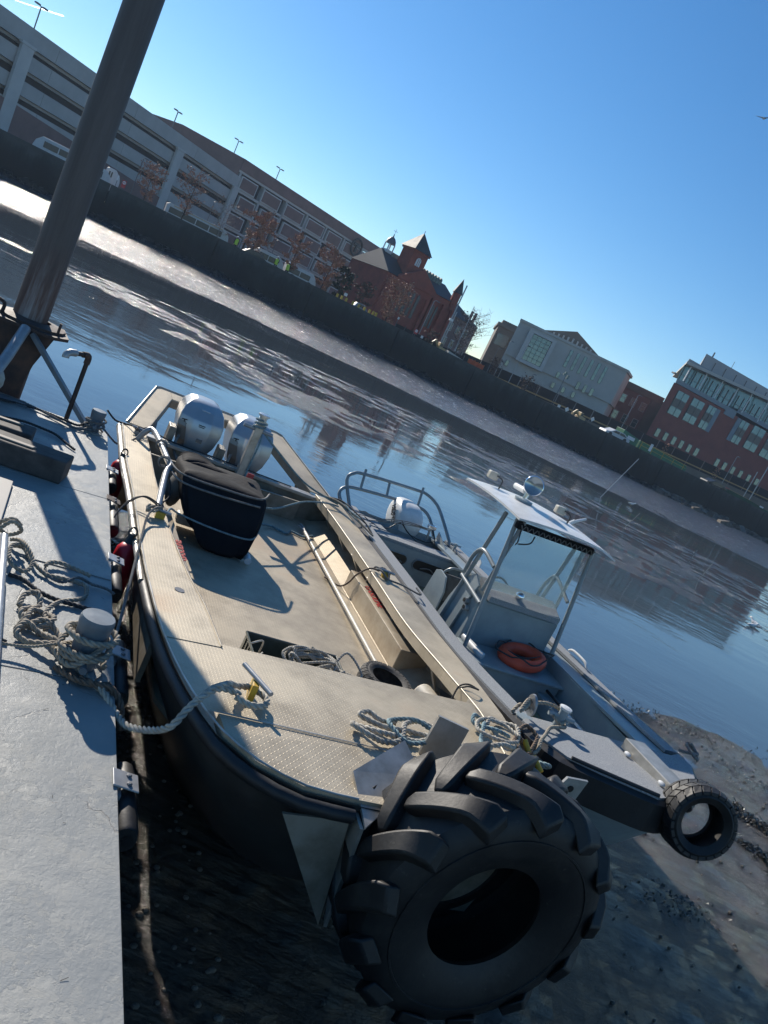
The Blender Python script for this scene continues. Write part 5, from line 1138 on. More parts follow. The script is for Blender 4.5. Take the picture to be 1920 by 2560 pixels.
def blocktire(name, X, R, Wd, rr, label, nb, mat, blocks=True):
    t = bpy.data.objects.new(name, None); COL.objects.link(t); t.matrix_world = BOAT @ X; t['_o'] = (0, 0, 0); tag(t, label, 'tire')
    tire_body(R, Wd, rr, 48).build('casing', mat, t, smooth=True)
    if blocks:
        for row, (w0, w1) in enumerate(((-.98, -.52), (-.46, -.02), (.02, .46), (.52, .98))):
            h = Wd/2; sk = .10 if row % 2 else -.10; hh = .012
            b = MB(); d = 2*PI/nb*.44
            vs = []
            for rad in (R-.01, R+hh):
                for ww, s in ((w0, -1), (w0, 1), (w1, 1), (w1, -1)):
                    a = s*d+(sk if ww == w1 else 0); dr = 0 if abs(ww) < .8 else .018
                    vs.append(((rad-dr)*math.cos(a), (rad-dr)*math.sin(a), ww*h))
            b.add(vs, [(0, 3, 2, 1), (4, 5, 6, 7), (0, 1, 5, 4), (1, 2, 6, 5), (2, 3, 7, 6), (3, 0, 4, 7)])
            first = b.build('tread_block', mat, t, bevel=.003)
            for k in range(nb):
                o = first if k == 0 else first.copy()
                if k: COL.objects.link(o)
                o.matrix_local = Matrix.Rotation(2*PI*k/nb+(PI/nb if row in (1, 2) else 0), 4, 'Z')
    return t
def axis_to(v, loc): return Matrix.Translation(loc) @ Vector(v).to_track_quat('Z', 'Y').to_matrix().to_4x4()
blocktire('fender_tire', axis_to((-.34, -.90, .22), (.90, -5.02, 1.19)), .205, .22, .125, 'small block tread tire hung on the grey skiff bow', 24, 'tire_rubber')
MB().prism([(.82, -4.86), (1.02, -4.86), (1.02, -4.84), (.82, -4.84)], 1.08, 1.24).build('mounting_plate', 'white_plastic', F=BOAT, label='pale plate seen through the hole of the skiff bow tire', cat='plate')
blocktire('worn_tire', axis_to((.05, -.06, 1), (-.55, -3.60, .815)), .185, .13, .115, 'dusty worn tire lying on the workboat floor by the foredeck', 30, 'dusty_tire')

# ------------------------------------------------------------------ loose things in the workboat
p = thing('pole', (-.45, -1.8, .75), BOAT, 'long pale wooden pole with a metal hook lying along the workboat floor', 'pole')
MB().tube([(-.46, -.62, .79), (-.50, -3.32, .80)], .017, 10).build('shaft', 'bucket', p, smooth=True)
MB().tube([(-.46, -.62, .79), (-.455, -.50, .80), (-.47, -.42, .80)], .01, 8).build('tip', 'galv', p); MB().tube([(-.46, -.58, .79), (-.50, -.50, .80), (-.52, -.51, .80)], .007, 8, .02).build('hook', 'galv', p)
MB().tube([(-.27, -3.62, .84), (-.22, -3.95, .84)], .075, 18).build('plastic_drum', 'bucket', F=BOAT, smooth=True, bevel=.015, label='dirty white plastic drum lying beside the old tire in the workboat', cat='drum')
c = thing('crate', (-1.27, -3.83, .75), BOAT, 'dark green plastic crate full of rope behind the foredeck', 'crate')
x0, x1, y0, y1 = -1.62, -1.0, -4.02, -3.66
for nm, a in (('end_wall', (x0, x0+.012, y0, y1)), ('end_wall', (x1-.012, x1, y0, y1)), ('side_wall', (x0+.012, x1-.012, y0, y0+.012)), ('side_wall', (x0+.012, x1-.012, y1-.012, y1))):
    MB().box(a[0], a[1], a[2], a[3], .76, .935).build(nm, 'green_plastic', c)
MB().box(x0, x1, y0, y1, .752, .762).build('bottom', 'green_plastic', c)
MB().tube([(x0, y0, .94), (x1, y0, .94), (x1, y1, .94), (x0, y1, .94)], .012, 6, closed=True).build('rim', 'green_plastic', c)
for k in range(6): MB().box(x0-.006, x0-.001, y0+.03+k*.055, y0+.045+k*.055, .77, .93).build('rib', 'green_plastic', c)

# ------------------------------------------------------------------ ropes
def rope(pts, r, mat, F, label, twist=True, group=None, closed=False, name='rope', pitch=None):
    b = MB()
    if twist: b.rope(pts, r, closed=closed, pitch=pitch)
    else: b.tube(pts, r, 8, max(.02, r*2), closed=closed)
    return b.build(name, mat, F=F, smooth='all', label=label, cat='rope', group=group)
def fd(x, y, dz=0): return (x, y, sh(y)+dz)
# coil on the foredeck
R_ = .014
pts = [(-1.15, -4.89), (-1.25, -4.93), (-1.31, -4.89), (-1.37, -4.93), (-1.28, -4.98), (-1.20, -5.01), (-1.10, -4.95), (-1.02, -4.97), (-1.01, -5.03), (-1.09, -5.04), (-1.21, -5.06), (-1.33, -5.08), (-1.41, -5.02), (-1.46, -5.07), (-1.40, -5.13), (-1.30, -5.12), (-1.2, -5.08), (-1.12, -4.93), (-1.00, -4.84), (-.92, -4.86), (-.88, -4.93), (-.80, -4.98), (-.68, -4.96), (-.53, -4.92), (-.38, -4.83), (-.27, -4.70), (-.22, -4.58), (-.29, -4.52), (-.40, -4.57), (-.47, -4.66)]
rope([fd(x, y, .018+.016*(k % 5 == 3)+.012*(k % 3)) for k, (x, y) in enumerate(pts)], R_, 'rope_white', BOAT, 'thick pale three strand rope flaked in loops on the workboat foredeck')
pts = [(-.99, -5.02), (-1.08, -5.10), (-1.18, -5.10), (-1.24, -5.0), (-1.18, -4.90), (-1.05, -4.88), (-.95, -4.90), (-.90, -4.99), (-.80, -5.03), (-.70, -4.98), (-.62, -4.86), (-.54, -4.73), (-.47, -4.62), (-.53, -4.60), (-.56, -4.68), (-.46, -4.74), (-.36, -4.74)]
rope([fd(x, y, .035+.02*(k % 2)) for k, (x, y) in enumerate(pts)], .012, 'rope_blue', BOAT, 'blue tinged rope tangled through the pale coil on the foredeck')
pts = [(-.36, -4.82), (-.48, -4.86), (-.60, -4.80), (-.55, -4.68), (-.44, -4.60), (-.33, -4.63), (-.30, -4.74)]
rope([fd(x, y, .05) for x, y in pts], .012, 'rope_white', BOAT, 'short end of pale rope by the starboard coaming')
# crate rope heap
rr = random.Random(4); pts = []
for k in range(46):
    a = k*1.15; pts.append((-1.22+.22*math.cos(a)*(.5+.5*rr.random()), -3.86+.13*math.sin(a)*(.6+.5*rr.random()), .90+.09*rr.random()+k*.0009))
rope(pts, .0085, 'rope_white', BOAT, 'heap of thin grey white rope coiled in the green crate')
rope([(-1.03, -3.88, .95), (-.94, -3.92, .96), (-.86, -3.96, .90), (-.84, -4.06, .88), (-.93, -4.10, .9), (-.98, -4.0, .95), (-.90, -3.90, .98), (-1.0, -3.8, 1.05), (-1.08, -3.86, 1.0)], .0085, 'rope_white', BOAT, 'loops of rope spilling over the right end of the crate')
rope([(-1.60, -4.0, 1.0), (-1.68, -4.16, 1.04), (-1.72, -4.26, 1.19), (-1.80, -4.32, 1.19)], .005, 'rope_white', BOAT, 'thin white line end curling on the floor left of the crate', False)
# hawser from pontoon bollard to the workboat cleat (catenary), dock frame
D2 = lambda p: DOCK @ Vector(p)
rope([(-.20, -3.96, 1.10), (-.20, -4.06, 1.05), (-.14, -4.14, 1.03), (-.06, -4.22, 1.02), (.0, -4.30, .99), (.04, -4.42, 1.01), (.10, -4.56, 1.10), (.14, -4.66, 1.20), (.19, -4.62, 1.27), (.25, -4.56, 1.31), (.33, -4.50, 1.32), (.42, -4.48, 1.30)], .0155, 'rope_white', DOCK, 'thick pale hawser sagging from the near bollard to the workboat cleat')
rope([(.22, -4.60, 1.30), (.28, -4.53, 1.325), (.36, -4.47, 1.33), (.42, -4.40, 1.29), (.50, -4.36, 1.275), (.56, -4.42, 1.28), (.54, -4.50, 1.285), (.46, -4.53, 1.29), (.40, -4.50, 1.30)], .0155, 'rope_white', DOCK, 'spliced eye of the pale hawser round the workboat cleat')
# turns round the near bollard
b = [(-.165+.105*math.cos(a)*(1+.08*math.sin(a*1.7)), -4.04+.105*math.sin(a), 1.03+.016*a) for a in [i*.45 for i in range(0, 32)]]
rope([(q[0], q[1], min(q[2], 1.19)) for q in b], .0155, 'rope_tan', DOCK, 'tan rope wound in turns round the near bollard')
rope([(-.09, -4.0, 1.12), (-.165, -4.16, 1.13), (-.28, -4.05, 1.11), (-.2, -3.92, 1.14), (-.1, -3.95, 1.16), (-.12, -4.1, 1.14), (-.22, -4.15, 1.07), (-.3, -3.98, 1.05)], .014, 'rope_tan', DOCK, 'knotted tan hitch over the bollard turns')
rope([(-.17, -4.17, 1.03), (-.08, -4.20, 1.03), (-.02, -4.19, 1.02), (.03, -4.23, .98), (.06, -4.30, .9)], .017, 'rope_brown', DOCK, 'rust brown rope chafed over the pontoon edge below the bollard')
rope([(-.27, -4.10, 1.02), (-.19, -4.18, 1.03), (-.10, -4.19, 1.025), (-.03, -4.15, 1.02)], .014, 'rope_brown', DOCK, 'short rust brown rope tail at the foot of the bollard')
# heap left of the bollard
z = 1.018
pl = [(-.46, -3.62), (-.445, -3.52), (-.39, -3.50), (-.37, -3.58), (-.42, -3.66), (-.45, -3.73), (-.41, -3.80), (-.34, -3.79), (-.30, -3.72), (-.33, -3.64), (-.40, -3.66), (-.42, -3.76), (-.45, -3.85), (-.40, -3.80), (-.34, -3.76), (-.27, -3.80), (-.25, -3.90), (-.30, -3.96), (-.40, -3.94), (-.45, -3.90), (-.42, -3.82), (-.35, -3.84), (-.30, -3.88), (-.24, -3.95), (-.25, -4.03), (-.20, -4.08)]
rope([(x, y, z+.014*(k % 3)) for k, (x, y) in enumerate(pl)], .0145, 'rope_tan', DOCK, 'heavy tan rope heaped in coils left of the near bollard')
pl = [(-.56, -2.95), (-.50, -2.96), (-.46, -3.03), (-.42, -3.14), (-.36, -3.20), (-.29, -3.22), (-.20, -3.20), (-.15, -3.24), (-.15, -3.34), (-.19, -3.42), (-.27, -3.47), (-.32, -3.58), (-.34, -3.66), (-.31, -3.74), (-.33, -3.80)]
rope([(x, y, z+.01*(k % 2)) for k, (x, y) in enumerate(pl)], .0125, 'rope_tan', DOCK, 'tan rope snaking along the pontoon from the rail towards the bollard')
pl = [(-.37, -3.12), (-.35, -3.06), (-.29, -3.03), (-.20, -3.06), (-.13, -3.09)]
rope([(x, y, z+.01) for x, y in pl]+[], .0125, 'rope_tan', DOCK, 'curved end of tan rope lying beyond the snaking one')
rope([(-.37, -3.13, z), (-.34, -3.22, z), (-.27, -3.24, z), (-.20, -3.18, z+.02), (-.12, -3.17, z), (-.04, -3.18, z), (.01, -3.20, z-.01)], .0085, 'rope_grey', DOCK, 'thin grey rope tail reaching the pontoon edge')
rope([(-.54, -3.32, z), (-.47, -3.33, z), (-.38, -3.42, z), (-.30, -3.46, z), (-.20, -3.47, z), (-.11, -3.48, z)], .0125, 'rope_dark', DOCK, 'dark green rope lying straight across the pontoon paint')
rope([(-.50, -2.98, 1.05), (-.56, -3.05, 1.06), (-.55, -3.2, 1.04), (-.47, -3.26, 1.03), (-.44, -3.16, 1.05), (-.49, -3.05, 1.08), (-.53, -2.95, 1.06), (-.57, -2.9, 1.03)], .012, 'rope_tan', DOCK, 'loop of tan rope hitched over the rail tube')
rope([(-.55, -2.94, 1.14), (-.60, -2.98, 1.18), (-.66, -2.96, 1.12), (-.60, -2.92, 1.06), (-.54, -2.96, 1.12), (-.60, -3.02, 1.18), (-.66, -3.02, 1.1)], .012, 'rope_tan', DOCK, 'tight knot of tan rope on the rail tube end')
rope([(-.62, -4.05, 1.06), (-.50, -4.04, 1.04), (-.38, -4.03, 1.05), (-.26, -4.02, 1.09), (-.17, -4.13, 1.12)], .007, 'rope_tan', DOCK, 'thin tan line running left from the bollard')
rope([(-.62, -3.9, 1.06), (-.54, -3.95, 1.02), (-.48, -3.97, 1.01)], .009, 'rope_dark', DOCK, 'dark line coming in under the thin tan one', False)
# line from the bollard edge up to the workboat's port cleat, and its lashings
cl = BOAT @ Vector((-2.17, -2.42, 1.11)); inv = DOCK.inverted(); cl = inv @ cl
rope([(-.07, -4.02, 1.10), (-.0, -3.70, 1.06), (cl.x-.16, cl.y-.55, 1.06), (cl.x-.11, cl.y-.18, 1.10), (cl.x-.05, cl.y-.04, 1.13), (cl.x, cl.y, 1.13)], .0085, 'rope_grey', DOCK, 'grey spring line from the near bollard to the port cleat')
for k, (dz, dx) in enumerate(((0, .0), (.015, .03))):
    rope([(-2.17, -2.42, 1.12+dz), (-2.30, -2.30-dx, 1.13+dz), (-2.40, -2.35-dx, 1.08), (-2.46, -2.45, .98), (-2.47, -2.55, .90)], .006, 'rope_dark', BOAT, ('upper', 'lower')[k]+' thin dark lashing from the port cleat down to the red fender', False)
rope([(-2.23+.05*math.cos(a), -2.42+.06*math.sin(a*1.1), 1.10+.012*math.sin(a*2.3)+.006*(i % 4)) for i, a in enumerate([k*.8 for k in range(22)])], .008, 'rope_tan', BOAT, 'tan figure of eight turns on the port midship cleat', False)
# ropes round the canvas cover and rail
rope([(-2.12, -2.38, 1.10), (-2.06, -2.12, 1.05), (-1.96, -2.03, 1.0), (-1.65, -2.02, .97), (-1.36, -1.99, .97), (-1.26, -1.8, 1.0)], .008, 'rope_blue', BOAT, 'grey green rope passed across the front of the black cover')
rope([(-2.1, -1.55, 1.24), (-2.0, -1.76, 1.24), (-1.65, -1.80, 1.25), (-1.35, -1.76, 1.26), (-1.22, -1.5, 1.26)], .009, 'rope_grey', BOAT, 'upper grey rope round the black cover below its hood', False)
rope([(-2.1, -1.56, 1.20), (-2.0, -1.80, 1.19), (-1.65, -1.85, 1.20), (-1.34, -1.82, 1.21)], .009, 'rope_grey', BOAT, 'lower grey rope round the black cover below its hood', False)
for k, y in enumerate((-1.0, -1.52)):
    rope([(-2.15+.045*math.cos(a), y+.006*a, 1.215+.045*math.sin(a)) for a in [i*.6 for i in range(24)]], .008, 'rope_grey', BOAT, ('grey rope turns lashed round the grab rail near the stern', 'grey rope turns lashed at the bend of the grab rail')[k], False)
rope([(-2.12, -1.6, 1.20), (-2.05, -1.75, 1.05), (-2.10, -1.9, 1.0), (-2.12, -2.3, 1.08)], .007, 'rope_dark', BOAT, 'dark line following the grab rail down to the cleat', False)
# stern lines
rope([(-2.32, -.25, 1.10), (-2.36, -.1, 1.09), (-2.42, .0, 1.06), (-2.52, .05, 1.05), (-2.62, .02, 1.12)], .010, 'rope_dark', BOAT, 'dark stern line from the workboat quarter to the far bollard')
rope([(-2.30, -.2, 1.08), (-2.24, -.12, 1.12), (-2.2, -.2, 1.14), (-2.25, -.3, 1.09), (-2.32, -.22, 1.12), (-2.15, -.05, 1.09), (-1.9, .03, 1.045), (-1.4, .03, 1.045), (-.6, -.0, 1.045)], .007, 'rope_dark', BOAT, 'thin dark line laid along the workboat transom', False)
rope([(-1.215+.06*math.cos(a), -.16+.06*math.sin(a), 1.53+.006*a) for a in [i*.6 for i in range(30)]], .012, 'rope_blue', BOAT, 'blue grey rope wound round the head of the davit post')
rope([(-1.17, -.17, 1.50), (-1.16, -.21, 1.40), (-1.17, -.22, 1.1), (-1.16, -.2, .85)], .010, 'rope_blue', BOAT, 'blue grey rope hanging down the davit post')
rope([(-1.16, -.16, 1.52), (-.85, -.1, 1.33), (-.5, -.05, 1.15), (-.22, -.1, 1.09), (-.1, -.2, 1.09)], .011, 'rope_blue', BOAT, 'blue rope stretched from the davit post to the starboard quarter')
rope([(-1.28, -1.3, 1.06), (-1.0, -1.1, 1.05), (-.6, -.6, 1.08), (-.28, -.35, 1.09), (-.12, -.3, 1.09)], .010, 'rope_blue', BOAT, 'blue rope stretched from the black cover to the starboard quarter')
rope([(-1.0, -.9, .80), (-.85, -.75, .77), (-.7, -.8, .765), (-.62, -.68, .765), (-.5, -.72, .765), (-.42, -.66, .77), (-.36, -.60, .77)], .012, 'rope_blue', BOAT, 'dark blue rope lying on the cockpit floor near the stern')
rq = random.Random(9)
for k in range(5):
    o_ = rq.uniform(-.03, .03)
    rope([(-.20+o_, -.05, 1.09), (-.10+o_, -.25, 1.11+.01*k), (-.02+rq.uniform(-.04, .04), -.5, 1.10+.012*k), (.05+o_, -.75, 1.09+.01*k), (.10, -.95, 1.08)], .009, ('rope_blue', 'rope_grey', 'rope_tan', 'rope_blue', 'rope_dark')[k], BOAT,
         ('blue', 'grey', 'tan', 'second blue', 'dark')[k]+' strand in the rope bundle lashing the two boats at the stern', group='rope bundle at the stern')
for k in range(3): rope([(-.05, -.5, 1.1), (.15, -.45+.05*k, 1.09+.03*k), (.4, -.25+.05*k, 1.08), (.8, -.05, 1.10+.02*k), (1.14, .0, 1.14)], .005, 'rope_grey', BOAT, ('lowest', 'middle', 'topmost')[k]+' thin grey line from the rope bundle to the skiff light bracket', False)
rope([(-.17+.05*math.cos(a), -2.05+.09*math.sin(a*.9), 1.07+.02*math.sin(a*2)+.02) for a in [i*.7 for i in range(18)]]+[(.0, -2.2, 1.08), (.1, -2.35, 1.10), (.12, -2.2, 1.10)], .009, 'rope_grey', BOAT, 'dark grey rope tangle on the starboard midship cleat')
rope([(-.20, -2.05, 1.09), (-.27, -2.0, 1.07), (-.35, -1.98, .97), (-.36, -1.92, .86), (-.40, -1.85, .78), (-.5, -1.7, .765)], .008, 'rope_brown', BOAT, 'brown grey line dropping over the fuel tank from the starboard cleat', False)
rope([(-.30, -4.02, 1.12), (-.30, -4.1, 1.19), (-.26, -4.12, 1.20), (-.20, -4.08, 1.18), (-.24, -4.02, 1.17), (-.32, -4.05, 1.15), (-.36, -4.1, 1.08)], .006, 'rope_dark', BOAT, 'small dark loop of line over the starboard side deck edge')
# tangle at the skiff's bitts
rope([(-.06, -4.30, 1.20), (.0, -4.26, 1.24), (.08, -4.24, 1.22), (.10, -4.20, 1.27), (.04, -4.28, 1.26), (-.04, -4.34, 1.24), (.06, -4.24, 1.28), (.12, -4.22, 1.24)], .013, 'rope_tan', BOAT, 'tan rope knotted through the round eye of the skiff')
rope([(.12, -4.22, 1.26), (.22, -4.22, 1.28), (.32, -4.23, 1.27), (.36, -4.28, 1.24), (.30, -4.33, 1.22), (.26, -4.28, 1.24), (.33, -4.24, 1.22), (.36, -4.31, 1.20), (.28, -4.36, 1.21), (.16, -4.42, 1.22), (.06, -4.52, 1.22), (-.04, -4.62, 1.22), (-.10, -4.70, 1.20), (-.18, -4.76, 1.20)], .012, 'rope_tan', BOAT, 'tan rope from the skiff bitt down towards the big tire')
rope([(-.22, -4.62, 1.25), (-.15, -4.58, 1.27), (-.10, -4.64, 1.25), (-.16, -4.72, 1.22), (-.24, -4.80, 1.20), (-.30, -4.86, 1.22), (-.34, -4.78, 1.25), (-.27, -4.70, 1.25), (-.18, -4.72, 1.20), (-.10, -4.78, 1.17)], .012, 'rope_brown', BOAT, 'brown rope looped between the two bows above the big tire')
rope([(-.16, -4.80, 1.18), (-.12, -4.84, 1.20), (-.08, -4.82, 1.18), (-.13, -4.80, 1.15), (-.18, -4.86, 1.15), (-.14, -4.88, 1.1)], .012, 'rope_blue', BOAT, 'pale blue knotted rope end beside the big tire')
for k, (a, b_) in enumerate((((-.22, -4.70, 1.24), (-.20, -4.76, 1.20)), ((-.20, -4.80, 1.21), (-.17, -4.88, 1.17)))): MB().tube([a, b_], .016, 10).build('yellow_sleeve', 'yellow_paint', F=BOAT, smooth=True, label=('upper', 'lower')[k]+' yellow sleeve on the rope between the two bows', cat='sleeve')
rope([(1.58, -4.12, 1.17), (1.66, -4.18, 1.20), (1.74, -4.14, 1.19), (1.68, -4.08, 1.22), (1.62, -4.15, 1.22), (1.70, -4.20, 1.17), (1.74, -4.1, 1.2), (1.66, -4.12, 1.24)], .012, 'rope_grey', BOAT, 'grey rope bundled at the skiff far bow corner')
# ropes at the far end of the pontoon
rope([(-1.3, .1, 1.04), (-1.0, -.02, 1.03), (-.8, .08, 1.02), (-.6, .12, 1.02), (-.4, .08, 1.02), (-.28, .02, 1.03), (-.2, .1, 1.06), (-.12, .15, 1.08), (-.07, .08, 1.10)], .011, 'rope_dark', DOCK, 'dark rope along the far pontoon edge to the far bollard')
rope([(-1.2, .2, 1.03), (-.75, .18, 1.02), (-.5, .05, 1.02), (-.32, -.06, 1.02), (-.2, -.02, 1.03), (-.1, -.02, 1.05)], .011, 'rope_grey', DOCK, 'grey rope beside the dark one at the far pontoon edge')
rope([(-.145+.085*math.cos(a), .08+.085*math.sin(a), 1.03+.008*a) for a in [i*.5 for i in range(28)]], .011, 'rope_grey', DOCK, 'grey rope wound round the far bollard')
rope([(-.07, .03, 1.08), (.02, -.02, 1.03), (.09, -.02, 1.0), (.17, .05, 1.02), (.24, .12, 1.07)], .010, 'rope_grey', DOCK, 'grey line from the far bollard to the workboat quarter')
rope([(-.86, -.50, 1.02), (-.70, -.46, 1.03), (-.56, -.44, 1.02), (-.45, -.48, 1.02), (-.36, -.62, 1.02), (-.28, -.72, 1.015)], .011, 'rope_dark', DOCK, 'dark rope end lying on the pontoon before the thick timber')

# red inflatable fenders squeezed between pontoon and workboat
for k, (y, lab) in enumerate(((-.45, 'red inflatable fender with black ends, the one nearer the stern'), (-2.30, 'red inflatable fender with black top below the port cleat'))):
    f = thing('inflatable_fender', (.20, y, .6), DOCK, lab, 'fender'); X = Matrix.Translation((.125 if k == 0 else .13, y-.12, .60)) @ Matrix.Rotation(-.25, 4, 'X') @ Matrix.Diagonal((.75, .85, 1, 1))
    MB().lathe([(.05, .0), (.095, .06), (.10, .14), (.10, .30), (.09, .36), (.05, .40)], 20, X).build('body', 'red_vinyl', f, smooth='all')
    MB().lathe([(.055, .395), (.04, .43), (.035, .46), (.015, .47)], 16, X).build('end_cap', 'black_plastic', f, smooth=True)
    MB().tube([(.035*math.cos(a), 0, .47+.035*math.sin(a)) for a in [2*PI*i/14 for i in range(14)]], .008, 6, closed=True, X=X).build('eye', 'rope_dark', f)

# ================================================================== FAR QUAY: trees, lamps, vehicles, people
def tree(u, v, h, w, seed, label, leafmat, nleaf, name='street_tree', bare=0, group=None, barkmat='bark', leafsize=.13, low=.2):
    r = random.Random(seed); z0 = 4.15; t = thing(name, (u, v, z0), WALLF, label, 'tree', group)
    b = MB(); tips = []
    b.tube([(u, v, z0), (u+.03*h*r.uniform(-1, 1), v, z0+h*.5), (u+.04*h*r.uniform(-1, 1), v, z0+h*.93)], lambda q: .05*h/4*(1.3-1.15*q), 6, .5)
    n = int(16+8*bare)
    for k in range(n):
        q = low+(.95-low)*k/n; z = z0+h*q; a = k*2.4+r.uniform(-.4, .4); L = w*.5*(math.sin(PI*min(1, (q-low*.6)/(1.05-low*.6)))**.6)*r.uniform(.75, 1.1)+.1
        p0 = Vector((u, v, z)); d = Vector((math.cos(a), math.sin(a), r.uniform(.35, .8))); p1 = p0+d*L*.5+Vector((0, 0, .05)); p2 = p0+d*L+Vector((0, 0, .12*L*r.uniform(-1, 1)))
        b.tube([p0, p1, p2], lambda q_: .016*(1.2-q_)*h/4, 4)
        for m_ in range(4+2*bare):
            s = r.uniform(.3, 1); q0 = p0.lerp(p2, s); dd = Vector((r.uniform(-1, 1), r.uniform(-1, 1), r.uniform(-.1, 1)))*L*.35
            b.tube([q0, q0+dd*.6, q0+dd], .007*h/4, 3); tips += [q0+dd*x for x in (.4, .7, 1)]
        tips += [p1, p2]
    b.build('trunk', barkmat, t)
    if nleaf:
        c = MB(); vs = []; fs = []
        for k in range(nleaf):
            p = r.choice(tips)+Vector((r.gauss(0, .14), r.gauss(0, .14), r.gauss(0, .14)))*w*.28
            s = leafsize*r.uniform(.5, 1.2); a = Vector((r.uniform(-1, 1), r.uniform(-1, 1), r.uniform(-1, 1))).normalized()*s; bb = Vector((r.uniform(-1, 1), r.uniform(-1, 1), r.uniform(-1, 1))).normalized()*s*.7
            o = len(vs); vs += [p-a, p-bb, p+a, p+bb]; fs.append((o, o+1, o+2, o+3))
        c.add(vs, fs); c.build('crown', leafmat, t)
TL = 'russet leaved young street trees on the far quay'
tree(14, 4, 4.4, 2.9, 1, 'sparse russet young tree, leftmost on the far quay beside the red sign', 'russet_leaf', 1000, bare=1, group=TL)
tree(18.1, 4, 5.9, 3.6, 2, 'tall nearly bare tree with few russet leaves over a long bus', 'russet_leaf', 700, bare=1, group=TL)
tree(22.3, 4, 4.6, 3.4, 3, 'pale bare twiggy young tree in front of the garage corner', 'russet_leaf', 90, bare=2, group=TL, barkmat='pale_twig')
tree(26.4, 4, 5.0, 3.8, 4, 'dense round russet tree before the brick garage', 'russet_leaf', 3200, group=TL, low=.16)
tree(31.0, 4, 5.0, 2.5, 5, 'narrow russet tree in front of the white vehicles', 'russet_leaf', 1700, group=TL)
tree(35.3, 4, 5.3, 3.2, 6, 'dense upright russet tree below the T emblem', 'russet_leaf', 3200, group=TL, low=.12)
tree(44.4, 4, 5.4, 3.9, 8, 'broad russet tree in front of the church', 'russet_leaf', 2200, bare=1, group=TL, low=.1)
tree(38.4, 7, 4.3, 2.6, 9, 'dark leafy tree right of the upright russet tree', 'evergreen', 2200, 'dark_tree', leafsize=.16, low=.1)
tree(41.6, 7, 3.8, 2.4, 10, 'dark brown bushy tree at the corner of the church', 'shrub_brown', 1600, 'dark_tree', low=.05)
tree(56.9, 8, 6.2, 4.2, 11, 'large brown bare tree between the church and the courthouse', 'shrub_brown', 500, 'bare_tree', bare=2)
tree(59.8, 12, 7.6, 4.6, 12, 'pale bare tree rising into the gap left of the courthouse', 'shrub_brown', 0, 'bare_tree', bare=2, barkmat='pale_twig')
tree(50.3, 3, 1.9, 1.6, 13, 'small grey brown shrub beside the tan excavator', 'shrub_brown', 260, 'shrub', bare=1, low=.05)
tree(61.6, 5, 2.6, 2.0, 14, 'brown shrub by the orange netting', 'shrub_brown', 350, 'shrub', bare=1, low=.05)
tree(67.0, 5, 2.4, 1.9, 15, 'small brown shrub in front of the courthouse left end', 'shrub_brown', 320, 'shrub', bare=1, low=.05)
tree(72.0, 9.8, 2.4, 2.2, 16, 'thin bare sapling before the courthouse lower windows', 'shrub_brown', 0, 'sapling', bare=1)
tree(77.0, 9.8, 2.4, 2.0, 17, 'thin bare sapling right of the courthouse middle', 'shrub_brown', 0, 'sapling', bare=1)
tree(101, 12.4, 3.2, 1.0, 18, 'tuft of dry reddish shrub behind the screen fence', 'russet_leaf', 150, 'shrub')
tree(113.4, 12.4, 3.4, 1.0, 19, 'dry shrub behind the screen fence at far right', 'russet_leaf', 150, 'shrub')

def lamp(u, v, z1, label, arm=.6, z0=4.15, head=True, r=.045, name='street_lamp', lean=0):
    t = thing(name, (u, v, z0), WALLF, label, 'lamp post', 'lamp posts on the far quay')
    b = MB().tube([(u, v, z0), (u+lean, v, z1-.15), (u+lean+arm*.4, v, z1), (u+lean+arm, v, z1)] if arm else [(u, v, z0), (u, v, z1)], r, 6); b.build('pole', 'lamp_metal' if z1 < 9 else 'galv', t)
    if head: MB().box(u+lean+arm-.2, u+lean+arm+.2, v-.1, v+.1, z1-.07, z1+.03).build('lamp_head', 'lamp_metal', t)
for u, z, l in ((12.6, 8.9, 'short dark lamp post behind the leftmost russet tree'), (20.8, 8.3, 'short dark lamp post above the long bus'), (28.7, 7.7, 'short dark lamp post between russet trees at the brick garage'), (67.4, 7.2, 'short black lantern post left of the courthouse windows'), (60.8, 8.2, 'dark lamp post beside the orange netting')):
    lamp(u, 5, z, l, .35)
for u, z, a, l in ((49.6, 9.8, .6, 'grey lamp post with a bent arm in front of the church wall'), (55.1, 10, -.5, 'lamp post left of the brown bare tree'), (62.0, 9.7, .3, 'pale lamp post at the left edge of the courthouse'), (64.5, 10.2, .4, 'pale lamp post before the framed courthouse window'), (85.0, 11.3, .5, 'pale lamp post before the dark brick block'), (108, 10.1, .5, 'pale lamp post with floodlight before the red brick block')):
    lamp(u, 5, z, l, a)
lamp(115.1, 5, 11.6, 'thick pale pole at the right edge of the picture', 0, head=False, r=.09); lamp(113.6, 5, 9.4, 'shorter pale pole left of the thick one at the right edge', 0, head=False, r=.08)
for k, u in enumerate((52.8, 54.0)): lamp(u, 5+k*2, 13.2-k*3.3, ('tallest pale pole beside the church, with a white box', 'pale pole close behind the tallest one')[k], 0, head=False, r=.09)
MB().box(52.55, 53.05, 4.8, 5.1, 8.4, 8.7).build('junction_box', 'sign_white', F=WALLF, label='white box fixed on the tallest pale pole by the church', cat='box')
l = thing('floodlight_mast', (72.3, 5, 4.15), WALLF, 'pole with four green floodlights in front of the courthouse', 'lamp post'); MB().tube([(72.3, 5, 4.15), (72.3, 5, 9.1)], .05, 6).build('pole', 'lamp_metal', l)
for dx, dz in ((-.35, 0), (.35, 0), (-.2, .3), (.3, -.3)): MB().box(72.3+dx-.15, 72.3+dx+.15, 4.85, 5.15, 9+dz-.1, 9+dz+.12).build('floodlight', 'copper_green', l)

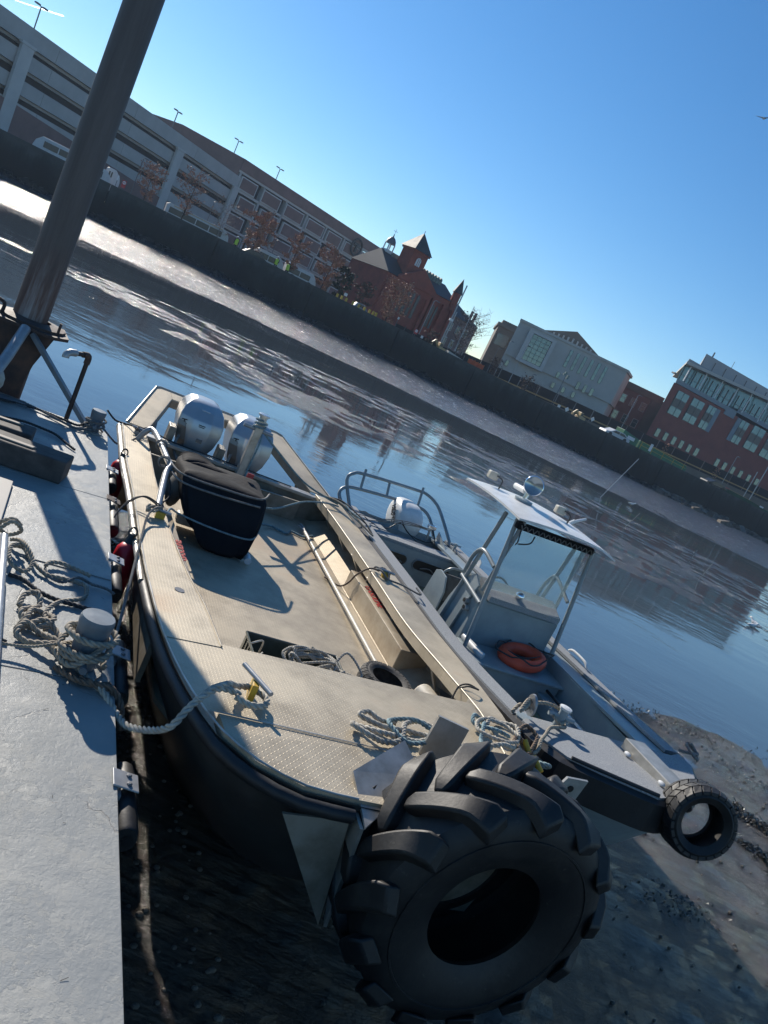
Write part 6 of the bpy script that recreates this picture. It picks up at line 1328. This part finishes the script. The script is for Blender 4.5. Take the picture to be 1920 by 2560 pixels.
def bus(u0, u1, v, zt, label, name='bus', cat='bus', front='l', rail=None, zb=4.35):
    t = thing(name, ((u0+u1)/2, v, 4.15), WALLF, label, cat); sgn = 1 if front == 'l' else -1; f = u0 if front == 'l' else u1
    prof = [(u0, zb), (u1, zb), (u1, zt-.12), (u1-.25, zt), (u0+.7, zt), (u0+.15, zt-.55), (u0, zt-1.1)] if front == 'l' else [(u0, zb), (u1, zb), (u1, zt-1.1), (u1-.15, zt-.55), (u1-.7, zt), (u0+.25, zt), (u0, zt-.12)]
    MB().xz(prof, v-.02, v+2.1).build('body', 'vehicle_white', t, bevel=.05)
    n = max(2, int((u1-u0-1.2)/1.25)); a = u0+.9 if front == 'l' else u0+.3; w = (u1-u0-1.2)/n
    for k in range(n): MB().box(a+k*w+.05, a+(k+1)*w-.05, v-.045, v-.022, zt-.95, zt-.35).build('window', 'vehicle_dark', t)
    MB().add([(f+sgn*.03, v+.1, zt-1.0), (f+sgn*.03, v+2.0, zt-1.0), (f+sgn*.52, v+1.9, zt-.2), (f+sgn*.52, v+.2, zt-.2)], [(0, 1, 2, 3)]).build('windscreen', 'vehicle_dark', t)
    for k in (0.22, .78):
        X = Matrix.Translation((u0+(u1-u0)*k, v-.03, 4.52)) @ Matrix.Rotation(PI/2, 4, 'X'); w_ = MB().lathe([(.36, -.2), (.36, 0)], 16, X).build('wheel', 'rubber', t); MB().lathe([(.2, 0), (.2, .015)], 12, X).build('hub', 'galv', w_)
bus(2.6, 8.3, 4, 6.2, 'white bus with dark windows left of the big steel pile', zb=4.6)
bus(7.6, 10.4, 4, 6.0, 'white van emerging on the right side of the big steel pile', 'van', 'van', 'r')
bus(9.6, 11.3, 9, 6.6, 'small white truck cab parked behind the van', 'truck', 'truck', 'r')
bus(16.3, 23.6, 4.2, 5.95, 'long white bus with an orange band under nearly bare trees', front='r')
MB().box(17, 22.6, 4.13, 4.15, 5.80, 5.88).build('orange_band', 'excavator_tan', F=WALLF, label='orange band line along the top of the long white bus', cat='band')
bus(27.0, 30.5, 4.6, 5.95, 'white van between the dense round tree and the narrow one', 'van', 'van', 'r'); bus(30.8, 34.7, 4.3, 5.9, 'white box truck right of the narrow russet tree', 'truck', 'truck', 'r')
def car(u0, u1, v, zt, label, mat, F=WALLF, z0=4.15):
    t = thing('parked_car', ((u0+u1)/2, v, z0), F, label, 'car'); L = u1-u0; h = zt-z0
    pr = [(u0, z0+.25), (u0+.03*L, z0+h*.5), (u0+.18*L, z0+h*.60), (u0+.34*L, zt-.03), (u0+.72*L, zt), (u0+.92*L, z0+h*.64), (u1, z0+h*.55), (u1, z0+.25)]
    MB().xz(pr, v, v+1.7).build('body', mat, t, bevel=.06)
    MB().xz([(u0+.24*L, z0+h*.63), (u0+.36*L, zt-.12), (u0+.52*L, zt-.1), (u0+.52*L, z0+h*.63)], v-.02, v-.003).build('window', 'vehicle_dark', t); MB().xz([(u0+.54*L, z0+h*.63), (u0+.54*L, zt-.1), (u0+.70*L, zt-.1), (u0+.84*L, z0+h*.63)], v-.02, v-.003).build('window', 'vehicle_dark', t)
    for k in (.2, .8):
        X = Matrix.Translation((u0+L*k, v-.02, z0+.33)) @ Matrix.Rotation(PI/2, 4, 'X'); MB().lathe([(.32, -.2), (.32, 0)], 16, X).build('wheel', 'rubber', t)
car(80.6, 85.3, 2.2, 5.35, 'white sedan parked behind the wall near the green container', 'vehicle_white'); car(102.2, 106.8, 2.2, 5.2, 'dark car parked left of the red and white bar at far right', 'vehicle_dark')
car(24.7, 28.0, 2.3, 5.35, 'dark car beside the worker in the yellow jacket', 'vehicle_dark'); car(39.6, 41.6, 3.4, 5.35, 'pale blue car among the yellow posts', 'panel_blue')

def person(u, v, label, turn=0, vest='hivis', h=1.72):
    t = thing('person', (u, v, 4.15), WALLF, label, 'person'); X = Matrix.Translation((u, v, 4.15)) @ Matrix.Rotation(turn, 4, 'Z')
    me = bpy.data.meshes.new('body'); P = [(0, 0, .92), (0, 0, 1.18), (0, 0, 1.42), (0, -.01, 1.52), (0, -.02, 1.62), (.20, 0, 1.38), (.27, -.10, 1.12), (.2, -.26, 1.02), (-.20, 0, 1.38), (-.27, .02, 1.10), (-.25, -.08, .86), (.10, 0, .86), (.12, -.03, .48), (.12, .02, .08), (.13, -.10, .04), (-.10, 0, .86), (-.13, .05, .48), (-.14, .10, .08), (-.15, -.02, .04)]
    E = [(0, 1), (1, 2), (2, 3), (3, 4), (2, 5), (5, 6), (6, 7), (2, 8), (8, 9), (9, 10), (0, 11), (11, 12), (12, 13), (13, 14), (0, 15), (15, 16), (16, 17), (17, 18)]
    me.from_pydata([tuple(X @ Vector(p)-Vector((u, v, 4.15))) for p in P], E, []); me.materials.append(M['trousers']); o = bpy.data.objects.new('body', me); COL.objects.link(o); o.parent = t
    md = o.modifiers.new('skin', 'SKIN'); R_ = [.13, .15, .16, .06, .10, .07, .05, .04, .07, .05, .04, .09, .065, .05, .04, .09, .065, .05, .04]
    for k, q in enumerate(me.skin_vertices[0].data): q.radius = (R_[k], R_[k]); q.use_root = (k == 0)
    s = o.modifiers.new('sub', 'SUBSURF'); s.levels = s.render_levels = 1
    MB().lathe([(.20, .82), (.22, 1.0), (.235, 1.25), (.21, 1.42), (.09, 1.49)], 12, X @ Matrix.Diagonal((1, .75, 1, 1)), cap=False).build('jacket', vest, t, smooth=True)
    MB().blob((0, -.02, 1.63), .085, .10, .115, 12, 8, X).build('head', 'skin', t, smooth='all')
    MB().lathe([(.13, 1.66), (.11, 1.68), (.10, 1.74), (.04, 1.78)], 12, X).build('hard_hat', 'sign_white', t, smooth=True)
person(24.1, 2.1, 'person in a yellow hi-vis jacket standing by the end of the long bus', .4)
person(29.0, 2.2, 'person in a yellow jacket left of the narrow russet tree, farther left of the two', -.5); person(30.4, 2.2, 'person in a yellow jacket just under the narrow russet tree', 2.4)

def post(u, v, z1, mat, name, label, cat, group=None, r=.09, z0=4.15):
    MB().tube([(u, v, z0), (u, v, z1)], r, 8).build(name, mat, F=WALLF, label=label, cat=cat, group=group)
for k, u in enumerate((36.9, 37.5, 38.1, 39.0, 39.8, 40.6, 41.3, 41.8, 42.2)):
    MB().box(u-.12, u+.12, 1.9, 2.1, 4.15, 5.15).build('yellow_post', 'yellow_paint', F=WALLF, label='yellow traffic post left of the church, '+('leftmost of the row', 'second from the left', 'third, right of a close pair', 'fourth, before the gap', 'fifth, left of the blue car', 'sixth, beside the pale blue car', 'seventh, right of the blue car', 'eighth, last but one', 'rightmost of the row')[k], cat='post', group='yellow posts left of the church')
for k, (u, v, z, w, h, mt, lb, st) in enumerate(((11.6, 2.1, 5.45, .42, .75, 'sign_red', 'red and white road sign on a short post right of the van', ''), (10.9, 2.1, 5.75, .16, .5, 'sign_white', 'small blank sign plate left of the red road sign', ''), (47.9, 2.1, 5.2, .45, .55, 'sign_red', 'red no entry sign on the quay right of the church tree', ''), (48.9, 2.1, 4.95, .3, .3, 'sign_white', 'small white sign plate right of the no entry sign', ''), (37.9, 2.3, 5.45, .4, .35, 'sign_white', 'square white sign above the yellow posts', ''), (46.2, 5, 5.8, .25, .3, 'sign_white', 'white notice on the church fence', ''), (73.0, 2.1, 4.85, .5, .5, 'sign_white', 'white diamond sign facing away before the courthouse', 'd'), (71.6, 2.1, 4.8, .45, .35, 'sign_white', 'square white sign left of the diamond sign', ''), (77.6, 2.1, 5.2, .5, .5, 'sign_white', 'white diamond sign beside the tan excavator bucket', 'd'), (89.2, 2.1, 5.25, .5, 1.1, 'sign_white', 'tall white sign board in front of the green container', ''))):
    t = thing('road_sign', (u, v, 4.15), WALLF, lb, 'sign'); MB().tube([(u, v+.03, 4.15), (u, v+.03, z+h/2)], .03, 6).build('post', 'lamp_metal', t)
    X = Matrix.Translation((u, v, z)) @ Matrix.Rotation(PI/4 if st == 'd' else 0, 4, 'Y'); MB().box(-w/2, w/2, -.015, .015, -h/2, h/2, X).build('plate', mt, t)
    if mt == 'sign_red':
        MB().lathe([(w*.40, 0), (w*.40, .004)], 16, Matrix.Translation((u, v-.017, z+h*.18)) @ Matrix.Rotation(PI/2, 4, 'X')).build('disc', 'sign_white', t); MB().box(u-w*.28, u+w*.28, v-.03, v-.022, z+h*.13, z+h*.23).build('bar', 'sign_red', t)
# small tan excavators
def excavator(u, v, label, f=1, s=1.0):
    t = thing('excavator', (u, v, 4.15), WALLF, label, 'excavator'); Q = lambda x, z: (u+f*x*s, z*s+4.15)
    MB().xz([Q(-.9, .5), Q(.8, .5), Q(.8, 1.1), Q(.1, 1.2), Q(-.9, 1.15)][::1], v, v+1.3).build('body', 'excavator_tan', t, bevel=.05)
    MB().xz([Q(-.1, 1.18), Q(.75, 1.1), Q(.7, 2.0), Q(0, 2.0)], v+.1, v+.9).build('cab', 'excavator_tan', t, bevel=.04); MB().xz([Q(.02, 1.3), Q(.6, 1.25), Q(.57, 1.9), Q(.06, 1.9)], v+.08, v+.098).build('window', 'vehicle_dark', t)
    MB().bar((u+f*.8*s, v+.6, 4.15+1.1*s), (u+f*1.6*s, v+.6, 4.15+2.1*s), .2).build('boom', 'excavator_tan', t); MB().bar((u+f*1.6*s, v+.6, 4.15+2.1*s), (u+f*2.3*s, v+.6, 4.15+1.2*s), .15).build('arm', 'excavator_tan', t)
    MB().xz([Q(2.1, 1.2), Q(2.5, 1.15), Q(2.45, .7), Q(2.05, .75)], v+.4, v+.8).build('bucket', 'excavator_tan', t); MB().box(u-1.1, u+1.0, v, v+.35, 4.16, 4.6).build('track', 'rubber', t, bevel=.1)
excavator(52.2, 2.4, 'small tan excavator behind the sea wall right of the church', -1, .62); excavator(76.2, 2.4, 'tan excavator arm and bucket behind the wall before the courthouse', -1, .62)
MB().prism([(53.0, 2), (56.0, 2), (56.0, 3), (53.0, 3)], 4.16, [4.9, 4.55, 4.55, 4.9]).build('concrete_block', 'stone_pale', F=WALLF, label='pale concrete block beside the small tan excavator', cat='block')
n = thing('orange_netting', (57.6, 3, 4.15), WALLF, 'orange safety netting drooping between stakes right of the excavator', 'netting')
for k in range(5): MB().prism([(56.6+k*.5, 3+.1*(k % 2)), (57.06+k*.5, 3.1-.1*(k % 2)), (57.06+k*.5, 3.13), (56.6+k*.5, 3.13+.1*(k % 2))], 4.3, [5.15-.1*(k % 2), 5.25, 5.25, 5.15]).build('net_panel', 'orange_net', n)
for k in range(6): MB().tube([(56.58+k*.5, 3.2, 4.15), (56.6+k*.5, 3.2, 5.3)], .03, 5).build('stake', 'rail_wood', n)
# green containers
d = thing('waste_container', (86, 2.6, 4.15), WALLF, 'green waste container with a white notice behind the white sedan', 'container')
MB().xz([(84.6, 4.5), (87.8, 4.3), (87.8, 5.55), (84.6, 5.95)], 3.5, 5.4).build('box', 'dumpster_green', d, bevel=.03); MB().box(85.6, 87.0, 3.46, 3.497, 4.95, 5.45).build('notice', 'sign_white', d)
d = thing('roll_off_container', (93.5, 3, 4.15), WALLF, 'long low green container with yellow frame lines before the red block', 'container')
MB().xz([(88.2, 4.3), (98.6, 4.3), (98.6, 4.95), (98.2, 5.2), (88.2, 5.55)], 3.6, 5.6).build('box', 'dumpster_green', d, bevel=.03)
for k in range(5): MB().bar((88.6+k*2.3, 3.56, 4.3), (88.6+k*2.3, 3.56, 5.5-.07*k), .05).build('frame_post', 'yellow_paint', d)
MB().bar((88.3, 3.54, 5.0), (98.3, 3.54, 4.8), .04).build('frame_rail', 'yellow_paint', d); MB().bar((88.3, 3.52, 5.56), (98.3, 3.52, 5.22), .04).build('frame_rail', 'yellow_paint', d)
d = thing('barrier_bar', (108, 2.5, 4.15), WALLF, 'green netting barrier with a red and white end at far right', 'barrier')
MB().xz([(106.5, 4.2), (119.5, 4.2), (119.5, 4.3), (113, 4.75), (106.5, 4.85)], 2.6, 2.63).build('net', 'net_green', d); MB().bar((106.2, 2.5, 4.92), (107.4, 2.5, 4.92), .1).build('red_bar', 'sign_red', d); MB().bar((107.4, 2.5, 4.92), (113, 2.5, 4.78), .05).build('orange_bar', 'rail_wood', d)
MB().box(115.1, 116.0, 2.5, 2.53, 4.5, 4.75).build('notice_board', 'sign_white', F=WALLF, label='pale blue notice on the green netting at far right', cat='notice')
# gulls and mud details
def gull(x, y, z, s, label, fly=0, F=WORLD, ang=0):
    t = thing('gull', (x, y, z), F, label, 'gull'); X = Matrix.Translation((x, y, z)) @ Matrix.Rotation(ang, 4, 'Z') @ Matrix.Diagonal((s, s, s, 1))
    R = []
    for q, r_, zz in ((-.26, .01, .09), (-.16, .05, .10), (0, .075, .11), (.10, .065, .13), (.16, .04, .19), (.20, .038, .22), (.24, .03, .225), (.27, .01, .22)):
        R.append([Vector((q, r_*math.cos(a), zz+r_*math.sin(a))) for a in [2*PI*i/10 for i in range(10)]])
    MB().rings(R, X=X).build('body', 'gull_white', t, smooth='all'); MB().rings([[Vector((.265, .01*math.cos(a), .22+.01*math.sin(a))) for a in (0, 2, 4)], [Vector((.32, .002*math.cos(a), .212+.002*math.sin(a))) for a in (0, 2, 4)]], X=X).build('bill', 'yellow_paint', t)
    for q in (1, -1):
        pts = [(-.22, q*.03, .13), (.08, q*.06, .15), (.08, q*.075, .12), (-.18, q*.06, .10)] if not fly else [(-.08, q*.05, .14), (.10, q*.05, .14), (.10, q*.35, .26), (-.12, q*.62, .20)]
        MB().add(pts+[(p[0], p[1], p[2]-.012) for p in pts], [(0, 1, 2, 3), (7, 6, 5, 4), (0, 4, 5, 1), (1, 5, 6, 2), (2, 6, 7, 3), (3, 7, 4, 0)], X).build('wing', 'gull_grey', t)
        if not fly: MB().tube([(0, q*.02, .05), (.0, q*.02, -.0), (.03, q*.02, 0)], .006, 5, X=X).build('leg', 'yellow_paint', t)
gull(11.35, 23.0, -.02, .95, 'white gull standing in the shallow water at the right', 0, ang=2.2); gull(11.1, 22.6, -.03, .8, 'smaller gull beside the white one, nearer the viewer', 0, ang=.4)
gull(15.8, 80, 35.5, 1.3, 'dark gull flying high at the right edge of the sky', 1, ang=.8)
gull(14.5, 52, .05, 1.0, 'gull on the far mud flat beyond the skiff roof', 0)
# withies and lines in the water
for k, (a, b_) in enumerate((((11.2, 28.0, -.2), (11.5, 28.3, .74)), ((12.5, 33.0, -.2), (12.6, 33.1, .6)), ((9.6, 33.8, -.1), (10.0, 34.0, .9)))): MB().tube([a, b_], .018, 5).build('stake', 'pale_twig', label=('leaning pale stake in the water beyond the skiff roof', 'upright stake in the shallows right of the leaning one', 'thin stake farthest out on the mud flat')[k], cat='stake')
MB().tube([(11.16, 46.6, -.1), (12.35, 47.6, 2.97)], .022, 5).build('slanting_rod', 'galv', label='long thin slanting rod standing in the far channel', cat='rod')
# seaweed clumps and litter on the near mud
def weed(cx, cy, n, sx, sy, seed, label, ang=0, s=.05):
    r = random.Random(seed); b = MB()
    for k in range(n):
        x, y = r.gauss(0, sx), r.gauss(0, sy); X_ = cx+x*math.cos(ang)-y*math.sin(ang); Y_ = cy+x*math.sin(ang)+y*math.cos(ang); z = float(z_near(np.array([X_]), np.array([Y_]))[0])
        z = max(z, 0); a = r.uniform(0, 6.28); L = s*r.uniform(.6, 1.8); d = Vector((math.cos(a), math.sin(a), 0)); q = Vector((-d.y, d.x, 0))*s*.18; p = Vector((X_, Y_, z+.005))
        b.add([p-q, p+q, p+d*L*.5+q*1.3+Vector((0, 0, s*r.uniform(.1, .6))), p+d*L*.5-q*1.3+Vector((0, 0, s*r.uniform(.1, .6))), p+d*L], [(0, 1, 2, 3), (3, 2, 4)])
    b.build('seaweed', 'seaweed', label=label, cat='seaweed', kind='stuff')
weed(4.85, 7.75, 600, .42, .10, 1, 'brown seaweed streak on the mud right of the skiff bow tire', -.4); weed(4.6, 6.9, 160, .14, .06, 2, 'small brown seaweed clump just below the longer streak', -.4); weed(5.0, 6.55, 380, .16, .12, 3, 'seaweed clump at the right picture edge', .2)
weed(3.6, 9.6, 500, 1.4, .18, 4, 'weedy tide line scattered along the near shore', .28, .035); weed(5.2, 9.2, 260, 1.2, .25, 14, 'sparse weed scraps along the right hand shore', .1, .03)
weed(-2.35, 6.7, 700, .15, .35, 5, 'dark weed heaped in the gap between pontoon and workboat', -.45, .04)
weed(2.6, 3.6, 90, .25, .08, 6, 'dark weed patch on the shaded mud in front of the bows', .5); weed(3.2, 5.3, 120, .2, .1, 7, 'dark weed patch left of the mud in sunlight', .3, .03)
lf = MB(); c0 = Vector((-.45, 1.98, .16)); lf.add([c0+Vector((.045*math.cos(a)*(1 if k % 2 else .45), .045*math.sin(a)*(1 if k % 2 else .45), .012*(k % 3))) for k, a in enumerate([2*PI*i/10 for i in range(10)])]+[c0], [(k, (k+1) % 10, 10) for k in range(10)])
lf.build('fallen_leaf', 'leaf_dry', label='rust red fallen leaf lying on the sunlit mud beside the pontoon', cat='leaf')
# vapour trail, several kilometres away
MB().tube([(-1760, 2620, 452), (-1588, 2600, 468)], lambda q: 1.2+1.2*q, 8, 20).build('vapour_trail', 'contrail_ice', label='short white vapour trail high in the sky at top left', cat='vapour trail')

# haze added to brighten dark buildings: air between the viewer and the far bank
hz = NT('veil'); hz.n.remove(hz.b); vp = hz.new('ShaderNodeVolumePrincipled'); vp.inputs['Color'].default_value = (.6, .78, 1, 1); vp.inputs['Density'].default_value = .00025; vp.inputs['Anisotropy'].default_value = .2
hz.L(vp.outputs[0], hz.n['Material Output'].inputs['Volume'])
MB().box(-420, 420, -80, 420, -3, 60).build('haze', 'veil', kind='stuff')

rs = random.Random(21); b = MB()
for k in range(60):
    x, y = rs.uniform(-.95, -.05), rs.uniform(-6.3, -2.2); a = rs.uniform(0, 6.28); L = rs.uniform(.002, .014); z = 1.0015
    b.bar((x-L*math.cos(a), y-L*math.sin(a), z), (x+L*math.cos(a), y+L*math.sin(a), z+rs.uniform(0, .004)), rs.uniform(.0008, .002), .001)
b.build('twigs_and_grit', 'timber', F=DOCK, label='twigs and grit scattered over the painted pontoon deck', cat='debris', kind='stuff')
b = MB()
for k in range(160):
    x, y = rs.uniform(.35, .75), rs.uniform(-6.2, -.6); s_ = rs.uniform(.006, .022); p = DOCK @ Vector((x, y, 0)); z = float(z_near(np.array([p.x]), np.array([p.y]))[0])
    b.blob((x, y, z+s_*.3), s_, s_*rs.uniform(.6, 1), s_*.6, 6, 4)
b.build('pebbles', 'rock', F=DOCK, label='wet pebbles and shells in the mud between pontoon and workboat', cat='pebbles', kind='stuff')
b = MB()
for k in range(520):
    x, y = rs.uniform(.6, 7.5), rs.uniform(1.8, 9.6); s_ = rs.uniform(.005, .022); z = float(z_near(np.array([x]), np.array([y]))[0])
    if z > 0: b.blob((x, y, z+s_*.3), s_, s_*rs.uniform(.6, 1), s_*.6, 6, 4)
b.build('shell_litter', 'rock', label='small stones and shells littering the mud in front of the boats', cat='pebbles', kind='stuff')
